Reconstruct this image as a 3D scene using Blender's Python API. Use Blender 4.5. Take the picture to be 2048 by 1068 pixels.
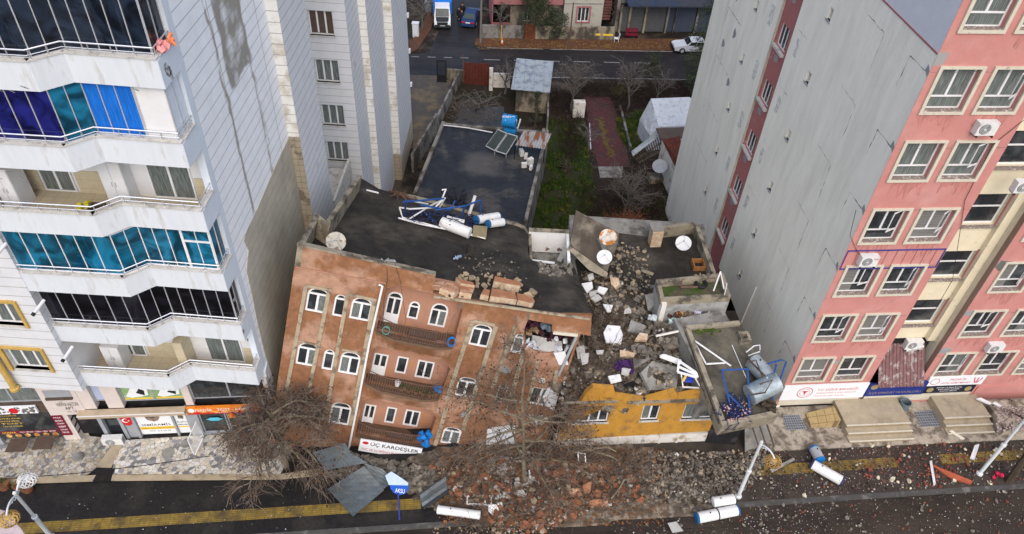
import bpy, math, random
from mathutils import Vector, Matrix
from mathutils.geometry import tessellate_polygon
R = math.radians
S = bpy.context.scene
COL = S.collection
for o in list(bpy.data.objects): bpy.data.objects.remove(o)

# ------------------------------------------------------------ camera, sky, sun
CH = 32.0
MX = Vector((0.997907573, 0.0646566031, 0.0))
MY = Vector((0.0437246029, -0.674843871, 0.736664041))
MZ = Vector((0.0476301945, -0.735122625, -0.676258894))
def w_of(c): return Vector((MX.dot(c), MY.dot(c), MZ.dot(c)))
right, down, fwd = (w_of(Vector(v)) for v in ((1, 0, 0), (0, 1, 0), (0, 0, 1)))
cam = bpy.data.cameras.new('camera')
camo = bpy.data.objects.new('camera', cam); COL.objects.link(camo)
cam.sensor_width = 36; cam.lens = 1505 / 2048 * 36
cam.clip_start = 0.1; cam.clip_end = 600
m3 = Matrix((right, -down, -fwd)).transposed()
camo.matrix_world = Matrix.Translation((0, 0, CH)) @ m3.to_4x4()
S.camera = camo
W = bpy.data.worlds.new('World'); S.world = W; W.use_nodes = True
nt = W.node_tree; bg = nt.nodes['Background']
sky = nt.nodes.new('ShaderNodeTexSky'); sky.sky_type = 'NISHITA'; sky.sun_disc = False
SUN_EL, SUN_AZ = 48, 172          # azimuth clockwise from +Y (the way the camera looks)
sky.sun_elevation = R(SUN_EL); sky.sun_rotation = R(SUN_AZ)
sky.dust_density = 4; sky.air_density = 1.0; sky.ozone_density = 1.0
nt.links.new(sky.outputs[0], bg.inputs[0]); bg.inputs[1].default_value = 0.15
sl = bpy.data.lights.new('sun', 'SUN'); sl.energy = .85; sl.angle = R(120); sl.color = (1, .97, .93)
slo = bpy.data.objects.new('sun', sl); COL.objects.link(slo)
sd = Vector((math.sin(R(SUN_AZ)) * math.cos(R(SUN_EL)), math.cos(R(SUN_AZ)) * math.cos(R(SUN_EL)), math.sin(R(SUN_EL))))
slo.rotation_euler = sd.to_track_quat('Z', 'Y').to_euler()
S.view_settings.view_transform = 'Standard'; S.view_settings.look = 'None'
S.view_settings.exposure = 0.62; S.view_settings.gamma = 1

# ------------------------------------------------------------ unprojection of surveyed pixels
def ray(px, py): return w_of(Vector((px - 1024, py - 534, 1505)))
def gp(px, py, z=0.0):
    r = ray(px, py); t = (z - CH) / r.z
    return Vector((r.x * t, r.y * t, z))
class Fr:
    """a plane with in-plane axes U, V and outward normal N = U x V"""
    def __init__(s, O, U, V): s.O = Vector(O); s.U = Vector(U).normalized(); s.V = Vector(V).normalized(); s.N = s.U.cross(s.V)
    def w(s, u, v, n=0.0): return s.O + s.U * u + s.V * v + s.N * n
    def off(s, n): return Fr(s.O + s.N * n, s.U, s.V)
    def p(s, px, py, n=0.0):
        r = ray(px, py); c = Vector((0, 0, CH)); O = s.O + s.N * n
        t = (O - c).dot(s.N) / r.dot(s.N); q = c + r * t - O
        return (q.dot(s.U), q.dot(s.V))
    def pw(s, px, py, n=0.0):
        u, v = s.p(px, py, n); return s.w(u, v, n)

# ------------------------------------------------------------ materials
MATS = {}
def mat(name, col, rough=.8, var=.12, scale=3.0, col2=None, s2=.5, t2=.55, w2=.12, bump=.0, bscale=20, metal=0, spec=.14, str2=1.0, stretch=None):
    if name in MATS: return MATS[name]
    m = bpy.data.materials.new(name); m.use_nodes = True; MATS[name] = m
    t = m.node_tree; N = t.nodes; L = t.links; b = N['Principled BSDF']
    b.inputs['Roughness'].default_value = rough; b.inputs['Metallic'].default_value = metal
    b.inputs['Specular IOR Level'].default_value = spec
    g = N.new('ShaderNodeNewGeometry'); pos = g.outputs['Position']
    if stretch:
        mp = N.new('ShaderNodeVectorMath'); mp.operation = 'MULTIPLY'; mp.inputs[1].default_value = stretch
        L.new(pos, mp.inputs[0]); pos = mp.outputs[0]
    n = N.new('ShaderNodeTexNoise'); n.inputs['Scale'].default_value = scale; n.inputs['Detail'].default_value = 6; n.inputs['Roughness'].default_value = .65
    L.new(pos, n.inputs['Vector'])
    mr = N.new('ShaderNodeMapRange'); mr.inputs[1].default_value = .3; mr.inputs[2].default_value = .7
    mr.inputs[3].default_value = 1 - var; mr.inputs[4].default_value = 1 + var; L.new(n.outputs[0], mr.inputs[0])
    c = N.new('ShaderNodeRGB'); c.outputs[0].default_value = (*col, 1); out = c.outputs[0]
    if col2:
        n2 = N.new('ShaderNodeTexNoise'); n2.inputs['Scale'].default_value = s2; n2.inputs['Detail'].default_value = 7; n2.inputs['Roughness'].default_value = .62
        L.new(pos, n2.inputs['Vector'])
        r2 = N.new('ShaderNodeMapRange'); r2.inputs[1].default_value = t2 - w2 / 2; r2.inputs[2].default_value = t2 + w2 / 2; r2.inputs[4].default_value = str2
        L.new(n2.outputs[0], r2.inputs[0])
        mx = N.new('ShaderNodeMix'); mx.data_type = 'RGBA'; L.new(r2.outputs[0], mx.inputs[0]); L.new(out, mx.inputs[6]); mx.inputs[7].default_value = (*col2, 1)
        out = mx.outputs[2]
    vm = N.new('ShaderNodeVectorMath'); vm.operation = 'SCALE'; L.new(out, vm.inputs[0]); L.new(mr.outputs[0], vm.inputs['Scale'])
    L.new(vm.outputs[0], b.inputs['Base Color'])
    if bump:
        n3 = N.new('ShaderNodeTexNoise'); n3.inputs['Scale'].default_value = bscale; n3.inputs['Detail'].default_value = 5; L.new(g.outputs['Position'], n3.inputs['Vector'])
        bp = N.new('ShaderNodeBump'); bp.inputs['Strength'].default_value = bump; bp.inputs['Distance'].default_value = .05
        L.new(n3.outputs[0], bp.inputs['Height']); L.new(bp.outputs[0], b.inputs['Normal'])
    return m
def lines(m, axis='Z', period=.5, width=.04, col=(.2, .2, .2), strength=.8, phase=0.0, vec=None):
    """joint lines of the cladding: a thin darker groove every `period` metres along an axis (or a vector)"""
    t = m.node_tree; N = t.nodes; L = t.links; b = N['Principled BSDF']
    src = b.inputs['Base Color'].links[0].from_socket
    g = N.new('ShaderNodeNewGeometry'); d = N.new('ShaderNodeVectorMath'); d.operation = 'DOT_PRODUCT'
    d.inputs[1].default_value = vec or {'X': (1, 0, 0), 'Y': (0, 1, 0), 'Z': (0, 0, 1)}[axis]
    L.new(g.outputs['Position'], d.inputs[0])
    a = N.new('ShaderNodeMath'); a.operation = 'MULTIPLY_ADD'; a.inputs[1].default_value = 1 / period; a.inputs[2].default_value = phase + 100; L.new(d.outputs['Value'], a.inputs[0])
    f = N.new('ShaderNodeMath'); f.operation = 'FRACT'; L.new(a.outputs[0], f.inputs[0])
    c = N.new('ShaderNodeMath'); c.operation = 'LESS_THAN'; c.inputs[1].default_value = width / period; L.new(f.outputs[0], c.inputs[0])
    k = N.new('ShaderNodeMath'); k.operation = 'MULTIPLY'; k.inputs[1].default_value = strength; L.new(c.outputs[0], k.inputs[0])
    mx = N.new('ShaderNodeMix'); mx.data_type = 'RGBA'; L.new(k.outputs[0], mx.inputs[0]); L.new(src, mx.inputs[6]); mx.inputs[7].default_value = (*col, 1)
    L.new(mx.outputs[2], b.inputs['Base Color'])
    return m
def patch(m, name, col, lo, hi, soft=.35, nscale=1.2, namp=.5, strength=1.0):
    """an area of the material (a box in world space with ragged edges) where the surface itself has another colour"""
    t = m.node_tree; N = t.nodes; L = t.links; b = N['Principled BSDF']
    src = b.inputs['Base Color'].links[0].from_socket
    g = N.new('ShaderNodeNewGeometry'); n = N.new('ShaderNodeTexNoise'); n.inputs['Scale'].default_value = nscale; n.inputs['Detail'].default_value = 6; L.new(g.outputs['Position'], n.inputs['Vector'])
    n1 = N.new('ShaderNodeVectorMath'); n1.operation = 'SUBTRACT'; n1.inputs[1].default_value = (.5, .5, .5); L.new(n.outputs[1], n1.inputs[0])
    n2 = N.new('ShaderNodeVectorMath'); n2.operation = 'SCALE'; n2.inputs['Scale'].default_value = namp * 2; L.new(n1.outputs[0], n2.inputs[0])
    ad = N.new('ShaderNodeVectorMath'); ad.operation = 'ADD'; L.new(g.outputs['Position'], ad.inputs[0]); L.new(n2.outputs[0], ad.inputs[1])
    c = [(a + b_) / 2 for a, b_ in zip(lo, hi)]; h = [max(.01, (b_ - a) / 2) for a, b_ in zip(lo, hi)]
    s = N.new('ShaderNodeVectorMath'); s.operation = 'SUBTRACT'; s.inputs[1].default_value = c; L.new(ad.outputs[0], s.inputs[0])
    ab = N.new('ShaderNodeVectorMath'); ab.operation = 'ABSOLUTE'; L.new(s.outputs[0], ab.inputs[0])
    sb = N.new('ShaderNodeVectorMath'); sb.operation = 'SUBTRACT'; sb.inputs[1].default_value = h; L.new(ab.outputs[0], sb.inputs[0])
    sx = N.new('ShaderNodeSeparateXYZ'); L.new(sb.outputs[0], sx.inputs[0])
    m1 = N.new('ShaderNodeMath'); m1.operation = 'MAXIMUM'; L.new(sx.outputs[0], m1.inputs[0]); L.new(sx.outputs[1], m1.inputs[1])
    m2 = N.new('ShaderNodeMath'); m2.operation = 'MAXIMUM'; L.new(m1.outputs[0], m2.inputs[0]); L.new(sx.outputs[2], m2.inputs[1])
    mr = N.new('ShaderNodeMapRange'); mr.inputs[1].default_value = 0; mr.inputs[2].default_value = -soft; mr.inputs[3].default_value = 0; mr.inputs[4].default_value = strength; L.new(m2.outputs[0], mr.inputs[0])
    mx = N.new('ShaderNodeMix'); mx.data_type = 'RGBA'; L.new(mr.outputs[0], mx.inputs[0]); L.new(src, mx.inputs[6]); mx.inputs[7].default_value = (*col, 1)
    L.new(mx.outputs[2], b.inputs['Base Color'])
def cells(name, cols, scale, edge=.04, ecol=(.05, .045, .04), rough=.6, chips=None):
    """crazy paving / rubble: voronoi cells, each with a colour of its own, with dark joints"""
    m = bpy.data.materials.new(name); m.use_nodes = True; MATS[name] = m
    t = m.node_tree; N = t.nodes; L = t.links; b = N['Principled BSDF']; b.inputs['Roughness'].default_value = rough
    g = N.new('ShaderNodeNewGeometry')
    wn = N.new('ShaderNodeTexNoise'); wn.inputs['Scale'].default_value = 3; L.new(g.outputs['Position'], wn.inputs['Vector'])
    ws = N.new('ShaderNodeVectorMath'); ws.operation = 'MULTIPLY_ADD'; ws.inputs[1].default_value = (.12, .12, 0); L.new(wn.outputs[1], ws.inputs[0]); L.new(g.outputs['Position'], ws.inputs[2])
    v = N.new('ShaderNodeTexVoronoi'); v.inputs['Scale'].default_value = scale; L.new(ws.outputs[0], v.inputs['Vector'])
    v2 = N.new('ShaderNodeTexVoronoi'); v2.feature = 'DISTANCE_TO_EDGE'; v2.inputs['Scale'].default_value = scale; L.new(ws.outputs[0], v2.inputs['Vector'])
    sp = N.new('ShaderNodeSeparateColor'); L.new(v.outputs['Color'], sp.inputs[0])
    cr = N.new('ShaderNodeValToRGB'); cr.color_ramp.interpolation = 'CONSTANT'; e = cr.color_ramp.elements
    e[0].color = (*cols[0], 1); e[1].position = 1 / len(cols); e[1].color = (*cols[1], 1)
    for i, c in enumerate(cols[2:], 2): x = e.new(i / len(cols)); x.color = (*c, 1)
    L.new(sp.outputs[0], cr.inputs[0])
    lt = N.new('ShaderNodeMath'); lt.operation = 'LESS_THAN'; lt.inputs[1].default_value = edge; L.new(v2.outputs[0], lt.inputs[0])
    mx = N.new('ShaderNodeMix'); mx.data_type = 'RGBA'; L.new(lt.outputs[0], mx.inputs[0]); L.new(cr.outputs[0], mx.inputs[6]); mx.inputs[7].default_value = (*ecol, 1)
    n = N.new('ShaderNodeTexNoise'); n.inputs['Scale'].default_value = .9; n.inputs['Detail'].default_value = 8; L.new(g.outputs['Position'], n.inputs['Vector'])
    mr = N.new('ShaderNodeMapRange'); mr.inputs[1].default_value = .3; mr.inputs[2].default_value = .65; mr.inputs[3].default_value = .72; mr.inputs[4].default_value = 1.05; L.new(n.outputs[0], mr.inputs[0])
    vm = N.new('ShaderNodeVectorMath'); vm.operation = 'SCALE'; L.new(mx.outputs[2], vm.inputs[0]); L.new(mr.outputs[0], vm.inputs['Scale'])
    L.new(vm.outputs[0], b.inputs['Base Color'])
    return m
def glass(name, tint, alpha=.5, rough=.08):
    m = bpy.data.materials.new(name); m.use_nodes = True; MATS[name] = m
    t = m.node_tree; N = t.nodes; L = t.links; b = N['Principled BSDF']
    b.inputs['Base Color'].default_value = (*tint, 1); b.inputs['Roughness'].default_value = rough; b.inputs['Specular IOR Level'].default_value = .5
    g = N.new('ShaderNodeNewGeometry'); n = N.new('ShaderNodeTexNoise'); n.inputs['Scale'].default_value = .9; n.inputs['Detail'].default_value = 4; n.inputs['Distortion'].default_value = 1.5; L.new(g.outputs['Position'], n.inputs['Vector'])
    r = N.new('ShaderNodeMapRange'); r.inputs[1].default_value = .4; r.inputs[2].default_value = .62; r.inputs[3].default_value = .35; r.inputs[4].default_value = 1.7; L.new(n.outputs[0], r.inputs[0])  # cloudy lighter and darker tint, painted in place of reflections
    k = N.new('ShaderNodeVectorMath'); k.operation = 'SCALE'; k.inputs[0].default_value = tint; L.new(r.outputs[0], k.inputs['Scale']); L.new(k.outputs[0], b.inputs['Base Color'])
    tr = N.new('ShaderNodeBsdfTransparent'); tr.inputs[0].default_value = (*[min(1, .35 + c * 1.0) for c in tint], 1)
    mx = N.new('ShaderNodeMixShader'); mx.inputs[0].default_value = alpha
    L.new(tr.outputs[0], mx.inputs[1]); L.new(b.outputs[0], mx.inputs[2]); L.new(mx.outputs[0], N['Material Output'].inputs[0])
    return m

# ------------------------------------------------------------ mesh builder
class MB:
    def __init__(s): s.v = []; s.f = []; s.mi = []; s.k = 0
    def add(s, vs, fs):
        b = len(s.v); s.v += [Vector(v) for v in vs]
        for f in fs: s.f.append([b + i for i in f]); s.mi.append(s.k)
        return s
    def poly(s, pts): return s.add(pts, [list(range(len(pts)))])
    def hexa(s, p): return s.add(p, [(0, 3, 2, 1), (4, 5, 6, 7), (0, 1, 5, 4), (1, 2, 6, 5), (2, 3, 7, 6), (3, 0, 4, 7)])
    def box(s, F, u0, u1, v0, v1, n0, n1):
        return s.hexa([F.w(u0, v0, n0), F.w(u1, v0, n0), F.w(u1, v1, n0), F.w(u0, v1, n0), F.w(u0, v0, n1), F.w(u1, v0, n1), F.w(u1, v1, n1), F.w(u0, v1, n1)])
    def ab(s, x0, x1, y0, y1, z0, z1):
        return s.hexa([Vector(p) for p in ((x0, y0, z0), (x1, y0, z0), (x1, y1, z0), (x0, y1, z0), (x0, y0, z1), (x1, y0, z1), (x1, y1, z1), (x0, y1, z1))])
    def ob(s, c, size, rot=(0, 0, 0)):
        M = Matrix.Rotation(rot[2], 3, 'Z') @ Matrix.Rotation(rot[1], 3, 'Y') @ Matrix.Rotation(rot[0], 3, 'X')
        a, b, d = [x / 2 for x in size]; c = Vector(c)
        return s.hexa([c + M @ Vector(p) for p in ((-a, -b, -d), (a, -b, -d), (a, b, -d), (-a, b, -d), (-a, -b, d), (a, -b, d), (a, b, d), (-a, b, d))])
    def ext(s, F, pl, n0, n1, hole=None, sides=True):
        """2-D polygon (u,v) extruded from n0 to n1, optional hole polygons"""
        holes = hole or []
        if holes and not isinstance(holes[0][0], (tuple, list, Vector)): holes = [holes]
        loops = [pl] + list(holes)
        tri = tessellate_polygon([[Vector((a, b, 0)) for a, b in l] for l in loops])
        flat = [q for l in loops for q in l]
        def area(l): return sum(l[i][0] * l[(i + 1) % len(l)][1] - l[(i + 1) % len(l)][0] * l[i][1] for i in range(len(l)))
        fs = []
        for t in tri:
            a = area([flat[i] for i in t]); fs.append(tuple(t) if a > 0 else tuple(reversed(t)))
        s.add([F.w(a, b, n1) for a, b in flat], fs)
        if n0 is None: return s
        if sides != 'front': s.add([F.w(a, b, n0) for a, b in flat], [tuple(reversed(f)) for f in fs])
        for j, l in enumerate(loops):
            n = len(l); ccw = area(l) > 0
            if j > 0: ccw = not ccw
            vs = [F.w(a, b, n0) for a, b in l] + [F.w(a, b, n1) for a, b in l]
            s.add(vs, [((i, (i + 1) % n, n + (i + 1) % n, n + i) if ccw else (i, n + i, n + (i + 1) % n, (i + 1) % n)) for i in range(n)])
        return s
    def tube(s, pts, r, n=5, cap=True):
        pts = [Vector(p) for p in pts]; rs = r if isinstance(r, (list, tuple)) else [r] * len(pts)
        b = len(s.v); prev = None
        for i, p in enumerate(pts):
            d = (pts[min(i + 1, len(pts) - 1)] - pts[max(i - 1, 0)])
            d = d.normalized() if d.length > 1e-6 else Vector((0, 0, 1))
            if prev is None: a = d.orthogonal().normalized()
            else:
                a = prev - d * prev.dot(d); a = a.normalized() if a.length > 1e-4 else d.orthogonal().normalized()
            prev = a; c = d.cross(a)
            for j in range(n):
                t = 2 * math.pi * j / n; s.v.append(p + (a * math.cos(t) + c * math.sin(t)) * rs[i])
        for i in range(len(pts) - 1):
            for j in range(n):
                s.f.append([b + i * n + j, b + i * n + (j + 1) % n, b + (i + 1) * n + (j + 1) % n, b + (i + 1) * n + j]); s.mi.append(s.k)
        if cap:
            s.f.append([b + j for j in reversed(range(n))]); s.mi.append(s.k)
            e = b + (len(pts) - 1) * n; s.f.append([e + j for j in range(n)]); s.mi.append(s.k)
        return s
    def lathe(s, c, axis, prof, n=16):
        """prof: (distance along axis, radius)"""
        c = Vector(c); d = Vector(axis).normalized(); a = d.orthogonal().normalized(); e = d.cross(a); b = len(s.v)
        for h, r in prof:
            for j in range(n):
                t = 2 * math.pi * j / n; s.v.append(c + d * h + (a * math.cos(t) + e * math.sin(t)) * max(r, 1e-4))
        for i in range(len(prof) - 1):
            for j in range(n):
                s.f.append([b + i * n + j, b + i * n + (j + 1) % n, b + (i + 1) * n + (j + 1) % n, b + (i + 1) * n + j]); s.mi.append(s.k)
        return s
    def rock(s, c, size, rg):
        c = Vector(c); M = Matrix.Rotation(rg.uniform(0, 6.3), 3, 'Z') @ Matrix.Rotation(rg.uniform(-.7, .7), 3, 'Y') @ Matrix.Rotation(rg.uniform(-.7, .7), 3, 'X')
        sx, sy, sz = size; p = []
        for z in (-.5, .5):
            k = rg.randint(4, 5); 
            p.append([c + M @ Vector((sx * .5 * math.cos(6.283 * j / 5 + .3) * rg.uniform(.6, 1.15), sy * .5 * math.sin(6.283 * j / 5 + .3) * rg.uniform(.6, 1.15), sz * z * rg.uniform(.7, 1.1))) for j in range(5)])
        return s.add(p[0] + p[1], [(4, 3, 2, 1, 0), (5, 6, 7, 8, 9)] + [(j, (j + 1) % 5, 5 + (j + 1) % 5, 5 + j) for j in range(5)])
    def sphere(s, c, r, n=8, sq=(1, 1, 1)):
        c = Vector(c); b = len(s.v); m = max(4, n // 2 + 1)
        for i in range(m + 1):
            a = math.pi * i / m
            for j in range(n):
                t = 2 * math.pi * j / n; s.v.append(c + Vector((r * sq[0] * math.sin(a) * math.cos(t), r * sq[1] * math.sin(a) * math.sin(t), -r * sq[2] * math.cos(a))))
        for i in range(m):
            for j in range(n):
                s.f.append([b + i * n + j, b + i * n + (j + 1) % n, b + (i + 1) * n + (j + 1) % n, b + (i + 1) * n + j]); s.mi.append(s.k)
        return s
    def build(s, name, mats, parent=None, smooth=False):
        if not isinstance(mats, (list, tuple)): mats = [mats]
        me = bpy.data.meshes.new(name)
        if parent is not None:
            o0 = Vector(parent.get('wo', (0, 0, 0)))
        elif s.v:
            xs = [v.x for v in s.v]; ys = [v.y for v in s.v]; zs = [v.z for v in s.v]
            o0 = Vector(((min(xs) + max(xs)) / 2, (min(ys) + max(ys)) / 2, min(zs)))
        else: o0 = Vector()
        me.from_pydata([tuple(v - o0) for v in s.v], [], s.f)
        for m in mats: me.materials.append(m)
        if len(mats) > 1: me.polygons.foreach_set('material_index', s.mi)
        if smooth: me.polygons.foreach_set('use_smooth', [True] * len(me.polygons))
        me.update()
        o = bpy.data.objects.new(name, me); COL.objects.link(o)
        if parent is not None: o.parent = parent; o['wo'] = tuple(o0)
        else: o.location = o0; o['wo'] = tuple(o0)
        return o
def B(F, *a): return MB().box(F, *a)
def tag(o, label=None, cat=None, group=None, kind=None):
    if label: o['label'] = label
    if cat: o['category'] = cat
    if group: o['group'] = group
    if kind: o['kind'] = kind
    return o
def thing(name, loc, label, cat, group=None):
    o = bpy.data.objects.new(name, None); COL.objects.link(o); o.location = loc; o['wo'] = tuple(loc)
    return tag(o, label, cat, group)
def children(o): return [c for c in bpy.data.objects if c.parent == o]
def dup(root, loc, rotz=0, label=None, scale=None):
    r = root.copy(); COL.objects.link(r); r.location = loc; r.rotation_euler = (0, 0, rotz)
    if label: r['label'] = label
    if scale: r.scale = (scale,) * 3
    for c in children(root):
        d = c.copy(); COL.objects.link(d); d.parent = r
        for g in children(c):
            e = g.copy(); COL.objects.link(e); e.parent = d
    return r
def text(F, u0, u1, v0, v1, s, m, n, parent, name='lettering', fit=True, bold=0.0, depth=.006):
    cu = bpy.data.curves.new('t', 'FONT'); cu.body = s; cu.offset = bold * .35; cu.resolution_u = 2
    o = bpy.data.objects.new('t', cu); COL.objects.link(o)
    bpy.context.view_layer.update()
    me = bpy.data.meshes.new_from_object(o.evaluated_get(bpy.context.evaluated_depsgraph_get()))
    bpy.data.objects.remove(o)
    vs = [v.co.copy() for v in me.vertices]; fs = [list(p.vertices) for p in me.polygons]
    if not vs: return None
    x0 = min(v.x for v in vs); x1 = max(v.x for v in vs); y0 = min(v.y for v in vs); y1 = max(v.y for v in vs)
    sx = (u1 - u0) / (x1 - x0); sy = (v1 - v0) / (y1 - y0)
    b = MB(); b.add([F.w(u0 + (v.x - x0) * sx, v0 + (v.y - y0) * sy, n) for v in vs], fs)
    return b.build(name, m, parent)
# ------------------------------------------------------------ shared materials
M = {}
M['white'] = mat('white_paint', (.64, .65, .67), .55, .05, 2, (.62, .62, .6), .8, .6, .1)
M['upstand'] = mat('balcony_render', (.58, .62, .67), .7, .06, 2, (.44, .45, .45), 2.0, .62, .14, stretch=(1.4, 1.4, .3))
M['strip'] = mat('side_render', (.60, .66, .73), .75, .05, 2, (.36, .36, .36), 1.6, .7, .02)
M['panel_f'] = lines(mat('cladding_front', (.58, .60, .63), .7, .06, 2), 'Z', .5, .035, (.25, .24, .23), .75)
M['panel_s'] = mat('cladding_side', (.78, .81, .85), .75, .07, 1.5, (.34, .32, .29), .9, .72, .06)
lines(M['panel_s'], 'Z', .5, .035, (.22, .22, .23), .65); 
patch(M['panel_s'], 'stain', (.25, .235, .20), (-11.3, 25.0, 17.0), (-10.9, 27.6, 26), .15, .9, .35, .9)
patch(M['panel_s'], 'stain', (.27, .25, .21), (-11.3, 24.4, 8), (-10.9, 24.7, 24), .12, .9, .45, .9)
patch(M['panel_s'], 'stain', (.30, .28, .25), (-11.3, 27.3, 9), (-10.9, 27.7, 20), .15, 1.1, .5, .8)
for y in (24.6, 27.4, 29.0):
    lines(M['panel_s'], 'Y', 100, .06, (.3, .28, .25), .6, -y / 100)
M['panel_s2'] = lines(mat('cladding_set_back', (.60, .62, .65), .75, .06, 1.5, (.40, .39, .37), .7, .7, .08), 'Z', .5, .04, (.2, .2, .21), .7)
M['jog'] = lines(mat('cladding_pilaster', (.70, .70, .68), .7, .07, 2, (.50, .47, .40), .9, .56, .1), 'Z', .5, .04, (.28, .27, .25), .8)
M['raw'] = mat('bare_party_wall', (.45, .415, .34), .9, .12, 1.2, (.34, .315, .26), .35, .52, .3)
lines(M['raw'], 'Z', .5, .03, (.14, .13, .11), .5)
M['raw_block'] = lines(lines(mat('bare_block', (.33, .29, .22), .9, .15, 1.5, (.17, .145, .11), 1.3, .55, .05), 'Z', .35, .03, (.13, .11, .09), .8), 'X', .4, .03, (.13, .11, .09), .5)
M['marble'] = mat('marble_coping', (.50, .49, .46), .5, .18, 6, (.3, .29, .27), 3, .58, .1)
M['chrome'] = mat('steel_rail', (.72, .74, .78), .25, .05, 3, metal=.7)
M['mull'] = mat('aluminium', (.55, .57, .60), .4, .05, 3, metal=.4)
M['pvc'] = mat('white_pvc', (.68, .69, .70), .4, .03, 3)
M['tile'] = lines(lines(mat('beige_tile', (.42, .37, .27), .5, .08, 3), 'X', .45, .02, (.22, .19, .14), .6), 'Y', .45, .02, (.22, .19, .14), .6)
M['wtile'] = lines(mat('wall_tile', (.50, .44, .31), .5, .08, 3), 'Z', .4, .02, (.28, .24, .18), .5)
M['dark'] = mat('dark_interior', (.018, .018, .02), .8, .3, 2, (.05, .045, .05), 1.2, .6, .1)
M['pane'] = mat('window_glass', (.020, .024, .028), .07, .3, 1.5, (.07, .08, .085), 1.1, .56, .2, spec=.6)
M['curtain'] = mat('net_curtain_glass', (.19, .215, .205), .25, .2, 4, (.07, .085, .085), 5, .5, .3, stretch=(6, 6, .4), spec=.5)
M['g_dark'] = glass('smoked_glass', (.016, .026, .048), .62)
M['g_black'] = glass('black_glass', (.006, .006, .010), .84)
M['g_teal'] = glass('teal_glass', (.010, .15, .27), .6)
M['g_purple'] = glass('violet_glass', (.010, .012, .11), .86)
M['g_blue'] = mat('blue_curtain', (.012, .16, .62), .5, .22, 2, (.01, .10, .42), 3, .5, .3, stretch=(9, 9, .5))
M['wood_d'] = mat('dark_wood', (.09, .065, .05), .6, .2, 3)
M['yel_trim'] = mat('ochre_trim', (.46, .31, .09), .7, .15, 3)
M['pinkstone'] = mat('pale_pink_render', (.58, .52, .49), .7, .06, 3, (.45, .41, .38), 2, .65, .04)
M['grey_f'] = mat('grey_frame', (.30, .32, .35), .5, .1, 3)
M['black'] = mat('black_plastic', (.02, .02, .022), .5, .2, 3)
M['ink'] = mat('black_lettering', (.02, .02, .022), .6, .05, 3)
M['red'] = mat('red_paint', (.50, .02, .025), .5, .08, 3)
M['maroon'] = mat('maroon_paint', (.16, .012, .03), .5, .1, 3)
M['white_l'] = mat('white_lettering', (.8, .8, .8), .5, .02, 3)
M['yellow_s'] = mat('yellow_sign', (.72, .48, .05), .5, .08, 3)
M['orange_s'] = mat('orange_sign', (.78, .25, .03), .5, .15, 3, (.45, .04, .02), 3, .55, .15)
M['signw'] = mat('white_sign', (.72, .75, .78), .45, .04, 2)
M['photo'] = mat('poster_photo', (.30, .22, .17), .4, .3, 5, (.08, .07, .06), 5, .52, .1)
M['green_p'] = mat('green_poster', (.22, .36, .16), .4, .1, 3, (.36, .46, .32), 3, .6, .1)
M['lilac'] = mat('lilac_film', (.38, .44, .60), .4, .05, 3)

def window_at(F, u0, u1, v0, v1, par, n=-.16, fr=.055, cols=2, transom=None, pane='pane', sill=False, fm='pvc', pane_w=None, name='window', open_sash=None, panes=None):
    """a framed window set n metres from the plane F: frame (part) with its glass (sub-part)"""
    b = MB(); d = .05
    b.box(F, u0, u1, v0, v0 + fr, n, n + d); b.box(F, u0, u1, v1 - fr, v1, n, n + d)
    b.box(F, u0, u0 + fr, v0 + fr, v1 - fr, n, n + d); b.box(F, u1 - fr, u1, v0 + fr, v1 - fr, n, n + d)
    vb = v0 + fr
    if transom: vb = v0 + (v1 - v0) * transom; b.box(F, u0 + fr, u1 - fr, vb - fr / 2, vb + fr / 2, n, n + d - .003)
    for i in range(1, cols):
        u = u0 + (u1 - u0) * i / cols; b.box(F, u - fr * .7, u + fr * .7, vb + fr / 2, v1 - fr, n, n + d - .006)
    if open_sash:
        k, ang = open_sash; w = (u1 - u0) / cols; a = u0 + w * k + .05; hh = v1 - fr - vb - .1
        c, s_ = math.cos(ang), math.sin(ang)
        G = Fr(F.w(a + w - .1, vb + .06, n + .03), -F.U * c + F.N * s_, F.V); G.N = F.N
        e = w - .1
        for q in ((0, e, 0, .06), (0, e, hh - .06, hh), (0, .06, .06, hh - .06), (e - .06, e, .06, hh - .06)): b.box(G, *q, .0, .035)
    fo = b.build(name, M[fm], par)
    p = MB(); p.k = 0
    if panes and cols == 2:
        for i, pk in enumerate(panes):
            q = MB(); um = (u0 + u1) / 2
            q.poly([F.w(*a, n + .015) for a in (((u0 + .02, um)[i], v0 + .02), ((um, u1 - .02)[i], v0 + .02), ((um, u1 - .02)[i], v1 - .02), ((u0 + .02, um)[i], v1 - .02))])
            q.build('pane', M[pk], fo)
    else:
        p.poly([F.w(u0 + .02, v0 + .02, n + .015), F.w(u1 - .02, v0 + .02, n + .015), F.w(u1 - .02, v1 - .02, n + .015), F.w(u0 + .02, v1 - .02, n + .015)])
        p.build('pane', M[pane], fo)
    if sill: B(F, u0 - .08, u1 + .08, v0 - .07, v0, n - .02, .07).build('sill', M['marble'], fo)
    return fo
def rect(u0, u1, v0, v1): return [(u0, v0), (u1, v0), (u1, v1), (u0, v1)]
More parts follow.
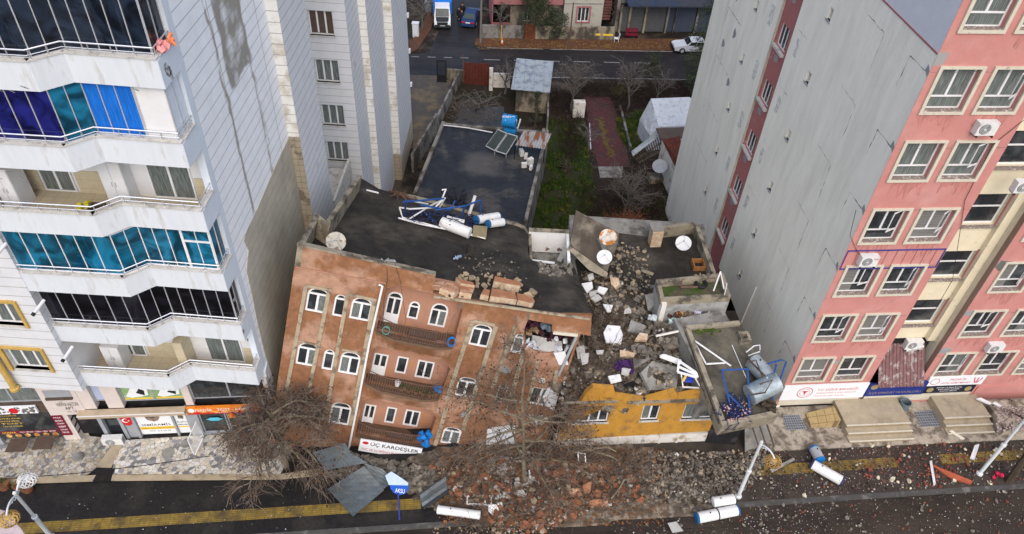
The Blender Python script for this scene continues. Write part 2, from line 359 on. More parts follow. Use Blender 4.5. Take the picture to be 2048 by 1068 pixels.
def ac_unit(c, U, label, name='air_conditioner', w=.78, h=.55, d=.3, bracket=True, group=None):
    """outdoor air conditioner: c = bottom centre of its back face, U = direction along its width"""
    U = Vector(U).normalized(); F = Fr(c, U, (0, 0, 1)); t = thing(name, c, label, 'air conditioner', group)
    B(F, -w / 2, w / 2, .02, h, 0, d).build('casing', M['ac'], t)
    f = MB(); ring = lambda r, n=20: [(-.1 + r * math.cos(i * 6.2832 / n), .02 + h / 2 + r * math.sin(i * 6.2832 / n)) for i in range(n)]
    f.ext(F, ring(.22), d, d + .012); g = f.build('fan_grille', M['ac_d'], t)
    h2 = MB(); h2.ext(F, ring(.05), d + .012, d + .02)
    for k in range(3):
        r = .09 + .05 * k; h2.ext(F, ring(r + .006), d + .012, d + .018, hole=list(reversed(ring(r - .006))))
    h2.build('grille_rings', M['ac'], g)
    s = MB()
    for i in range(5): s.box(F, w / 2, w / 2 + .006, .08 + i * .09, .13 + i * .09, .05, d - .05)
    s.build('side_louvres', M['ac_d'], t)
    if bracket:
        b = MB(); b.box(F, -w / 2 + .06, -w / 2 + .11, -.05, .02, -.02, d + .05); b.box(F, w / 2 - .11, w / 2 - .06, -.05, .02, -.02, d + .05)
        b.build('bracket', M['black'], t)
    return t
M['ac'] = mat('ac_casing', (.62, .63, .63), .5, .08, 4, (.4, .39, .36), 3, .66, .1)
M['ac_d'] = mat('ac_grille', (.10, .10, .11), .5, .1, 4)

# ================================================================= WHITE APARTMENT BLOCK (left)
WB = thing('apartment_block', (-15, 30, 0), 'tall white apartment block with zigzag balconies and ribbed cladding on the left', 'apartment building')
TOPZ = 26.5
XA, XB, XC, XD = -11.05, -10.52, -10.056, -9.469
# side walls, one part per step of the plan
sw = MB(); sw.ab(-18.3, XA, 22.03, 30.2, 0, TOPZ); 
sw.v = [Vector(v) for v in sw.v]
sw.build('side_wall', M['panel_s'], WB)
# the bare brown lower wall of the long side, slightly proud, with its sloping upper edge
FS = Fr((XA, 0, 0), (0, 1, 0), (0, 0, 1))
b = MB(); b.ext(FS, [(22.6, 0), (30.18, 0)] + [FS.p(*q) for q in ((601, 300), (577, 274), (553, 325), (527, 385), (508, 432), (491, 466), (487, 480), (496, 500), (492, 540), (503, 590), (516, 655), (530, 712))], .002, .03); b.build('party_wall', M['raw'], WB)
MB().ab(XA - 2, XB, 30.2, 33.95, 0, TOPZ).build('side_wall', M['panel_s2'], WB)
FJ = Fr((XA, 30.2, 0), (1, 0, 0), (0, 0, 1))
B(FJ, 0.004, XB - XA + .0, 11.8, TOPZ, .0, .03).build('pilaster_cladding', M['jog'], WB)
B(FJ, 0.004, XB - XA - .0, 0, 11.8, .0, .03).build('pilaster_base', M['raw_block'], WB)
w = MB(); w.ab(-16, -12.95, 33.95, 41.4, 0, TOPZ); w.build('light_well_wall', M['panel_s2'], WB)
FW = Fr((0, 41.4, 0), (1, 0, 0), (0, 0, 1))
hs = [rect(-13.05 + .0, -11.75, z, z + 1.45) for z in (23.7, 20.65, 17.6, 14.55, 11.48, 8.44, 5.37, 2.6)]
hs = [rect(-12.75, -11.3, z, z + 1.5) for z in (20.65, 17.6, 14.55, 11.5, 8.44, 5.35, 2.6)]
b = MB(); b.ext(FW, rect(-12.96, XB, -5, TOPZ), -.3, 0, hole=hs); b.build('light_well_wall', M['panel_f'], WB)
for i, h in enumerate(hs):
    window_at(FW, -12.75, -11.3, h[0][1], h[0][1] + 1.5, WB, n=-.2, cols=3, fr=.07, pane=('wood_d' if i == 3 else 'curtain'), sill=True)
MB().ab(-14, XB, 41.7, 44.65, -5, TOPZ).build('side_wall', M['panel_s2'], WB)
MB().ab(-14, XC, 44.66, 50.03, -5, TOPZ).build('side_wall', M['panel_s2'], WB)
MB().ab(-14, XD, 50.04, 56.2, -5, TOPZ).build('side_wall', M['panel_s2'], WB)
MB().ab(XB - .003, XC + .003, 44.6, 44.655, -2.5, TOPZ).build('pilaster_cladding', M['jog'], WB)
MB().ab(XC - .003, XD + .003, 49.97, 50.03, -2.5, TOPZ).build('pilaster_cladding', M['jog'], WB)
MB().ab(XB - .003, XC + .003, 44.6, 44.655, -5, -2.5).build('pilaster_base', M['raw_block'], WB)
MB().ab(XC - .003, XD + .003, 49.97, 50.03, -5, -2.5).build('pilaster_base', M['raw_block'], WB)
MB().ab(XD, XD + .02, 50.1, 56.19, -5, -2.8).build('party_wall', M['raw'], WB)
b = MB()
for z in (12.3, 9.25, 6.2, 3.2, .2): MB().ab(XD + .02, XD + .16, 56.0, 56.35, z, z + .3).build('window_ledge', M['white'], WB)
MB().ab(-26, XA + .05, 19.6, 30.3, TOPZ + .01, TOPZ + .5).build('roof_parapet', M['white'], WB)
# small balcony of the light well seen above the leaning roof
b = MB(); b.ab(-12.9, -11.35, 36.6, 41.2, 2.0, 2.15); b.ab(-11.35, -11.2, 36.6, 41.2, 1.6, 3.0); b.ab(-12.9, -11.35, 36.45, 36.6, 1.6, 3.0)
b.build('light_well_balcony', M['marble'], WB)
# corner pier and back wall behind the balconies
MB().ab(-11.33, XA, 21.62, 22.02, 4.3, TOPZ).build('corner_pier', M['strip'], WB)
FB = Fr((0, 22.0, 0), (1, 0, 0), (0, 0, 1))
LV = [(23.85, -.3), (20.8, -.25), (17.8, -.2), (14.98, -.2), (11.83, -.05), (8.68, .18), (5.6, .28)]
def front_line(dy, o=0.0):     # plan of a balcony front, left to right (o = set back)
    return [(-18.5, 19.97 + dy + o), (-14.6 + o * .2, 20.0 + dy + o), (-13.88 + o * .2, 20.68 + dy + o), (XA - o, 20.62 + dy + o)]
def plan_prism(b, pts_out, z0, z1, yb=22.0, xr=None):
    """solid between the front line and the back line y = yb"""
    n = len(pts_out); back = [(x, yb) for x, y in pts_out]
    for i in range(n - 1):
        (x0, y0), (x1, y1) = pts_out[i], pts_out[i + 1]
        b.hexa([Vector(p) for p in ((x0, y0, z0), (x1, y1, z0), (x1, yb, z0), (x0, yb, z0), (x0, y0, z1), (x1, y1, z1), (x1, yb, z1), (x0, yb, z1))])
def strip_along(b, pts, t, z0, z1):
    """thin wall of thickness t following plan points (inside = +y)"""
    for i in range(len(pts) - 1):
        p, q = Vector((*pts[i], 0)), Vector((*pts[i + 1], 0)); d = (q - p).normalized(); n = Vector((-d.y, d.x, 0)) * t
        vs = [p, q, q + n, p + n]; b.hexa([v + Vector((0, 0, z0)) for v in vs] + [v + Vector((0, 0, z1)) for v in vs])
b = MB(); b.ext(FB, rect(-18.5, -11.33, 4.3, TOPZ), -.03, 0); b.build('back_wall', M['white'], WB)
glz = {0: 'g_dark', 1: 'g_dark', 2: 'g_purple', 4: 'g_teal', 5: 'g_black'}
for li, (zt, dy) in enumerate(LV):
    fl = front_line(dy); zb = zt - .98
    # slab with rendered upstand: outer band, floor, side band
    s = MB(); plan_prism(s, front_line(dy, .14), zb + .0, zb + .2)
    s.build('balcony_floor', M['tile'], WB)
    s = MB(); strip_along(s, fl, .13, zb - .02, zt); 
    if li != 3: s.ab(fl[-1][0] - .13, fl[-1][0] + .002, fl[-1][1] + .13, 21.62, zb - .02, zt)
    else: s.ab(fl[-1][0] - .13, fl[-1][0] + .002, fl[-1][1] + .13, 21.62, zb - .02, zt)
    s.build('balcony_upstand', M['upstand'], WB)
    s = MB(); s.ab(XA + .003, XA + .02, fl[-1][1] + .0, 21.62, zb - .02, zt - .05); s.build('balcony_side_face', M['strip'], WB)
    c = MB(); 
    strip_along(c, [(x, y - .05) for x, y in fl], .24, zt, zt + .04); c.ab(XA - .2, XA + .05, fl[-1][1] + .2, 21.62, zt, zt + .04)
    c.build('coping', M['marble'], WB)
    # railing
    r = MB(); g = [(x, y + .04) for x, y in fl]; g[-1] = (XA - .05, g[-1][1]); path = g + [(XA - .05, 21.6)]
    for zz, rr in ((zt + .34, .028), (zt + .17, .014)): r.tube([(x, y, zz) for x, y in path], rr, 6)
    for i in range(len(path) - 1):
        p, q = Vector(path[i]), Vector(path[i + 1]); n = max(1, round((q - p).length / .62))
        for k in range(n):
            x, y = p.lerp(q, (k + .15) / n); r.tube([(x, y, zt + .04), (x, y, zt + .34)], .02, 5)
    r.build('railing', M['chrome'], WB)
    if li in glz:
        zg0, zg1 = zt + .04, zt + 3.03 - 1.02; fg = front_line(dy, .16)
        segs = list(zip(fg[:-1], fg[1:])); cnt = [6, 2, 5]
        fr_ = MB(); gl = MB(); gl2 = MB()
        for si, (p, q) in enumerate(segs):
            p, q = Vector(p), Vector(q); F = Fr((p.x, p.y, 0), (q.x - p.x, q.y - p.y, 0), (0, 0, 1)); Ls = (q - p).length
            tgt = gl
            if li == 2 and si == 2:
                tgt = gl2; Lw = Ls * .62
                gl2.poly([F.w(0, zg0, 0), F.w(Lw, zg0, 0), F.w(Lw, zg1, 0), F.w(0, zg1, 0)])
                k = MB(); k.box(F, Lw + .05, Ls, zg0, zg1, -.05, .02); k.build('closed_panel', M['white'], WB)
                fr_.box(F, Lw - .03, Lw + .05, zg0, zg1, -.03, .05)
            else: gl.poly([F.w(0, zg0, 0), F.w(Ls, zg0, 0), F.w(Ls, zg1, 0), F.w(0, zg1, 0)])
            for k in range(cnt[si] + (0 if si < 2 else 1)):
                u = Ls * k / cnt[si]
                if li == 2 and si == 2 and u > Ls * .6: continue
                th = .035 if (k == 0 and si > 0) else .014
                if li == 4 and si == 2 and k in (3, 5): th = .05
                fr_.box(F, max(0, u - th), min(Ls, u + th), zg0 + .04, zg1 - .04, -.02, .03)
            if li == 4 and si == 2: fr_.box(F, Ls * .62, Ls, zg1 - .65, zg1 - .58, -.02, .04)
            fr_.box(F, 0, Ls, zg0, zg0 + .04, -.03, .04); fr_.box(F, 0, Ls, zg1 - .04, zg1, -.03, .04)
        # right return
        x, y = fg[-1]; F = Fr((x, y, 0), (0, 1, 0), (0, 0, 1)); Ls = 21.62 - y
        if li != 2: gl.poly([F.w(0, zg0, 0), F.w(Ls, zg0, 0), F.w(Ls, zg1, 0), F.w(0, zg1, 0)])
        else: B(F, 0, Ls, zg0, zg1, -.03, .0).build('closed_side_panel', M['strip'], WB)
        for u in (0, Ls * .5, Ls - .03): fr_.box(F, u, u + .03, zg0, zg1, -.02, .03)
        fr_.build('glazing_frame', M['pvc'] if li == 4 else M['mull'], WB)
        if li == 2:
            g3 = MB().add(gl.v[4:8], [(0, 1, 2, 3)]); gl.v, gl.f, gl.mi = gl.v[:4], gl.f[:1], gl.mi[:1]
            gl.build('glazing', M['g_purple'], WB); g3.build('glazing', M['g_teal'], WB)
            gl2.build('curtained_glazing', M['g_blue'], WB)
        else: gl.build('glazing', M[glz[li]], WB)
# flaked paint on the balcony bands
rp_ = random.Random(12); M['flake'] = mat('bare_render_under_paint', (.15, .145, .14), .9, .3, 8, (.45, .47, .5), 6, .5, .05)
def flake(F, u, v, w, h, n):
    b = MB(); b.ext(F, [(u + w * math.cos(i * .524) * rp_.uniform(.5, 1), v + h * math.sin(i * .524) * rp_.uniform(.5, 1) - .3 * w * math.cos(i * .524)) for i in range(12)], n - .004, n); b.build('flaked_paint', M['flake'], WB)
for px, py, w, h in ((335, 140, .3, .28), (343, 152, .14, .2), (468, 600, .2, .12), (487, 663, .14, .22), (495, 680, .1, .12), (525, 762, .12, .1)): u, v = FS.p(px, py, .02); flake(FS, u, v, w, h, .026)
FFt = Fr((0, 20.34, 0), (1, 0, 0), (0, 0, 1))
for px, py, w, h in ((18, 160, .16, .03), (45, 163, .12, .03), (70, 155, .2, .03), (290, 160, .1, .03), (15, 334, .2, .04), (62, 333, .12, .03)): u, v = FFt.p(px, py); flake(Fr((0, 19.74, 0), (1, 0, 0), (0, 0, 1)) if px < 40 else Fr((0, 19.74, 0), (1, 0, 0), (0, 0, 1)), u, v, w, h, 0.01)
# things behind the glass: door leaves and pale walls, parts of the block
for zt, doors in ((20.8, 1), (23.85, 1), (17.8, 1), (14.98, 0), (11.83, 1), (8.68, 1), (5.6, 0)):
    z0 = zt - .78
    for (a, b_, pk) in ((-17.6, -16.4, 'curtain'), (-13.5, -11.9, 'curtain')):
        window_at(FB, a, b_, z0 + .02, z0 + 2.15, WB, n=.01, cols=2, fr=.06, pane=pk, name='balcony_door')
    for a, b_ in ((-18.5, -17.65), (-16.3, -14.9), (-11.85, -11.34)): B(FB, a, b_, z0, z0 + 1.0, .004, .03).build('wall_tiling', M['wtile'], WB)
def cabinet(x0, x1, y0, y1, z0, z1, label):
    t = thing('cupboard', ((x0 + x1) / 2, (y0 + y1) / 2, z0), label, 'cupboard')
    MB().ab(x0, x1, y0, y1, z0, z1).build('carcass', M['white'], t)
    F = Fr((x0, y0, 0), (1, 0, 0), (0, 0, 1)); w = x1 - x0
    for k in range(2):
        d = B(F, w * k / 2 + .02, w * (k + 1) / 2 - .02, z0 + .05, z1 - .04, .002, .022).build('door', M['white'], t)
        B(F, w / 2 + (-.08 if k == 0 else .05), w / 2 + (-.05 if k == 0 else .08), (z0 + z1) / 2 - .1, (z0 + z1) / 2 + .1, .022, .05).build('handle', M['mull'], d)
z3 = 14.2; z6 = 4.82
cabinet(-14.95, -14.1, 21.4, 21.98, z3, z3 + 1.9, 'white two door cupboard in the middle of the third open balcony')
cabinet(-18.4, -17.75, 20.7, 21.5, z3, z3 + 1.8, 'white cupboard at the left end of the upper open balcony')
cabinet(-17.9, -17.1, 21.2, 21.9, z6, z6 + 1.35, 'low white cupboard on the bottom open balcony')
# pillar of the bottom balcony
MB().ab(-14.55, -14.15, 21.2, 21.99, z6, z6 + 1.95).build('pillar', M['wtile'], WB)
t = thing('crate', (-15.1, 20.95, z3), 'brown wooden crate on the upper open balcony floor', 'crate')
MB().ab(-15.4, -14.9, 20.6, 21.1, z3, z3 + .06).build('base', M['wood_d'], t)
b = MB()
for q in ((-15.4, -14.9, 20.6, 20.64), (-15.4, -14.9, 21.06, 21.1), (-15.4, -15.36, 20.64, 21.06), (-14.94, -14.9, 20.64, 21.06)): b.ab(*q, z3 + .06, z3 + .3)
b.build('slatted_side', M['wood_d'], t)
rg = random.Random(3)
def pile(c, r, h, n, m, name, label, cat, rg=rg, s=(.1, .25)):
    b = MB()
    for i in range(n):
        a = rg.uniform(0, 6.28); q = r * math.sqrt(rg.random()); z = h * (1 - q / r) * rg.random()
        d = rg.uniform(*s); b.rock(Vector(c) + Vector((q * math.cos(a), q * math.sin(a), z + d * .3)), (d, d * rg.uniform(.5, 1), d * rg.uniform(.3, .7)), rg)
    return tag(b.build(name, m), label, cat)
M['yel_b'] = mat('yellow_plastic', (.55, .50, .03), .5, .2, 5)
pile((-15.75, 21.15, z3), .3, .25, 14, M['yel_b'], 'plastic_bag', 'crumpled yellow plastic bags on the upper open balcony', 'bags')
M['pinkcloth'] = mat('pink_cloth', (.75, .30, .30), .8, .2, 5)
M['orcloth'] = mat('orange_cloth', (.80, .28, .14), .8, .2, 5)
b = MB(); q = Vector((-11.0, 20.9, 21.1))
for k in range(7): b.rock(q + Vector((rg.uniform(-.12, .12), rg.uniform(-.2, .2), rg.uniform(-.25, .05))), (.2, .16, .2), rg)
tag(b.build('cloth', M['pinkcloth']), 'pink cloth hanging on the corner of the topmost balcony rail', 'cloth')
b = MB(); q = Vector((-10.95, 21.35, 21.2))
for k in range(7): b.rock(q + Vector((rg.uniform(-.08, .08), rg.uniform(-.12, .12), rg.uniform(-.35, .15))), (.14, .12, .22), rg)
tag(b.build('cloth', M['orcloth']), 'orange cloth hanging above the pink cloth on the balcony rail', 'cloth')
# blue sheet behind the teal glazing
b = MB(); n = 8
for i in range(n):
    for j in range(4):
        f = lambda i, j: Vector((-17.0 + 2.0 * i / n, 20.55 + .8 * j / 4, 11.1 + .75 - .05 * math.sin(i * 2.1 + j) - (.6 if j == 0 else 0) - (.5 if i in (0, n) else 0)))
        b.poly([f(i, j), f(i + 1, j), f(i + 1, j + 1), f(i, j + 1)])
M['bluesheet'] = mat('blue_sheet', (.02, .22, .50), .6, .2, 3)
tag(b.build('tarpaulin', M['bluesheet']), 'bright blue sheet draped over furniture behind the teal balcony glass', 'tarpaulin')
# stub pipes sticking out of the wall beside the balconies
for p, lab in (((12, 487), 'highest'), ((88, 600), 'middle'), ((145, 693), 'lowest')):
    F = Fr((0, 19.75, 0), (1, 0, 0), (0, 0, 1)); a = F.pw(*p)
    b = MB(); b.tube([a, a + Vector((-.1, -.62, -.1))], .065, 8); t = b.build('rain_spout', M['white'])
    tag(t, f'short white rain spout, {lab} of the three beside the balconies', 'spout', 'rain spouts')
    b = MB(); b.tube([a + Vector((-.1, -.62, -.1)), a + Vector((-.12, -.72, -.12))], .075, 8); b.build('spout_tip', M['black'], t)

# left wing with ochre trimmed windows
YL = 19.9; FL = Fr((0, YL, 0), (1, 0, 0), (0, 0, 1))
lw = []
for z in (21.2, 18.1, 15.0, 11.9, 8.79, 6.0): lw.append((-20.95 if z < 6.5 else -21.0, -19.38, z, z + 1.35))
b = MB(); b.ext(FL, rect(-27, -18.5, 4.65, TOPZ), -.35, 0, hole=[rect(*q) for q in lw]); b.build('front_wall', M['panel_f'], WB)
MB().ab(-27, -18.5, 20.26, 30, 4.65, TOPZ).build('wing_body', M['white'], WB)
for q in lw:
    window_at(FL, q[0], q[1], q[2], q[3], WB, n=-.22, cols=3, fr=.06, pane='curtain', sill=True)
    b = MB(); b.box(FL, q[0] - .22, q[0] - .02, q[2] - .05, q[3] + .1, .004, .12); b.box(FL, q[1] + .02, q[1] + .14, q[2] - .05, q[3] + .1, .004, .1); b.box(FL, q[0] - .02, q[1] + .02, q[3] + .0, q[3] + .12, .004, .1)
    b.build('window_surround', M['yel_trim'], WB)
c = FL.pw(42, 768); 
b = MB(); b.lathe((-20.75 - .6, YL - .2, 4.75), (0, 0, 1), [(0, .02), (0, .2), (.12, .2), (.16, .13), (14, .13)], 12); b.build('ornamental_column', M['yel_trim'], WB, smooth=False)
# underside/ground floor
FG = Fr((0, 20.55, 0), (1, 0, 0), (0, 0, 1))
b = MB(); b.ab(-27, XA - .1, 21.95, 22.0, 0, 4.6); b.build('shop_core', M['dark'], WB)
def gpoly(F, pix, n=0.0): return [F.p(x, y, n) for x, y in pix]
def gpart(F, pix, n0, n1, m, name, par=None, **k):
    b = MB(); pl = gpoly(F, pix, n1); a = sum(pl[i][0] * pl[(i + 1) % len(pl)][1] - pl[(i + 1) % len(pl)][0] * pl[i][1] for i in range(len(pl)))
    if a < 0: pl.reverse()
    b.ext(F, pl, n0, n1); return b.build(name, m if not isinstance(m, str) else M[m], par)
# mezzanine strip (z 3.1 - 4.6) and piers
def gbox(px0, py0, px1, py1, n1=.02):
    a = FG.p(px0, py0, n1); c = FG.p(px1, py1, n1); return a, c
def zspan(u0, u1, z0, z1, n0, n1, m, name, par=WB): return B(FG, u0, u1, z0, z1, n0, n1).build(name, M[m], par)
# ---- ground floor of the white block, turned with the street
aG = R(7.4); FG = Fr((-19.87, 20.45, 0), (math.cos(aG), math.sin(aG), 0), (0, 0, 1))
def gr(u0, u1, z0, z1, n0, n1, m, name, par=WB): return B(FG, u0, u1, z0, z1, n0, n1).build(name, M[m], par)
gr(-7, 8.85, 0, 4.62, -1.9, -.35, 'dark', 'shop_interior')
gr(-7, 9.0, 4.3, 4.66, -.7, -.02, 'white', 'ground_floor_slab')
for u0, u1 in ((.42, .98), (1.5, 2.2), (5.0, 5.35), (8.75, 8.95)): gr(u0, u1, 2.45, 4.3, -.35, 0, 'pinkstone', 'pier')
gr(-1.2, .42, 2.1, 4.3, -.35, .02, 'pinkstone', 'name_pier')
gr(-1.2, -.62, 0, 2.1, -.35, 0, 'pinkstone', 'door_pier')
text(FG, -.68, .27, 2.74, 3.02, 'HAVVA HATUN', M['ink'], .024, WB, bold=.02)
text(FG, -.40, -.0, 2.48, 2.70, 'APT', M['ink'], .024, WB, bold=.02)
text(FG, -.36, .04, 2.28, 2.40, 'No: 178', M['ink'], .024, WB)
gr(-.95, .2, 3.45, 3.95, .022, .04, 'grey_f', 'vent_window')
gr(-.95, .2, 3.32, 3.45, .022, .12, 'wood_d', 'vent_sill')
# entrance recess with steps and striped side wall
gr(-.62, -.5, 0, 2.1, -1.5, -.01, 'pinkstone', 'entrance_wall'); 
for z in (.5, 1.0, 1.5): gr(-.5, -.49, z, z + .12, -1.4, -.05, 'black', 'entrance_stripe')
gr(-.5, .72, 0, .12, -1.6, -.9, 'marble', 'entrance_step')
gr(-7, -1.2, 2.35, 3.0, -.35, .0, 'wood_d', 'restaurant_fascia'); gr(-7, -1.2, 4.15, 4.3, -.35, .0, 'white', 'wing_soffit')
# mezzanine windows
window_at(FG, .98, 1.5, 2.85, 4.25, WB, n=-.2, cols=1, pane='lilac', fm='grey_f')
window_at(FG, 2.22, 5.0, 2.75, 4.25, WB, n=-.2, cols=2, pane='green_p', fm='grey_f')
window_at(FG, 5.36, 8.75, 2.72, 4.25, WB, n=-.2, cols=2, pane='pane', fm='grey_f', fr=.05)
window_at(FG, -3.9, -1.22, 3.0, 4.15, WB, n=-.2, cols=2, pane='curtain', fm='grey_f')
window_at(FG, -6.8, -4.0, 3.0, 4.15, WB, n=-.2, cols=2, pane='curtain', fm='grey_f')
for a in (2.4, 3.8):
    k = MB(); k.ext(FG, [(a, 3.05), (a + .25, 2.95), (a + 1.0, 3.1), (a + 1.05, 3.5), (a + .7, 3.95), (a + .35, 3.7)], -.17, -.165); k.build('poster_figure', M['signw'], WB)
    k = MB(); k.ext(FG, [(a + .5, 3.3), (a + .85, 3.1), (a + .9, 3.45), (a + .7, 3.6)], -.165, -.16); k.build('poster_head', M['ink'], WB)
    gr(a - .1, a + 1.15, 2.82, 2.92, -.184, -.178, 'yellow_s', 'poster_band')
# Semiramis shop
AW = thing('awning', FG.w(2.6, 2.3, 0), 'rolled beige striped awning above the beauty shop sign', 'awning')
b = MB(); b.box(FG, .15, 4.96, 2.16, 2.42, .02, .36); b.build('awning_box', M['awn'] if 'awn' in M else mat('beige_awning', (.42, .34, .25), .8, .15, 3), AW)
b = MB(); b.box(FG, .15, 4.96, 2.36, 2.40, .362, .40); b.build('front_bar', M['white'], AW)
def sign(F, u0, u1, v0, v1, n0, n1, m, name, label): 
    t = thing(name, F.w((u0 + u1) / 2, v0, n0), label, 'sign'); B(F, u0, u1, v0, v1, n0, n1).build('board', M[m], t); return t
T = sign(FG, .73, 4.9, 1.84, 2.15, .0, .09, 'signw', 'shop_sign', 'white beauty shop sign with black lettering under the awning')
B(FG, .73, .86, 1.845, 2.145, .091, .094).build('yellow_end', M['yellow_s'], T); B(FG, 4.6, 4.9, 1.845, 2.145, .091, .094).build('yellow_end', M['yellow_s'], T)
text(FG, .98, 2.75, 1.88, 2.12, 'SEMİRAMİS', M['ink'], .093, T, bold=.03)
text(FG, 2.9, 4.45, 1.91, 2.06, 'GÜZELLİK MERKEZİ', M['ink'], .093, T, bold=.01)
gr(.72, .9, 0, 1.84, -.3, .03, 'grey_f', 'door_post'); gr(1.62, 1.78, 0, 1.84, -.3, .02, 'grey_f', 'door_post'); gr(2.2, 2.34, 0, 1.84, -.3, .02, 'grey_f', 'door_post'); gr(1.79, 2.19, 0, 1.84, -.29, -.06, 'grey_f', 'shop_panel'); gr(4.74, 5.3, 0, 2.1, -.3, .0, 'grey_f', 'shop_pier'); gr(4.05, 4.14, 0, 1.84, -.2, .0, 'grey_f', 'window_mullion')
gr(.9, 1.62, 0, 1.84, -.2, -.16, 'pane', 'glass_door')
P1 = thing('window_poster', FG.w(3.1, 0, 0), 'big white shop window poster with a head portrait and black lettering', 'poster')
B(FG, 2.36, 4.03, .12, 1.84, -.16, -.12).build('sheet', M['signw'], P1)
text(FG, 2.5, 3.85, .78, 1.0, 'SEMİRAMİS', M['ink'], -.118, P1, bold=.03)
B(FG, 2.38, 4.01, .5, .72, -.119, -.116).build('yellow_band', M['yellow_s'], P1)
text(FG, 2.45, 3.95, .54, .66, 'TURBAN - SAÇ & GÜZELLİK MERKEZİ', M['ink'], -.113, P1)
text(FG, 2.75, 3.75, .33, .43, '0541 214 20 38', M['ink'], -.117, P1, bold=.01)
k = MB(); k.ext(FG, [(2.85, 1.3), (3.15, 1.12), (3.35, 1.2), (3.5, 1.45), (3.35, 1.75), (3.0, 1.8), (2.8, 1.55)], -.119, -.116); k.build('portrait', M['photo'], P1)
P2_ = thing('window_poster', FG.w(4.4, 0, 0), 'narrow white poster with a smaller portrait beside the big one', 'poster')
B(FG, 4.15, 4.72, .12, 1.84, -.16, -.12).build('sheet', M['signw'], P2_)
text(FG, 4.2, 4.68, .95, 1.1, 'Kuaförü', M['ink'], -.118, P2_); text(FG, 4.18, 4.70, .74, .88, 'SEMİRAMİS', M['ink'], -.118, P2_, bold=.02)
B(FG, 4.17, 4.71, .58, .68, -.119, -.116).build('yellow_band', M['yellow_s'], P2_)
k = MB(); k.ext(FG, [(4.3, 1.3), (4.55, 1.25), (4.6, 1.6), (4.35, 1.65)], -.119, -.116); k.build('portrait', M['photo'], P2_)
FLG = thing('flag', FG.w(1.95, 1.1, 0), 'red flag with white crescent and star hanging on the shop front', 'flag')
k = MB(); k.ext(FG, [(1.75, 1.84), (1.78, 1.35), (1.9, 1.12), (2.05, 1.08), (2.22, 1.2), (2.26, 1.84)], .025, .04); k.build('cloth', M['red'], FLG)
k = MB(); cc = lambda cx, cy, r, a0, a1, n=14: [(cx + r * math.cos(R(a0 + (a1 - a0) * i / n)), cy + r * math.sin(R(a0 + (a1 - a0) * i / n))) for i in range(n + 1)]
k.ext(FG, cc(1.97, 1.5, .16, 50, 310) + list(reversed(cc(2.01, 1.5, .125, 60, 300))), .041, .044); k.build('crescent', M['white_l'], FLG)
k = MB(); k.ext(FG, [(2.11 + (.055 if i % 2 == 0 else .022) * math.cos(R(36 * i + 90)), 1.47 + (.055 if i % 2 == 0 else .022) * math.sin(R(36 * i + 90))) for i in range(10)], .041, .044); k.build('star', M['white_l'], FLG)
# Nadir shop
T = sign(FG, 4.97, 8.3, 1.86, 2.4, .02, .12, 'orange_s', 'shop_sign', 'orange and red snack shop sign with white lettering at the corner')
B(FG, 4.97, 8.3, 1.865, 1.97, .121, .124).build('red_band', M['red'], T); B(FG, 4.97, 8.3, 1.97, 2.1, .121, .1235).build('flame_band', mat('flame_red', (.55, .05, .03), .5, .3, 4, (.7, .35, .04), 3, .5, .1), T)
text(FG, 5.35, 6.15, 2.08, 2.32, 'NADİR', M['white_l'], .126, T, bold=.02); text(FG, 6.35, 7.95, 2.08, 2.30, 'TOST - KÖPTE', M['white_l'], .126, T, bold=.03)
text(FG, 6.2, 7.3, 1.90, 2.0, 'HAMBURGER & ÇEŞİTLERİ', M['white_l'], .126, T)
k = MB(); k.ext(FG, cc(5.17, 2.17, .15, 0, 345), .125, .13); k.build('badge', M['white_l'], T)
gr(5.3, 8.75, 0, .12, -.3, .02, 'grey_f', 'shop_threshold'); gr(8.6, 8.95, 0, 2.0, -.3, .0, 'pinkstone', 'corner_pier')
for a, c_ in ((5.32, 6.55), (6.6, 7.6), (7.65, 8.58)): window_at(FG, a, c_, .12, 1.86, WB, n=-.15, cols=1, pane='pane', fm='grey_f', name='shop_window')
cy = mat('cyan_sign', (.10, .50, .70), .5, .1, 3)
k = MB(); k.ext(FG, [(5.6, 1.18), (5.75, 1.12), (5.8, 1.06), (6.2, 1.06), (6.25, 1.12), (6.4, 1.18), (6.25, 1.24), (6.2, 1.3), (5.8, 1.3), (5.75, 1.24)], -.08, -.07); tag(k.build('window_sticker', cy), 'cyan lozenge sticker on the dark snack shop window', 'sticker')
k = MB(); k.ext(FG, cc(6.85, 1.42, .17, 0, 350), -.08, -.07); k.ext(FG, rect(6.68, 7.02, 1.22, 1.3), -.08, -.07); tag(k.build('window_sticker', M['orange_s']), 'small round orange burger sticker on the snack shop window', 'sticker')
# restaurant on the far left
T = sign(FG, -4.3, -1.55, 2.5, 2.98, .05, .16, 'signw', 'restaurant_sign', 'patterned white restaurant sign with a red emblem at far left')
k = MB(); rs = random.Random(5)
for i in range(60):
    u = rs.uniform(-4.25, -1.6); v = rs.uniform(2.54, 2.94); r = rs.uniform(.04, .08); k.ext(FG, cc(u, v, r, 0, 315, 7), .161, .163 + i * .00003)
k.build('pattern', mat('dark_pattern', (.12, .11, .10), .6, .2, 4), T)
k = MB(); k.ext(FG, cc(-2.55, 2.74, .2, 0, 340), .166, .172); k.build('emblem', M['red'], T)
T = thing('menu_window', FG.w(-2.5, .4, 0), 'dark restaurant window with yellow menu lines and food pictures', 'window')
B(FG, -4.0, -1.25, .45, 2.35, -.1, .0).build('pane', M['pane'], T)
for i in range(5): text(FG, -3.6, -2.7 + .1 * (i % 2), 2.12 - i * .2, 2.22 - i * .2, ['MANTI ÇEŞİTLERİ', 'GÖZLEME', 'DÖNER', 'TOST', 'TAVUK DÖNER'][i], M['yellow_s'], .004, T)
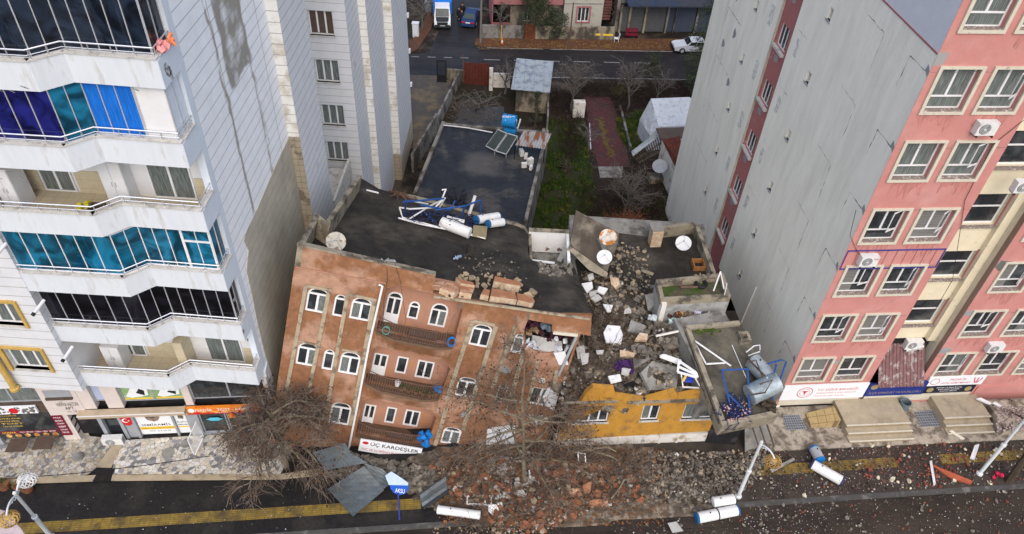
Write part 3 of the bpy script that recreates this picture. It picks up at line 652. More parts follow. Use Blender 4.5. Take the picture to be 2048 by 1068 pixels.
B(FG, -3.9, -1.3, .78, .98, .002, .008).build('red_strip', M['maroon'], T); text(FG, -3.0, -1.4, .81, .95, 'PAÇA · BEYRAN · ÇORBA · KEBAP · DÖNER', M['white_l'], .01, T); text(FG, -3.8, -3.2, .8, .97, 'DÜNYA', M['yellow_s'], .01, T, bold=.02)
k = MB()
for i in range(6): k.ext(FG, cc(-3.6 + i * .42, .62, .14, 0, 340, 9), .002, .006 + i * .0004)
k.build('food_pictures', mat('food_photo', (.50, .22, .07), .5, .35, 6, (.65, .5, .2), 6, .55, .1), T)
T = thing('menu_board', FG.w(-1.0, .6, 0), 'narrow dark red menu board with white words on the pier', 'sign')
B(FG, -1.2, -.72, .55, 2.1, .02, .05).build('board', M['maroon'], T)
for i, s_ in enumerate(['PAÇA', 'BEYRAN', 'ÇORBA', 'KEBAP', 'DÖNER', 'TAVUK']): text(FG, -1.12, -.8, 1.88 - i * .23, 2.0 - i * .23, s_, M['white_l'], .052, T, bold=.02)
T = thing('menu_board', FG.w(-4.4, .6, 0), 'dark red menu board at the left edge beside the grey post', 'sign')
B(FG, -4.75, -4.2, .3, 1.9, .02, .05).build('board', M['maroon'], T)
for i, s_ in enumerate(['PAÇA', 'ÇORBA', 'KEBAP', 'DÖNER']): text(FG, -4.68, -4.25, 1.6 - i * .3, 1.75 - i * .3, s_, M['white_l'], .052, T, bold=.02)
gr(-4.15, -4.0, 0, 2.35, -.1, .08, 'grey_f', 'shop_post')
# tables in front of the restaurant
def cafe_table(c, label):
    t = thing('cafe_table', c, label, 'table', 'cafe tables'); x, y, z = c
    MB().ob((x, y, .72), (.85, .75, .04), (0, 0, aG)).build('table_top', M['wood_d'], t)
    for sx, sy in ((-1, -1), (1, -1), (1, 1), (-1, 1)):
        b = MB(); b.tube([(x + sx * .1, y + sy * .08, .7), (x + sx * .32, y + sy * .26, 0)], .018, 5); b.build('leg', M['grey_f'], t)
for p, l in (((35, 890), 'dark wooden square table further left outside the restaurant'), ((88, 885), 'dark wooden square table nearer the building entrance')):
    q = gp(*p, .72); cafe_table((q.x, q.y, 0), l)
q = gp(230, 886, 0); ac_unit((q.x, q.y + .12, 0.0), (math.cos(aG), math.sin(aG), 0), 'white air conditioner standing on the stone pavement by the shop door', w=.95, bracket=False)
# broken security grille leaning beside the snack shop
G1 = Fr(gp(428, 915, .1), (gp(412, 870, .9) - gp(428, 915, .1)), Vector((.3, .75, .7)))
a, b_, c_, d_ = gp(419, 905), FG.w(5.0, .0, .35), FG.w(5.35, 1.6, .1), FG.w(5.05, .9, .9)
t = MB(); pts = [gp(388, 912, .1), gp(376, 880, .5), gp(392, 842, 1.3), gp(407, 872, .9)]
pts = [gp(389, 912, 0.05), gp(375, 880, .45), gp(392, 843, 1.5), gp(407, 873, 1.0)]
t.tube(pts + [pts[0]], .025, 5)
for i in range(1, 14):
    k = i / 14; t.tube([pts[1].lerp(pts[2], k), pts[0].lerp(pts[3], k)], .009, 4)
tag(t.build('window_grille', M['white']), 'white barred grille leaning at the edge of the bare tree', 'grille')

# ================================================================= PINK BUILDING (right)
aP = R(7.3); PO = Vector((14.38, 25.05, 0)); FP = Fr(PO, (math.cos(aP), math.sin(aP), 0), (0, 0, 1))
aS = R(90 + 5.9); FQ = Fr(PO, (-math.cos(aS), -math.sin(aS), 0), (0, 0, 1))   # side wall: u = -distance back
PB = thing('pink_public_building', (24, 32, 0), 'tall cracked pink building with grey side wall on the right', 'public building')
M['pink'] = mat('pink_render', (.48, .215, .195), .85, .07, 1.5, (.51, .27, .25), .8, .62, .3, bump=.25, bscale=30)
patch(M['pink'], 'peel', (.30, .30, .30), (15.9, 24.8, 3.55), (17.6, 26, 3.85), .08, 3, .12)
patch(M['pink'], 'peel', (.30, .30, .30), (14.3, 24.8, 19.9), (14.8, 26, 20.5), .08, 3, .12)
M['grey'] = mat('grey_render', (.80, .775, .69), .85, .06, 2.5, (.60, .575, .49), 1.1, .60, .26, bump=.3, bscale=10, stretch=(1, 1, .2), str2=.5)
M['bluewall'] = mat('pale_blue_render', (.58, .59, .64), .85, .05, 2, bump=.2, bscale=14)
M['rose'] = mat('dark_pink_render', (.36, .14, .135), .85, .08, 2, (.5, .3, .3), 2, .68, .03)
M['cream'] = mat('cream_surround', (.54, .51, .42), .75, .08, 4, (.34, .31, .25), 5, .66, .08)
M['creamw'] = mat('cream_render', (.66, .60, .45), .8, .06, 2, (.40, .34, .24), 1.8, .66, .12)
M['cream_shade'] = mat('shaded_cream_render', (.52, .48, .38), .85, .08, 2)  # darker copy of the cream: shade of the bay return put into the colour
M['debris'] = mat('debris_dust', (.22, .18, .16), .9, .35, 14, (.5, .46, .42), 9, .58, .05)
M['crack'] = mat('crack_dark', (.13, .125, .12), .95, .2, 6)
M['plaster_g'] = mat('exposed_grey_plaster', (.27, .28, .29), .9, .15, 5)
FLZ = [18.0 + 3.2, 18.0, 14.9, 11.6, 8.42, 5.3, 2.22]
wins = []; holes = []
def addw(u0, u1, v0, v1=None): 
    v1 = v1 or v0 + 1.72; wins.append((u0, u1, v0, v1)); holes.append(rect(u0, u1, v0, v1))
for z in FLZ: addw(.42, 1.92, z + .12); addw(2.5, 4.0, z + .12)
for z in FLZ:
    for k in range(4): addw(7.95 + 2.25 * k, 9.45 + 2.25 * k, z + .12)
bay0, bay1, bayd = 4.62, 7.45, .85
B(FP, 0, .31, .3, 25, -.012, 0).build('corner_strip', M['pink'], PB)
pb = MB(); pb.ext(FP, rect(.311, bay0, .3, 25), -.3, 0, hole=[h for h in holes if h[0][0] < 4]); pb.build('front_wall', M['pink'], PB)
pb = MB(); pb.ext(FP, rect(bay1, 17, 0, 25), -.3, 0, hole=[h for h in holes if h[0][0] > 4]); pb.build('front_wall', M['pink'], PB)
B(FP, .6, 17, 0, 25, -2.0, -1.5).build('rooms_behind', M['dark'], PB)
M['blind'] = lines(mat('window_blind', (.20, .20, .19), .4, .1, 3), 'Z', .09, .03, (.07, .07, .07), .7)
M['pdirt'] = mat('sill_drip_stain', (.33, .15, .13), .9, .12, 3, (.47, .20, .18), 5, .46, .12, stretch=(3, 3, .35))
rg = random.Random(11)
for i, (u0, u1, v0, v1) in enumerate(wins):
    cfg = rg.choice([('curtain', 'pane'), ('pane', 'pane'), ('pane', 'pane'), ('pane', 'curtain')])
    if v0 > 14: cfg = ('curtain', 'curtain')
    elif rg.random() < .25: cfg = ('blind', rg.choice(['pane', 'blind']))
    w = window_at(FP, u0, u1, v0, v1, PB, n=-.24, cols=2, fr=.065, transom=.3, panes=cfg, open_sash=(1, R(rg.choice([18, 25, 35]))) if rg.random() < .65 else None)
    b = MB(); q = .13
    b.ext(FP, rect(u0 - q, u1 + q, v0 - q, v1 + .1), .003, .07, hole=[(u0, v0), (u0, v1), (u1, v1), (u1, v0)]); b.build('window_surround', M['cream'], w)
    B(FP, u0 + .0, u1 - .0, v0, v0 + .03, -.18, .06).build('dusty_sill', M['debris'], w)
    if rg.random() < .75:
        uu = u0 + rg.uniform(-.1, .2); m_ = 9; top = v0 - q - .005; pl = [(uu + 1.4 * i / m_, top - rg.uniform(.15, .9)) for i in range(m_ + 1)] + [(uu + 1.4, top), (uu, top)]
        b = MB(); b.ext(FP, pl, None, .003); b.build('drip_stain', M['pdirt'], w)
# recessed bay
FPB = FP.off(-bayd)
bh = []
for z in (18.2, 15.0, 11.85, 8.6, 5.45): bh.append((bay0 + .55, bay0 + 2.35, z, z + 1.7))
bh.insert(0, (bay0 + .55, bay0 + 2.35, 21.4, 23.1))
b = MB(); b.ext(FPB, rect(bay0, bay1, 4.4, 25), -.25, 0, hole=[rect(*q) for q in bh]); b.build('bay_wall', M['creamw'], PB)
b = MB(); b.box(FP, bay1 + .003, bay1 + .03, .3, 25, -bayd - .2, -.003); b.v = b.v
b = MB(); b.poly([FP.w(bay1, 0, -bayd), FP.w(bay1, 0, -.0), FP.w(bay1, 25, -.0), FP.w(bay1, 25, -bayd)]); b.build('bay_return', M['cream_shade'], PB)
b = MB(); b.poly([FP.w(bay0, .3, 0), FP.w(bay0, .3, -bayd), FP.w(bay0, 25, -bayd), FP.w(bay0, 25, 0)]); b.build('bay_return', M['pink'], PB)
B(FP, bay1 - .42, bay1 - .003, 4.4, 25, -bayd + .002, -bayd + .25).build('bay_pilaster', M['creamw'], PB)
for q in bh:
    w = window_at(FPB, q[0], q[1], q[2], q[3], PB, n=-.2, cols=1, fr=.07, transom=.55, pane='pane')
    b = MB(); b.box(FPB, q[0] - .1, q[1] + .1, q[2] - .12, q[2], -.0, .14); b.build('dusty_sill', M['debris'], w)
    b = MB(); b.box(FPB, q[1] + .0, q[1] + .22, q[2] - .1, q[3] + .1, .003, .05); b.build('broken_reveal', M['rose'], w)
B(FP, bay0, bay1, .3, 4.3, -bayd - .3, -bayd).build('entrance_back', M['dark'], PB)
# metal canopy over the entrance
b = MB(); Lc = [FP.p(1760, 700, -.6), FP.p(1860, 703, -.6)]
n = 13
for i in range(n):
    u0 = 4.75 + 2.5 * i / n; u1 = u0 + 2.5 / n * .62
    for (p, q, h) in ((u0, u1, .05), (u1, 4.75 + 2.5 * (i + 1) / n, .0)):
        b.hexa([FP.w(p, 3.9 + h, -bayd), FP.w(q, 3.9 + h, -bayd), FP.w(q, 2.15 + h, .55), FP.w(p, 2.15 + h, .55)] + [FP.w(p, 3.95 + h, -bayd), FP.w(q, 3.95 + h, -bayd), FP.w(q, 2.2 + h, .55), FP.w(p, 2.2 + h, .55)])
M['canopy'] = mat('red_metal_sheet', (.16, .085, .085), .5, .25, 4, (.30, .27, .26), 3, .58, .1)
b.build('canopy', M['canopy'], PB)
b = MB(); rr = random.Random(8)
for i in range(90):
    u = 4.8 + abs(rr.gauss(0, .9)); v = rr.uniform(0, .8)
    if u > 7.2: continue
    b.rock(FP.w(u, 2.3 + v * 1.0 * .9, .45 - v * .9 * .9), (.1, .08, .05), rr)
tag(b.build('plaster_fragments', mat('white_fragment', (.62, .58, .52), .9, .2, 6)), 'white plaster crumbs scattered on the red metal canopy', 'plaster fragments', kind='stuff')
b = MB(); b.box(FP, .02, bay0 - .02, 5.3 + 3.2 - .95 + .0, 5.3 + 3.2 - .9, .0, .0)
# blue outlined panel band under the third row of windows with pilaster ribs
z0, z1 = 10.15, 11.22
b = MB()
for k in (z0, z1): b.box(FP, .05, bay0 - .05, k - .03, k + .03, .003, .035)
for k in (.05, bay0 - .09): b.box(FP, k, k + .04, z0 + .03, z1 - .03, .003, .035)
b.build('blue_tube_outline', mat('blue_tube', (.05, .05, .22), .5, .1, 3), PB)
b = MB()
for k in range(9): b.box(FP, .55 + k * .45, .58 + k * .45, z0 + .04, z1 - .04, .003, .02)
b.build('sign_ribs', M['rose'], PB)
# cracks: thin dark zigzag strips a couple of millimetres proud
def crack(F, pts, w, name='crack', m='crack', par=PB, seed=1, jit=.05, n=.004):
    rr = random.Random(seed); P = []
    for i in range(len(pts) - 1):
        k = max(2, int((Vector(pts[i + 1]) - Vector(pts[i])).length / .18))
        for j in range(k):
            q = Vector(pts[i]).lerp(Vector(pts[i + 1]), j / k); P.append(q + Vector((rr.uniform(-jit, jit), rr.uniform(-jit, jit))))
    P.append(Vector(pts[-1])); b = MB(); wd = [w * .55 * rr.choice([.15, .3, .3, .6, 1, 1.5]) for _ in P]; wd[0] = wd[-1] = .003
    for i in range(len(P) - 1):
        d = (P[i + 1] - P[i]).normalized(); s = Vector((-d.y, d.x))
        a, c, e, f = P[i] + s * wd[i], P[i] - s * wd[i], P[i + 1] - s * wd[i + 1], P[i + 1] + s * wd[i + 1]
        b.poly([F.w(a.x, a.y, n), F.w(c.x, c.y, n), F.w(e.x, e.y, n), F.w(f.x, f.y, n)])
    return b.build(name, M[m], par)
for k, z in enumerate((19.69, 16.45, 13.39, 10.22, 6.98, 3.84)):
    crack(FP, [(0, z), (1.2, z + .02), (bay0, z + .03)], .02, seed=k, jit=.02)
    if k: crack(FP, [(bay1, z), (9.6, z + .02), (14, z)], .02, seed=k + 20, jit=.02)
for k, pts in enumerate([[(4.0, 13.4), (4.3, 12.3), (3.85, 11.4), (3.9, 10.3)], [(3.0, 8.3), (4.3, 10.2)], [(2.6, 7.0), (3.9, 8.7)], [(3.3, 3.9), (4.3, 6.2)]]): crack(FP, pts, .035, seed=40 + k, jit=.07)
FR_ = Fr(FP.w(bay1, 0, 0), -FP.N * -1 * -1, (0, 0, 1))
FBR = Fr(FP.w(bay1, 0, -bayd), FP.N, (0, 0, 1))      # return facing left: u from back to front
FBR = Fr(FP.w(bay1, 0, 0), -FP.N, (0, 0, 1)); 
for k, (z, s_) in enumerate(((16.6, .1), (13.45, .14), (10.2, .28), (7.0, .2), (4.3, .12))):
    crack(FBR, [(.02, z - 1.6), (.5, z - .8), (.3, z), (.9, z + .4)], s_ * .35, seed=60 + k, jit=.08)
    b = MB(); b.ext(FP, [(bay1 + .01, z - .12), (bay1 + .5, z - .25 + .1 * (k % 2)), (bay1 + .62, z + .1), (bay1 + .3, z + .25), (bay1 + .02, z + .15)], .003, .012); b.build('fallen_render_patch', M['plaster_g'], PB)
# broken hole at the bay near the second row
b = MB(); b.ext(FP, [(bay1 + .02, 10.05), (bay1 + .3, 9.8), (bay1 + .9, 10.15), (bay1 + 1.5, 10.28), (bay1 + .8, 10.35), (bay1 + .1, 10.45)], .013, .016); b.build('crack', M['crack'], PB)

# grey side wall, in two leaves with a recessed dark pink strip between
def qf(u0, u1, z0, z1, n0, n1, m, name, hole=None):
    b = MB(); b.ext(FQ, rect(-u1, -u0, z0, z1), n0, n1, hole=hole); return b.build(name, M[m], PB)
vents = []
for z in (17.9, 14.75, 11.55, 8.35, 5.15, 1.95): vents.append(z)
def qh(u, z, w=.38, h=.55): return rect(-u - w, -u, z, z + h)
qf(0.014, 11.15, 0, 20.35, -.3, 0, 'grey', 'side_wall', hole=[qh(8.0, z) for z in vents])
qf(0.014, 11.15, 20.42, 25, -.3, 0, 'bluewall', 'upper_side_wall')
qf(0.014, 11.15, 20.35, 20.42, -.3, .02, 'rose', 'string_course')
strw = [rect(-13.05, -11.75, z, z + 1.25) for z in (17.6, 14.4, 11.2, 8.0, 4.8, 1.6)]
b = MB(); b.ext(FQ, rect(-13.6, -11.15, -5, 25), -.6, -.15, hole=strw); b.build('recessed_pink_wall', M['rose'], PB)
for h in strw:
    w = window_at(FQ, h[0][0], h[1][0], h[0][1], h[2][1], PB, n=-.3, cols=3, fr=.05, pane='pane')
    B(FQ, h[0][0] - .1, h[1][0] + .1, h[0][1] - .14, h[0][1], -.15, .02).build('sill', M['marble'], w)
b = MB(); b.poly([FQ.w(-13.3, -5, -.15), FQ.w(-13.3, -5, 0), FQ.w(-13.3, 25, 0), FQ.w(-13.3, 25, -.15)]); b.build('recess_return', M['creamw'], PB)
qf(13.3, 23.3, -5, 25, -.3, 0, 'grey', 'side_wall', hole=[qh(16.2, z) for z in vents])
B(FQ, -23.0, -1.6, -5, 25, -2.5, -1.2).build('building_core', M['dark'], PB)
B(FQ, -23.3, -.0, 25, 25.3, -8, .1).build('roof_slab', M['grey'], PB)
for u0 in (8.0, 16.2):
    for z in vents:
        b = MB(); b.box(FQ, -u0 - .42, -u0 + .04, z - .07, z, -.1, .06); b.build('vent_sill', M['plaster_g'], PB)
        B(FQ, -u0 - .38, -u0, z, z + .55, -.28, -.25).build('vent_pane', M['pane'], PB)
for k, z in enumerate((19.6, 16.4, 13.3, 10.1, 6.95, 3.8)):
    crack(FQ, [(-.02, z), (-1.45, z + .0), (-1.5, z - 1.3)], .032, seed=80 + k, jit=.02)
    crack(FQ, [(-5.2, z - .1), (-3.6, z - .15), (-3.55, z - 1.9)], .022, seed=90 + k, jit=.03)
    crack(FQ, [(-9.5, z - .1), (-10.7, z - .1)], .02, seed=95 + k, jit=.03)
    crack(FQ, [(-17.6, z - .2), (-20.5, z - .2), (-20.6, z - 1.4)], .025, seed=100 + k, jit=.04)
    b = MB(); b.ext(FQ, [(-.0, z - .12), (-.0, z + .12), (-.22, z + .3), (-.28, z + .05)], .003, .01); b.build('fallen_render_patch', M['plaster_g'], PB)
for u, z, s_ in ((19.5, 14.6, .8), (18.6, 12.3, .35), (17.6, 9.6, .3), (20.0, 11.0, .3)):
    b = MB(); b.ext(FQ, [(-u - .1, z - s_), (-u + .3, z - s_ * .4), (-u + .35, z + s_ * .3), (-u, z + s_), (-u - .15, z + .1)], .003, .01); b.build('fallen_render_patch', M['plaster_g'], PB)
for k in range(5):
    z = 16.8 - 3.2 * k
    b = MB(); b.ext(FQ, [(-12.6, z), (-12.2, z + .1), (-12.3, z + .45), (-12.75, z + .3)], -.148, -.14); b.build('fallen_render_patch', M['plaster_g'], PB)
# mould streaks under the vents and beside the recess, real stains
M['mould'] = mat('mould_stain', (.44, .45, .40), .95, .3, 5, (.66, .68, .65), 4, .48, .2)
for z in vents:
    for u, w, h in ((10.3, .25, 1.0), (14.2, .3, 1.2)):
        rr = random.Random(int(z * 10 + u)); b = MB(); m = 12
        pl = [(-u + w * rr.uniform(.5, 1), z + 1.2 - h * i / m) for i in range(m)] + [(-u - w * rr.uniform(.5, 1), z + 1.2 - h * (m - 1 - i) / m) for i in range(m)]
        pl.reverse(); b.ext(FQ, pl, .002, .004); b.build('mould_stain', M['mould'], PB)
b = MB(); b.tube([FQ.pw(1482, 645, .05), FQ.pw(1512, 575, .05)], .04, 6); b.build('drain_pipe', M['pvc'], PB)
# signs
def psign(pix, m, label, name='wall_sign'):
    pl = [FP.p(*q, .1) for q in pix]; u0 = min(pl[0][0], pl[3][0]); return pl
T = thing('wall_sign', FP.w(2.3, .8, .1), 'wide white health ministry sign with red emblem at the building corner', 'sign')
B(FP, .02, 4.6, .85, 2.02, .02, .1).build('board', M['signw'], T)
rd = mat('crimson_lettering', (.50, .02, .05), .5, .03, 3)
k = MB(); k.ext(FP, cc(1.25, 1.43, .42, 0, 350, 26), .101, .104, hole=list(reversed(cc(1.25, 1.43, .38, 0, 350, 26)))); 
k.ext(FP, cc(1.25, 1.43, .28, 0, 350, 22), .101, .104, hole=list(reversed(cc(1.25, 1.43, .26, 0, 350, 22))))
k.ext(FP, [(1.08, 1.55), (1.42, 1.55), (1.3, 1.42), (1.27, 1.25), (1.23, 1.25), (1.2, 1.42)], .101, .105); k.build('emblem', rd, T)
text(FP, 1.9, 4.1, 1.52, 1.76, 'T.C. SAĞLIK BAKANLIĞI', rd, .103, T, bold=.02); text(FP, 1.9, 4.1, 1.26, 1.42, 'KAHRAMANMARAŞ İL SAĞLIK MÜDÜRLÜĞÜ', rd, .103, T); text(FP, 1.9, 3.5, 1.04, 1.18, 'Pazarcık İlçe Sağlık Müdürlüğü', rd, .103, T)
T = thing('wall_sign', FP.w(6, .8, .1), 'dark blue police sign with gold lettering below the canopy', 'sign')
navy = mat('navy_sign', (.02, .035, .20), .4, .06, 3); gold = mat('gold_lettering', (.30, .25, .12), .5, .1, 4)
B(FP, 4.64, 7.85, .95, 2.0, .06, .14).build('board', navy, T); text(FP, 4.8, 7.7, 1.1, 1.34, 'İLÇE EMNİYET MÜDÜRLÜĞÜ', gold, .143, T)
k = MB(); k.ext(FP, cc(4.95, 1.72, .2, 0, 345), .141, .146); k.build('badge', gold, T)
T = thing('wall_sign', FP.w(9, .8, .1), 'black traffic police sign with two badges, below the white one', 'sign')
B(FP, 7.9, 10.75, .95, 1.52, .02, .1).build('board', mat('black_sign', (.015, .018, .035), .4, .05, 3), T)
for i, s_ in enumerate(('DENİZ YILMAZ BATAL', 'BÖLGE TRAFİK DENETLEME', 'İSTASYON AMİRLİĞİ')): text(FP, 8.55 + .15 * i, 10.0 - .1 * i, 1.36 - .15 * i, 1.46 - .15 * i, s_, M['white_l'], .103, T, bold=.02)
k = MB(); k.ext(FP, cc(8.25, 1.23, .19, 0, 340), .101, .106); k.ext(FP, cc(10.4, 1.23, .19, 0, 340), .101, .106); k.build('badges', gold, T)
T = thing('wall_sign', FP.w(9.3, 1.6, .1), 'white social services sign with crimson lettering, right of the canopy', 'sign')
B(FP, 7.8, 10.95, 1.6, 2.3, .02, .12).build('board', M['signw'], T); text(FP, 9.0, 9.9, 2.0, 2.16, 'PAZARCIK', rd, .123, T, bold=.01); text(FP, 8.6, 10.2, 1.74, 1.92, 'SOSYAL HİZMET MERKEZİ', rd, .123, T, bold=.01)
k = MB(); k.ext(FP, cc(8.2, 1.95, .25, 0, 345), .121, .124, hole=list(reversed(cc(8.2, 1.95, .22, 0, 345))))
for a in (-.2, 0, .2):
    k.ext(FP, [(10.55 + a * .3 - .03, 1.75), (10.55 + a * .3 + .03, 1.75), (10.55 + a + .05, 2.05), (10.55 + a - .02, 2.05)], .121, .125); k.ext(FP, cc(10.55 + a, 2.12, .05, 0, 330, 8), .121, .125)
k.build('emblem', rd, T)
B(FP, .1, 4.5, .3, .83, -.2, .03).build('plinth', M['cream'], PB); B(FP, 4.8, 10.8, .3, .93, -.2, .02).build('plinth', M['cream'], PB); B(FP, 11, 17, .0, 1.3, -.0, .05).build('plinth', M['pink'], PB)
# air conditioners on the facade
M['ac2'] = M['ac']
for (px, py, lab) in ((1732, 516, 'white air conditioner inside the blue outlined band on the pink wall'), (1965, 252, 'white air conditioner under the upper windows near the right edge'), (1985, 690, 'white air conditioner hanging under a right hand window, third row up'), (2040, 368, 'white air conditioner at the right edge of the picture')):
    u, v = FP.p(px, py); a = ac_unit(FP.w(u, v - .25, .02), FP.U, lab, w=.8, h=.56)
    if px == 1732: text(FP, u + .16, u + .38, v + .16, v + .24, 'VESTEL', M['red'], .325, a, bold=.03)
for (px, py, lab) in ((1822, 684, 'air conditioner on the cream wall of the recessed bay'),):
    u, v = FPB.p(px, py); ac_unit(FPB.w(u, v - .25, .02), FP.U, lab, w=.85, h=.6)
t = MB(); q = FP.w(6.6, 3.75, -.75); t.ob(q, (.9, .35, .55), (R(20), R(-18), aP)); tag(t.build('fallen_air_conditioner', M['ac']), 'tilted air conditioner dangling above the red canopy', 'air conditioner')
# loose cables hanging on the facade
for k, pts in enumerate(([(1728, 0), (1800, 60), (1858, 108)], [(2048, 240), (1985, 290), (1930, 400), (1905, 560), (1870, 620)], [(1712, 420), (1700, 470), (1715, 505), (1740, 520)])):
    if k == 0: continue
    b = MB(); b.tube([FP.pw(*p, .05) for p in pts], .012, 4); b.build('cable', M['black'], PB)

# porch, steps, ramps in front of the pink building
M['stonebeige'] = mat('beige_stone', (.36, .305, .22), .7, .12, 3, (.24, .20, .15), 1.2, .62, .15)
M['stoned'] = mat('dusty_stone', (.36, .32, .26), .75, .18, 6, (.14, .115, .09), 1.6, .52, .12)
FPG = Fr(PO, FP.U, (0, 0, 1))
def fpg(u0, u1, n0, n1, z0, z1, m, name, label=None, cat=None):
    o = B(FPG, u0, u1, z0, z1, n0, n1).build(name, M[m])
    return tag(o, label, cat) if label else tag(o, kind='structure')
fpg(-1.2, 18, .0, 2.6, .0, .12, 'stoned', 'pavement')
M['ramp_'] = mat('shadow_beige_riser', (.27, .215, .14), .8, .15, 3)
def steps(u0, u1, n0, n1, label, h=(.62, .42, .22), runs=(0, .35, .7)):
    t = thing('entrance_steps', FPG.w((u0 + u1) / 2, 0, (n0 + n1) / 2), label, 'steps')
    for k, (hh, r_) in enumerate(zip(h, runs)):
        lo = n0 if k == 0 else n1 + runs[k - 1] + .0
        s_ = B(FPG, u0 + .0, u1, .12, hh, lo, n1 + r_).build('landing' if k == 0 else 'step', M['stonebeige'], t); B(FPG, u0, u1, hh + .002, hh + .03, n1 + r_ - .05, n1 + r_ + .03).build('nosing', M['cream'], s_); B(FPG, u0 + .01, u1 - .01, .12, hh - .001, n1 + r_ + .001, n1 + r_ + .012).build('riser', M['ramp_'], s_)
    return t
steps(3.15, 6.65, .04, 1.7, 'wide beige stone entrance steps left of the bin')
steps(8.6, 11.2, .04, 1.5, 'narrower beige stone steps at the right entrance')
def grate(pix, label):
    t = thing('cellar_grate', gp(*pix[0], .12), label, 'grate', 'cellar grates'); P = [gp(*q, .14) for q in pix]
    b = MB(); b.hexa([p - Vector((0, 0, .015)) for p in P] + [p + Vector((0, 0, .0)) for p in P]); b.build('plate', mat('grey_plate', (.11, .12, .13), .4, .2, 5), t)
    b = MB()
    for i in range(9): 
        k = i / 8; b.tube([P[0].lerp(P[1], k) + Vector((0, 0, .01)), P[3].lerp(P[2], k) + Vector((0, 0, .01))], .012, 4)
    for i in range(7):
        k = i / 6; b.tube([P[0].lerp(P[3], k) + Vector((0, 0, .01)), P[1].lerp(P[2], k) + Vector((0, 0, .01))], .012, 4)
    b.build('bars', M['grey_f'], t)
grate([(1566, 831), (1598, 830), (1613, 858), (1573, 860)], 'grey steel cellar grate left of the ramp')
grate([(1828, 824), (1865, 822), (1882, 852), (1842, 854)], 'grey steel cellar grate right of the bin')
P = [gp(1612, 826, .3), gp(1668, 812, .75), gp(1682, 840, .72), gp(1622, 854, .2)]
t = MB(); t.hexa([Vector((p.x, p.y, .1)) for p in P] + P); M['ramp'] = lines(lines(mat('tan_tiles', (.36, .27, .13), .8, .15, 3), 'X', .4, .03, (.14, .1, .05), .8), 'Y', .4, .03, (.14, .1, .05), .8)
tag(t.build('ramp', M['ramp']), 'tan tiled sloping ramp beside the entrance steps', 'ramp')
q = FPG.w(6.95, .12, .45); t = MB(); t.lathe(q, (0, 0, 1), [(0, .02), (0, .22), (.62, .28), (.64, .29), (.64, .25), (.1, .2), (.1, .02)], 16)
tag(t.build('litter_bin', mat('grey_bin', (.13, .17, .19), .4, .1, 4)), 'round grey open bin between the steps and the wall', 'bin')
fpg(11.4, 15.5, .6, 2.4, .1, .75, 'stoned', 'raised_terrace', 'debris covered raised stone terrace at the right edge', 'terrace')
# ================================================================= LEANING BROWN BUILDING
FBn = Fr((-9.09277, 22.92912, 7.52448), (.9747638, .034834, -.22050425), (.20264621, .27628994, .93946707))
def bp(*pix, n=0.0): return [FBn.p(x, y, n) for x, y in pix]
def ccw(pl):
    a = sum(pl[i][0] * pl[(i + 1) % len(pl)][1] - pl[(i + 1) % len(pl)][0] * pl[i][1] for i in range(len(pl)))
    return pl if a > 0 else list(reversed(pl))
BR = thing('leaning_building', (-4, 26, 0), 'brown rendered building leaning over and partly collapsed, with arched windows', 'building')
M['brown'] = mat('brown_render', (.225, .108, .056), .85, .25, 2.6, (.35, .21, .145), .75, .55, .12, bump=.4, bscale=18)
M['brown2'] = mat('pale_pink_brown_render', (.36, .195, .135), .85, .10, 2.2, (.40, .20, .10), .9, .60, .12, bump=.3, bscale=18)
M['band'] = mat('bare_concrete_band', (.33, .28, .20), .9, .18, 3, (.17, .14, .10), 2.2, .56, .1)
M['roofdark'] = mat('dark_roof_felt', (.030, .027, .024), .8, .35, 1.3, (.075, .066, .054), .45, .56, .18, bump=.4, bscale=9)
M['parapet'] = mat('parapet_mortar', (.26, .23, .175), .9, .2, 3, (.09, .08, .065), 1.4, .55, .12)
M['hollow'] = mat('hollow_brick', (.42, .30, .20), .9, .2, 4, (.5, .42, .32), 3, .55, .1)
# window outlines -------------------------------------------------
def arch(u0, u1, v0, v1, rise, n=8, k=1.0):
    """outline counter-clockwise, arched top of given rise"""
    top = []
    for i in range(n + 1):
        t = math.pi * i / n; c = math.cos(t); s_ = math.sin(t)
        top.append(((u0 + u1) / 2 + (u1 - u0) / 2 * (abs(c) ** k) * (1 if c > 0 else -1), v1 - rise + rise * s_))
    return [(u0, v0), (u1, v0)] + top
def inset(pl, d):
    cx_ = sum(p[0] for p in pl) / len(pl); cy_ = sum(p[1] for p in pl) / len(pl)
    u0 = min(p[0] for p in pl); u1 = max(p[0] for p in pl); v0 = min(p[1] for p in pl); v1 = max(p[1] for p in pl)
    return [((p[0] - (u0 + u1) / 2) * (1 - 2 * d / (u1 - u0)) + (u0 + u1) / 2, (p[1] - (v0 + v1) / 2) * (1 - 2 * d / (v1 - v0)) + (v0 + v1) / 2) for p in pl]
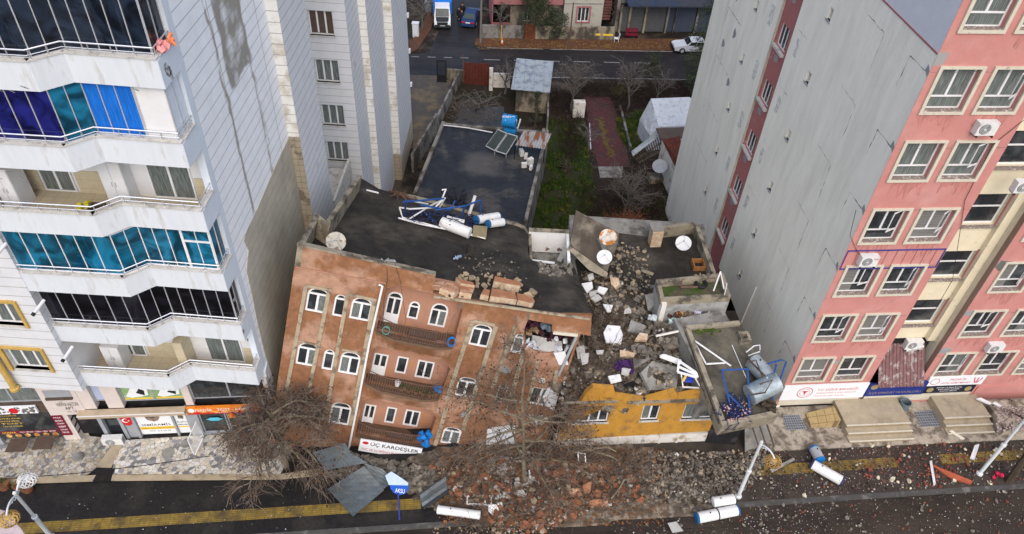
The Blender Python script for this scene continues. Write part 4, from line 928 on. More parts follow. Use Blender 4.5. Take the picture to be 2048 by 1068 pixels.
def awin(F, pl, n, par, cols=2, trans=None, fr=.07, pane='pane', door=False, name='window', panes=None):
    u0 = min(p[0] for p in pl); u1 = max(p[0] for p in pl); v0 = min(p[1] for p in pl); v1 = max(p[1] for p in pl)
    ip = inset(pl, fr); b = MB(); b.ext(F, pl, n, n + .06, hole=list(reversed(ip)))
    vt = trans if trans else v1
    if trans: b.box(F, u0 + fr, u1 - fr, trans - fr / 2, trans + fr / 2, n, n + .055)
    vb = v0 + fr
    if door: vb = v0 + (vt - v0) * .42; b.box(F, u0 + fr, u1 - fr, v0 + fr, vb, n, n + .03)
    for i in range(1, cols):
        u = u0 + (u1 - u0) * i / cols; b.box(F, u - fr * .6, u + fr * .6, vb, vt - (fr / 2 if trans else fr), n, n + .05)
    w = b.build(name, M['pvc'], par)
    if panes and cols == 2:
        um = (u0 + u1) / 2; bb = MB(); bb.ext(F, rect(u0 + .02, um, v0 + .02, vt), n + .012, n + .015); bb.build('pane', M[panes[0]], w)
        bb = MB(); bb.ext(F, rect(um, u1 - .02, v0 + .02, vt), n + .012, n + .015); bb.build('pane', M[panes[1]], w)
        if trans: bb = MB(); bb.ext(F, inset([(p[0], max(p[1], vt)) for p in pl if p[1] >= vt - 1e-4] + [], .01) if False else [(u0 + .03, vt), (u1 - .03, vt)] + [q for q in ip if q[1] > vt], n + .012, n + .016); bb.build('pane', M['pane'], w)
    else:
        bb = MB(); bb.ext(F, inset(pl, .02), n + .01, n + .015); bb.build('pane', M[pane], w)
    return w
holesB = []; W_ = []
def bwin(bl, br, tl, kind, trans=True, rise=None, **k):
    (u0, v0), (u1, v1), (ut, vt) = bp(bl)[0], bp(br)[0], bp(tl)[0]
    v0 = (v0 + v1) / 2; h = vt - v0
    if kind == 'wide': pl = arch(u0, u1, v0, v0 + h, h * .26, 8, .75); tr = v0 + h * .74
    elif kind == 'slim': pl = arch(u0, u1, v0, v0 + h, (u1 - u0) / 2, 10); tr = v0 + h - (u1 - u0) / 2
    else: pl = rect(u0, u1, v0, v0 + h); tr = None
    holesB.append(list(pl)); W_.append((pl, kind, tr, k)); return pl
L1 = bwin((609, 621), (652, 630), (620, 574), 'wide', panes=('pane', 'curtain')); bwin((663, 631), (687, 637), (676, 588), 'slim'); bwin((697, 637), (738, 645), (708, 593), 'wide', panes=('curtain', 'pane'))
bwin((590, 728), (632, 736), (601, 684), 'wide', panes=('pane', 'curtain')); bwin((642, 738), (664, 743), (653, 698), 'slim'); bwin((675, 745), (714, 753), (688, 702), 'wide', panes=('curtain', 'pane'))
bwin((573, 830), (613, 838), (586, 788), 'wide', panes=('pane', 'curtain')); bwin((625, 841), (645, 845), (634, 801), 'slim'); bwin((656, 846), (696, 853), (668, 803), 'wide', panes=('curtain', 'pane'))
bwin((936, 689), (975, 698), (949, 646), 'wide', panes=('pane', 'pane')); bwin((1020, 703), (1040, 711), (1034, 666), 'slim', pane='curtain')
bwin((908, 790), (946, 799), (920, 752), 'wide', panes=('pane', 'pane')); bwin((988, 803), (1007, 808), (1001, 768), 'slim')
bwin((880, 885), (915, 894), (893, 853), 'wide', panes=('curtain', 'curtain')); bwin((1054, 808), (1096, 814), (1070, 774), 'sq', panes=('pane', 'curtain'))
# loggias
LG = []
for q in (((752, 661), (906, 692), (925, 620), (912, 603), (880, 590), (795, 572), (772, 577)), ((729, 764), (878, 796), (900, 738), (892, 722), (755, 692), (745, 700)), ((711, 867), (855, 890), (872, 835), (862, 820), (738, 797), (724, 803))):
    pl = ccw(bp(*q)); LG.append(pl); holesB.append(pl)
# the torn corner
TORN = ccw(bp((1049, 658), (1056, 638), (1061, 640), (1085, 645), (1104, 649), (1104, 664), (1150, 668), (1154, 672), (1136, 728), (1108, 712), (1108, 705), (1080, 706), (1052, 692), (1047, 676)))
holesB.append(TORN)
OUT = ccw(bp((595, 490), (730, 520), (871, 551), (866, 586), (930, 600), (1000, 613), (1060, 624), (1120, 630), (1184, 631), (1181, 672), (1161, 668), (1137, 738), (1139, 765), (1122, 776), (1108, 822), (1100, 860), (1085, 900), (1080, 935), (960, 940), (860, 925), (840, 921), (716, 901), (690, 905), (540, 885), (555, 765)))
b = MB(); b.ext(FBn, OUT, -.22, 0, hole=[list(reversed(h)) for h in holesB]); fac = b.build('facade', M['brown'], BR)
for pl, kind, tr, k in W_:
    kk = dict(k); awin(FBn, pl, -.13, BR, cols=(1 if kind == 'slim' else 2), trans=tr, fr=.085, **kk)
# bare bands between and around the windows
def bband(p, q, w, m='band', name='concrete_band', t=.05):
    a, c = Vector(bp(p)[0]), Vector(bp(q)[0]); d = (c - a).normalized(); s = Vector((-d.y, d.x)) * w / 2
    b = MB(); b.ext(FBn, ccw([tuple(a + s), tuple(a - s), tuple(c - s), tuple(c + s)]), .003, t); return b.build(name, M[m], BR)
bband((612, 572), (566, 822), .17); bband((658, 583), (610, 822), .17); bband((695, 590), (650, 838), .17); bband((749, 600), (702, 850), .2)
bband((611, 571), (664, 580), .14, t=.053); bband((696, 588), (753, 600), .14, t=.053); bband((597, 681), (637, 690), .10, t=.053); bband((684, 698), (722, 706), .10, t=.053)
bband((945, 642), (893, 800), .2); bband((992, 652), (925, 860), .2); bband((1032, 650), (985, 775), .2); bband((1048, 700), (1012, 830), .2); bband((1076, 720), (1052, 820), .15); bband((1113, 740), (1108, 775), .18)
bband((946, 641), (990, 650), .16, t=.053); bband((893, 815), (870, 890), .2)
# cornice mark + crack lines
bband((592, 533), (772, 566), .05, m='brown2', name='plaster_ridge', t=.06); bband((868, 592), (1180, 637), .1, m='band', name='roof_edge', t=.1)
for k, pts in enumerate([[(1058, 600 + 22), (1054, 645)], [(1034, 628), (1032, 652)], [(925, 605), (905, 640), (880, 700)], [(1110, 740), (1090, 790)], [(1000, 640), (1010, 700), (990, 760)], [(870, 800), (890, 850)]]):
    crack(FBn, bp(*pts), .075, par=BR, seed=200 + k, jit=.04, n=.006)
rl = random.Random(64)
for k, (x, y, w, m) in enumerate(((1090, 728, .35, 'brown2'), (1010, 740, .3, 'plaster_g'), (1075, 840, .5, 'whitewash_'), (1045, 900, .4, 'whitewash_'), (955, 905, .5, 'brown2'), (1000, 925, .6, 'whitewash_'), (930, 830, .25, 'plaster_g'), (1085, 760, .22, 'whitewash_'), (1030, 835, .3, 'brown2'), (975, 720, .2, 'brown2'), (905, 915, .4, 'brown2'))):
    M.setdefault('whitewash_', mat('bared_white_wall', (.45, .44, .41), .9, .15, 4, (.25, .2, .15), 3, .55, .1)); u, v = bp((x, y))[0]; b = MB(); b.ext(FBn, [(u + w * rl.uniform(.5, 1.2) * math.cos(i * .57), v + w * .8 * rl.uniform(.5, 1.2) * math.sin(i * .57)) for i in range(11)], .001, .006 + k * .0006); b.build('plaster_loss', M[m], BR)
# loggia interiors
FI = FBn.off(-.95)
M['rail'] = mat('rusty_rail', (.13, .075, .06), .7, .2, 5)
lg = [  # door (bl, br, tl), windows ... pixels on the back wall
 ((((764, 638 + 8), (793, 652), (783, 582)), ((813, 634), (834, 639), (827, 602)), ((855, 648), (888, 655), (873, 605)))),
 ((((741, 745), (768, 752), (755, 706)), ((789, 743), (810, 748), (798, 712)), ((829, 752), (861, 759), (843, 720)))),
 ((((721, 850), (743, 855), (735, 808)), ((768, 843), (787, 847), (775, 813)), ((805, 848), (834, 854), (818, 819)))),
]
RAILCOL = []
M['slabtop_'] = mat('dark_brown_slab', (.13, .085, .055), .9, .2, 3)
for li, pl in enumerate(LG):
    us = [p[0] for p in pl]; vs = [p[1] for p in pl]; u0, u1, v0, v1 = min(us), max(us), min(vs), max(vs)
    hl = []; wn = []
    for wi, (bl, br_, tl) in enumerate(lg[li]):
        a, c, d = FI.p(*bl), FI.p(*br_), FI.p(*tl); vb = (a[1] + c[1]) / 2; h = d[1] - vb
        if li == 0: p_ = arch(a[0], c[0], vb, vb + h, h * (.16 if wi == 0 else .3), 8, .8); tr = vb + h * (.82 if wi == 0 else .7)
        else: p_ = rect(a[0], c[0], vb, vb + h); tr = None
        hl.append(p_); wn.append((p_, wi, tr))
    b = MB(); b.ext(FI, rect(u0 - .1, u1 + .1, v0 - .3, v1 + .05), -.15, 0, hole=[list(reversed(h)) for h in hl if h[0][1] > v0 - .25]); b.build('loggia_back_wall', M['brown2'], BR)
    for p_, wi, tr in wn: awin(FI, p_, -.04, BR, cols=(1 if wi == 1 else 2), trans=tr, fr=.075, door=(wi == 0), name='loggia_door' if wi == 0 else 'loggia_window', pane='pane', panes=None if wi < 2 else (('pane', 'curtain') if li < 1 else ('pane', 'pane')))
    b = MB(); b.box(FBn, u0 - .12, u1 + .12, v0 - .32, v0 + .02, -1.1, -.225); b.build('loggia_floor', M['slabtop_'], BR)
    for e in (u0 - .14, u1 + .02): B(FBn, e, e + .12, v0, v1 + .05, -1.1, -.225).build('loggia_side_wall', M['brown2'], BR)
    b = MB(); b.box(FBn, u0 - .12, u1 + .12, v1 + .06, v1 + .2, -1.1, -.225); b.build('loggia_ceiling', M['brown2'], BR)
    # curved slab nose and railing
    uL = bp(((752, 661), (729, 764), (711, 867))[li])[0]; uR = bp(((906, 692), (878, 796), (855, 890))[li])[0]
    def nose(t): return .06 + .38 * min(1, 4.5 * min(t, 1 - t)) ** .8
    N_ = 16; P_ = [(uL[0] + (uR[0] - uL[0]) * i / N_, uL[1] + (uR[1] - uL[1]) * i / N_, nose(i / N_)) for i in range(N_ + 1)]
    b = MB()
    for i in range(N_):
        (a0, b0, c0), (a1, b1, c1) = P_[i], P_[i + 1]
        b.hexa([FBn.w(a0, b0 - .12, .0), FBn.w(a1, b1 - .12, .0), FBn.w(a1, b1 - .12, c1), FBn.w(a0, b0 - .12, c0), FBn.w(a0, b0 + .0, .0), FBn.w(a1, b1, .0), FBn.w(a1, b1, c1), FBn.w(a0, b0, c0)])
    b.build('balcony_slab', M['slabtop_'], BR)
    b = MB()
    for i in range(N_):
        (a0, b0, c0), (a1, b1, c1) = P_[i], P_[i + 1]
        b.hexa([FBn.w(a0, b0 - .75, .004), FBn.w(a1, b1 - .75, .004), FBn.w(a1, b1 - .75, .03), FBn.w(a0, b0 - .75, .03), FBn.w(a0, b0 - .121, .004), FBn.w(a1, b1 - .121, .004), FBn.w(a1, b1 - .121, c1 - .03), FBn.w(a0, b0 - .121, c0 - .03)])
    if li < 2: b.build('balcony_underside', M['brown'], BR)
    r = MB(); top = .78
    for hh, rr_ in ((top, .022), (.08, .014), (.3, .01)): r.tube([FBn.w(a, c + hh, max(.05, e - .05)) for a, c, e in P_], rr_, 5)
    for i in range(2 * N_ + 1):
        k = i / 2; i0 = min(int(k), N_ - 1); f = k - i0; a = [P_[i0][j] * (1 - f) + P_[i0 + 1][j] * f for j in range(3)]
        r.tube([FBn.w(a[0], a[1], max(.05, a[2] - .05)), FBn.w(a[0], a[1] + top, max(.05, a[2] - .05))], .012, 4)
    for h2 in (top, .08):
        r.tube([FBn.w(P_[0][0], P_[0][1] + h2, .05), FBn.w(P_[0][0], P_[0][1] + h2, -.1)], .02, 4); r.tube([FBn.w(P_[-1][0], P_[-1][1] + h2, .05), FBn.w(P_[-1][0], P_[-1][1] + h2, -.1)], .02, 4)
    r.build('balcony_railing', M['rail'], BR)
    RAILCOL.append((uL, uR))
# white drain pipe down the facade
b = MB(); b.tube([FBn.pw(x, y, .1) for x, y in ((757, 569), (765, 572), (738, 690), (719, 790), (697, 900))], .055, 7); b.build('drain_pipe', M['pvc'], BR)
# body behind: side walls, back, roof
VT = FBn.p(595, 490)[1]; VR = VT - .95
FRf = Fr(FBn.w(0, VR, 0), FBn.U, -FBn.N)     # roof plane: axes along the facade and inwards; N = U x -N = V
def rp(*pix, n=0.0): return [FRf.p(x, y, n) for x, y in pix]
sag = lambda u, w: 0.0
RO = rp((597, 490), (632, 428), (655, 440), (716, 352), (735, 375), (790, 388), (860, 402), (950, 430), (1000, 445), (1045, 455), (1056, 470), (1060, 500), (1060, 520), (1100, 520), (1145, 530), (1160, 560), (1183, 620), (1183, 634), (1120, 631), (1060, 624), (1000, 614), (930, 602), (866, 588))
# roof edge must meet the facade plane: clamp the front points to w = .02
uA = FBn.p(595, 490)[0]
def roof_poly():
    back = [(uA + .05, 5.5), (uA + .3, 5.5), (uA + 1.0, 11.6)]
    return back
edge_b = rp((716, 352), (790, 386), (860, 402), (950, 428), (1045, 452), (1058, 470), (1060, 520), (1110, 528), (1148, 532), (1163, 570), (1186, 634))
left = rp((632, 428), (652, 440)); 
facR = [FBn.p(*q) for q in ((1184, 631), (1120, 630), (1060, 624), (1000, 613), (930, 600), (866, 586))]
# surface as a strip: front edge follows the facade top, back edge follows the broken rim
front_e = [(uA + .1, VR), (FBn.p(800, 540)[0], VR)] + [(u, v) for u, v in reversed(facR)]
back_e = rp((716, 352), (760, 379), (860, 402), (950, 428), (1045, 452), (1056, 468), (1057, 519), (1106, 529), (1148, 532), (1186, 634))
def interp(pl, t):
    n = len(pl) - 1; k = min(int(t * n), n - 1); f = t * n - k; return tuple(a * (1 - f) + b * f for a, b in zip(pl[k], pl[k + 1]))
b = MB(); NU, NW = 28, 14; rr = random.Random(4); G = []
for i in range(NU + 1):
    f0 = interp(front_e, i / NU); f1 = interp(back_e, i / NU); row = []
    A = FBn.w(f0[0], f0[1] - .01, -.02); Bk = FRf.w(f1[0], f1[1], 0)
    for j in range(NW + 1):
        t = j / NW; q = A.lerp(Bk, t); row.append(q + FBn.V * (rr.uniform(-.03, .03) if 0 < j < NW else 0))
    G.append(row)
for i in range(NU):
    for j in range(NW): b.poly([G[i][j], G[i + 1][j], G[i + 1][j + 1], G[i][j + 1]])
# left strip beside the parapet
Lp = [FRf.w(*q, 0) for q in rp((601, 492), (634, 430), (655, 440))]
b.poly([G[0][0], G[0][NW], Lp[2], FRf.w(*rp((636, 432))[0], 0)]) 
b.poly([G[0][0], FRf.w(*rp((636, 432))[0], 0), FRf.w(uA + .1, .1, 0)])
b.build('roof', M['roofdark'], BR)
b = MB()
for i in range(NU):
    p, q = G[i][NW], G[i + 1][NW]; b.poly([p, Vector((p.x, p.y, -5)), Vector((q.x, q.y, -5)), q])
p, q = G[0][0], G[0][NW]; b.poly([p, q, Vector((q.x - 1, q.y, -5)), Vector((-11.0, 21.4, 0))])
b.build('rear_wall', M['parapet'], BR)
# parapets with thickness: points are outer foot positions on the roof plane
def parapet(pts, h, th, name='parapet', m='parapet', inner=1):
    b = MB()
    for i in range(len(pts) - 1):
        a, c = Vector(pts[i]), Vector(pts[i + 1]); d = (c - a).normalized(); s = Vector((-d.y, d.x)) * th * inner
        q = [a, c, c + s, a + s]; q = [tuple(x) for x in q]
        b.hexa([FRf.w(x, y, -.1) for x, y in q] + [FRf.w(x, y, h) for x, y in q])
    return b.build(name, M[m], BR)
FT = FRf.off(.95)
pa = FT.p(596, 489); pb_ = FT.p(631, 427); pc = FT.p(651, 443); pd = FT.p(716, 349)
parapet([(pa[0], -.0), pb_], .95, .24, inner=-1); parapet([pc, pd], .95, .22, inner=-1)
b = MB(); b.hexa([FRf.w(x, y, z) for z in (-.1, .95) for x, y in ((pb_[0] - .02, pb_[1] - .3), (pc[0] + .26, pc[1] - .5), (pc[0] + .26, pc[1] - .1), (pb_[0] - .02, pb_[1] + .1))]); b.build('chimney_stub', M['raw_block'], BR)
pe = FBn.p(871, 551)
b = MB(); b.hexa([FBn.w(*p) for p in ((uA, VR, -.24), (pe[0], VR - .1, -.24), (pe[0], pe[1] - .0, -.24), (uA, VT, -.24), (uA, VR, -.221), (pe[0], VR - .1, -.221), (pe[0], pe[1], -.221), (uA, VT, -.221))]); b.build('parapet_back', M['parapet'], BR)
b = MB(); b.hexa([FBn.w(*p) for p in ((uA - .03, VT, -.28), (pe[0], pe[1], -.28), (pe[0], pe[1] + .06, -.28), (uA - .03, VT + .06, -.28), (uA - .03, VT, .06), (pe[0], pe[1], .06), (pe[0], pe[1] + .06, .06), (uA - .03, VT + .06, .06))]); b.build('parapet_coping', M['parapet'], BR)
# low kerb along the rear rim
b = MB()
for i in range(4, 17):
    p, q = G[i][NW], G[i + 1][NW]; s = -FRf.V * .22
    b.hexa([p, q, q + s, p + s] + [x + FBn.V * .12 for x in (p, q, q + s, p + s)])
b.build('roof_kerb', M['parapet'], BR)
# torn room interior
FTn = FBn.off(-1.6)
us = [p[0] for p in TORN]; vs = [p[1] for p in TORN]; u0, u1, v0, v1 = min(us), max(us), min(vs), max(vs)
b = MB(); b.box(FBn, u0 - .4, u1 + .2, v0 - .1, v1 + .1, -2.1, -1.9); b.box(FBn, u0 - .4, u1 + .1, v1 + .02, v1 + .1, -1.9, -.23); b.box(FBn, u0 - .4, u0 - .3, v0, v1, -1.9, -.23); b.build('torn_room', M['dark'], BR)
b = MB(); b.box(FBn, u0 - .3, u1 + .1, v0 - .1, v0 + .02, -1.88, -.23); b.build('room_floor', M['plaster_g'], BR)
gm = mat('mauve_cloth', (.055, .018, .03), .9, .3, 5); wm = mat('white_cloth', (.50, .52, .56), .8, .2, 4); tm = mat('tan_furniture', (.27, .18, .11), .7, .2, 4); bm = mat('slate_cloth', (.12, .16, .21), .8, .25, 5)
rr = random.Random(31)
def blob(c, s, m, n, name, label, cat, rr=rr):
    b = MB(); c = Vector(c)
    for i in range(n): b.rock(c + Vector([rr.uniform(-1, 1) * s[k] * .5 for k in range(3)]), [x * rr.uniform(.35, .7) for x in s], rr)
    return tag(b.build(name, m), label, cat)
blob(FBn.pw(1072, 650, -.9), (.9, .5, .45), gm, 8, 'curtain_heap', 'dark maroon curtain hanging in the torn open corner room', 'curtain')
blob(FBn.pw(1098, 656, -.5), (.6, .3, .5), bm, 7, 'duvet', 'slate blue bedding spilling from the torn room', 'bedding')
blob(FBn.pw(1062, 665, -.9), (.7, .5, .4), tm, 6, 'mattress', 'tan mattress crumpled in the torn open room', 'mattress')
blob(FBn.pw(1092, 678, -.6), (.5, .4, .6), gm, 7, 'cushion', 'dark maroon cushions in the middle of the torn room', 'cushions')
blob(FBn.pw(1058, 688, -.15), (.7, .3, .35), wm, 8, 'sheet', 'white sheet draped out of the left side of the torn room', 'sheet')
b = MB(); c = FBn.pw(1092, 692, -.45); b.ob(c, (1.5, .7, .3), (R(14), R(12), 0)); tag(b.build('wardrobe', mat('pale_board', (.42, .42, .41), .6, .1, 3)), 'fallen pale grey wardrobe lying on its back in the torn room', 'wardrobe')
blob(FBn.pw(1122, 690, -.35), (.6, .4, .5), wm, 6, 'pillow', 'white and tan bundle at the right of the torn room', 'bundle')
blob(FBn.pw(1130, 670, -.8), (.6, .4, .35), gm, 6, 'cloth', 'dark red cloth at the right end of the torn room', 'cloth')
# white panel / doors below the torn room
def slab(pix, F, n, th, m, name, label, cat, par=None):
    pl = ccw([F.p(*q, n) for q in pix]); b = MB(); b.ext(F, pl, n - th, n); o = b.build(name, m if not isinstance(m, str) else M[m], par)
    return tag(o, label, cat) if label else o
slab([(1107, 706), (1130, 703), (1137, 730), (1118, 730)], FBn, .05, .05, 'white', 'wall_panel', 'white plaster panel hanging below the torn corner room', 'panel')
bband((1152, 672), (1116, 750), .12, m='plaster_g', name='torn_edge', t=.12); bband((1106, 664), (1155, 669), .14, m='cream', name='lintel', t=.1)
slab([(1096, 776), (1122, 772), (1108, 822), (1092, 812), (1085, 795)], FBn, .09, .05, 'white', 'wall_panel', 'cracked white panel hanging at the lower right corner of the brown facade', 'panel')
slab([(975, 857), (1030, 850), (1028, 902), (970, 905)], FBn, .05, .04, 'white', 'exposed_wall', None, None, BR)
# sign on the facade
pl = [FBn.p(*q, .46) for q in ((717, 900), (839, 922), (844, 899), (721, 877))]
u0 = (pl[0][0] + pl[3][0]) / 2; u1 = (pl[1][0] + pl[2][0]) / 2; v0 = (pl[0][1] + pl[1][1]) / 2; v1 = (pl[2][1] + pl[3][1]) / 2
T = thing('shop_sign', FBn.w((u0 + u1) / 2, v0, .1), 'white shop sign hanging at the foot of the leaning brown facade', 'sign')
B(FBn, u0, u1, v0, v1, .40, .46).build('board', M['signw'], T)
w = u1 - u0; h = v1 - v0
text(FBn, u0 + w * .17, u1 - w * .05, v0 + h * .5, v0 + h * .93, 'ÜÇ KARDEŞLER', M['ink'], .464, T, bold=.04)
text(FBn, u0 + w * .05, u1 - w * .04, v0 + h * .13, v0 + h * .38, 'PVC VE ALÜMİNYUM AKSESUARLARI', M['red'], .464, T)
k = MB(); k.ext(FBn, [(u0 + w * .09 + w * .05 * math.cos(a * .45), v0 + h * .75 + h * .12 * math.sin(a * .45)) for a in range(14)], .461, .466); k.build('badge', M['red'], T)
# things on the balconies
for li, (uL, uR) in enumerate(RAILCOL):
    def at(t, h, n): return FBn.w(uL[0] + (uR[0] - uL[0]) * t, uL[1] + (uR[1] - uL[1]) * t + h, n)
    bl = mat('bright_blue_plastic', (.01, .16, .50), .5, .25, 5)
    if li == 2: blob(at(.93, .45, .05), (.55, .4, .75), bl, 12, 'plastic_bag', 'big blue plastic bag at the right end of the lowest balcony', 'bag')
    elif li == 1: blob(at(.95, .5, .0), (.3, .3, .4), bl, 7, 'plastic_bag', 'small blue bag among plants on the middle balcony', 'bag')
    else:
        b = MB(); c = at(.95, .45, .3); b.tube([c + FBn.U * .16 * math.cos(a * .5) + FBn.V * .22 * math.sin(a * .5) + FBn.N * .004 * a for a in range(40)], .02, 5); tag(b.build('garden_hose', bl), 'coiled blue hose hung on the right end of the top balcony rail', 'hose')
        b = MB(); c = at(.12, .3, .25); b.tube([c + FBn.U * .17 * math.cos(a * .5) + FBn.V * .2 * math.sin(a * .5) + FBn.N * .004 * a for a in range(30)], .018, 5); tag(b.build('garden_hose', mat('green_hose', (.10, .25, .20), .5, .1, 4)), 'coiled pale green hose hung on the left end of the top balcony rail', 'hose')
    if li == 1:
        pp = mat('plant_pot', (.16, .09, .05), .8, .2, 5); gl_ = mat('pot_plant_leaf', (.035, .07, .02), .7, .3, 6)
        for k, t in enumerate((.48, .58, .68, .78, .86)):
            q = thing('pot_plant', at(t, .0, .12), f'small potted plant on the middle balcony, {["first", "second", "third", "fourth", "fifth"][k]} from the left', 'pot plant', 'pot plants on the middle balcony')
            b = MB(); b.lathe(at(t, .02, .12), FBn.V, [(0, .08), (.2, .12), (.2, .1), (.16, .02)], 8); b.build('pot', pp, q)
            b = MB()
            for i in range(14): b.rock(at(t, .3 + rr.uniform(-.1, .15), .12) + FBn.U * rr.uniform(-.14, .14) + FBn.N * rr.uniform(-.1, .1), (.1, .08, .03), rr)
            b.build('leaves', gl_, q)
        q = thing('white_bucket', at(.42, .1, .2), 'white bucket on the middle balcony of the brown building', 'bucket'); b = MB(); b.lathe(at(.42, .3, .15), FBn.V, [(0, .02), (0, .1), (.26, .14), (.26, .12), (.1, .09)], 10); b.build('body', M['white'], q)
    if li != 1:
        b = MB(); c = at(.6, .1, -.2); b.ob(c, (1.3, .3, .2), (0, R(12.5), 0)); tag(b.build('wooden_chest', M['wood_d']), ('long dark box standing on the top balcony' if li == 0 else 'long dark box standing on the lowest balcony'), 'box')

# ---------------- things on the roof
def dish(c, aim, r, m, label, mast=None):
    c = Vector(c); a = Vector(aim).normalized(); t = thing('satellite_dish', c, label, 'satellite dish', 'satellite dishes')
    prof = [(.22 * r * (k / 6) ** 2 - .22 * r, r * k / 6) for k in range(7)] + [(.22 * r * 1.0 - .22 * r - .02, r * 1.01)] + [(.22 * r * (k / 6) ** 2 - .22 * r - .025, r * k / 6) for k in range(6, -1, -1)]
    b = MB(); b.lathe(c, a, prof, 24); b.build('reflector', m, t, smooth=False)
    s = a.orthogonal().normalized(); u = a.cross(s); f = c + a * r * .8
    b = MB()
    for k in range(3): q = c + (s * math.cos(k * 2.09 + .5) + u * math.sin(k * 2.09 + .5)) * r; b.tube([q, f], .012, 4)
    b.sphere(f, .06, 7); b.build('feed_arm', M['mull'], t)
    if mast is not None: b = MB(); b.tube([c - a * .2, Vector(mast)], .03, 6); b.build('mast', M['grey_f'], t)
    return t
rust = mat('rusty_white_dish', (.50, .48, .42), .7, .2, 4, (.22, .15, .08), 3.5, .58, .08); orust = mat('orange_rusted_dish', (.55, .52, .46), .6, .15, 4, (.38, .15, .03), 2.2, .50, .1)
wd = mat('white_dish', (.66, .68, .70), .5, .06, 4)
cd = FRf.pw(672, 483, .55); dish(cd, (.25, -.55, .75), .45, rust, 'weathered white satellite dish with rust specks on the dark leaning roof', FRf.pw(672, 486, 0))
k = 0
b = MB()
# fallen parapet lying along the broken edge
PF = FRf.off(0)
M['slabtop'] = mat('brown_parapet_face', (.36, .17, .09), .9, .15, 3, (.5, .3, .2), 1.5, .58, .1)
def chunk(pix, h, label, m='slabtop', side='hollow'):
    pl = [FRf.p(*q, h) for q in pix]; b = MB(); n = len(pl); 
    a = sum(pl[i][0] * pl[(i + 1) % n][1] - pl[(i + 1) % n][0] * pl[i][1] for i in range(n))
    if a < 0: pl.reverse()
    b.k = 0; b.poly([FRf.w(u, v, h) for u, v in pl]); b.k = 1
    for i in range(n): (x0, y0), (x1, y1) = pl[i], pl[(i + 1) % n]; b.poly([FRf.w(x0, y0, -.15), FRf.w(x1, y1, -.15), FRf.w(x1, y1, h), FRf.w(x0, y0, h)])
    return tag(b.build('parapet_block', [M[m], M[side]]), label, 'wall fragment', 'fallen parapet blocks on the roof')
chunk([(872, 560), (890, 563), (886, 572), (868, 570)], .2, 'small brown parapet block lying at the broken end of the parapet')
chunk([(893, 565), (916, 567), (918, 580), (909, 586), (880, 576)], .22, 'brown faced parapet block, second from the intact parapet end')
chunk([(921, 569), (948, 574), (944, 588), (920, 584)], .22, 'nearly square brown faced parapet block in the fallen row')
chunk([(912, 556), (945, 564), (950, 571), (922, 566)], .35, 'narrow brown block lying behind the fallen row')
chunk([(968, 577), (980, 580), (978, 592), (962, 588)], .2, 'short parapet block left of the longest fallen piece')
chunk([(984, 576), (1030, 585), (1034, 600), (981, 592)], .22, 'long brown faced piece of fallen parapet, right part of the row')
chunk([(1034, 586), (1062, 592), (1070, 602), (1066, 607), (1036, 600)], .22, 'last brown faced piece of the fallen parapet row')
chunk([(990, 552), (1035, 562), (1043, 567), (1040, 573), (988, 562)], .3, 'long hollow brick piece with a row of square holes, behind the others')
rr = random.Random(77)
def scatter(n, reg, size, m, rr, name, label, cat='rubble', F=None, kind='stuff', flat=.5, zfun=None):
    """irregular pieces over a polygon region given in pixels on a surface function"""
    b = MB(); xs = [p[0] for p in reg]; ys = [p[1] for p in reg]; c = 0; tr = 0
    while c < n and tr < n * 30:
        tr += 1; x = rr.uniform(min(xs), max(xs)); y = rr.uniform(min(ys), max(ys)); ins = False
        for i in range(len(reg)):
            (x0, y0), (x1, y1) = reg[i], reg[(i + 1) % len(reg)]
            if (y0 > y) != (y1 > y) and x < (x1 - x0) * (y - y0) / (y1 - y0) + x0: ins = not ins
        if not ins: continue
        s = rr.uniform(*size) if rr.random() < .75 else rr.uniform(size[0], size[1] * 1.6)
        q = zfun(x, y) if zfun else F.pw(x, y)
        b.rock(q + Vector((0, 0, s * .15)), (s, s * rr.uniform(.5, 1), s * rr.uniform(.25, flat)), rr); c += 1
    return tag(b.build(name, m), label, cat, kind=kind)
tanb = mat('tan_rubble', (.31, .25, .17), .9, .3, 5); greyb = mat('grey_rubble', (.13, .118, .10), .95, .4, 5, (.24, .215, .18), 3, .55, .1); brickb = mat('brick_rubble', (.235, .098, .052), .9, .3, 5); whiteb = mat('white_plaster_rubble', (.46, .45, .43), .85, .2, 5, (.32, .3, .27), 4, .62, .08); darkb = mat('dark_rubble', (.050, .039, .030), .95, .35, 5)
scatter(46, [(905, 555), (990, 540), (1070, 575), (1068, 612), (980, 575), (920, 572)], (.12, .38), tanb, rr, 'brick_rubble', 'tan brick lumps strewn among the fallen parapet blocks', F=FRf, flat=.8)
scatter(60, [(905, 510), (1010, 500), (1060, 560), (1000, 560), (920, 540)], (.04, .13), greyb, rr, 'small_rubble', 'small grey crumbs scattered over the dark leaning roof', F=FRf)
scatter(70, [(1072, 530), (1140, 530), (1148, 556), (1085, 552)], (.12, .36), greyb, rr, 'stone_rubble', 'pile of grey stones on the roof below the small white room', F=FRf, flat=.7)
scatter(160, [(870, 590), (1000, 600), (1080, 612), (1180, 622), (1170, 600), (1060, 590), (900, 575)], (.03, .12), darkb, rr, 'edge_rubble', 'dark crumbs along the broken roof edge', F=FRf)
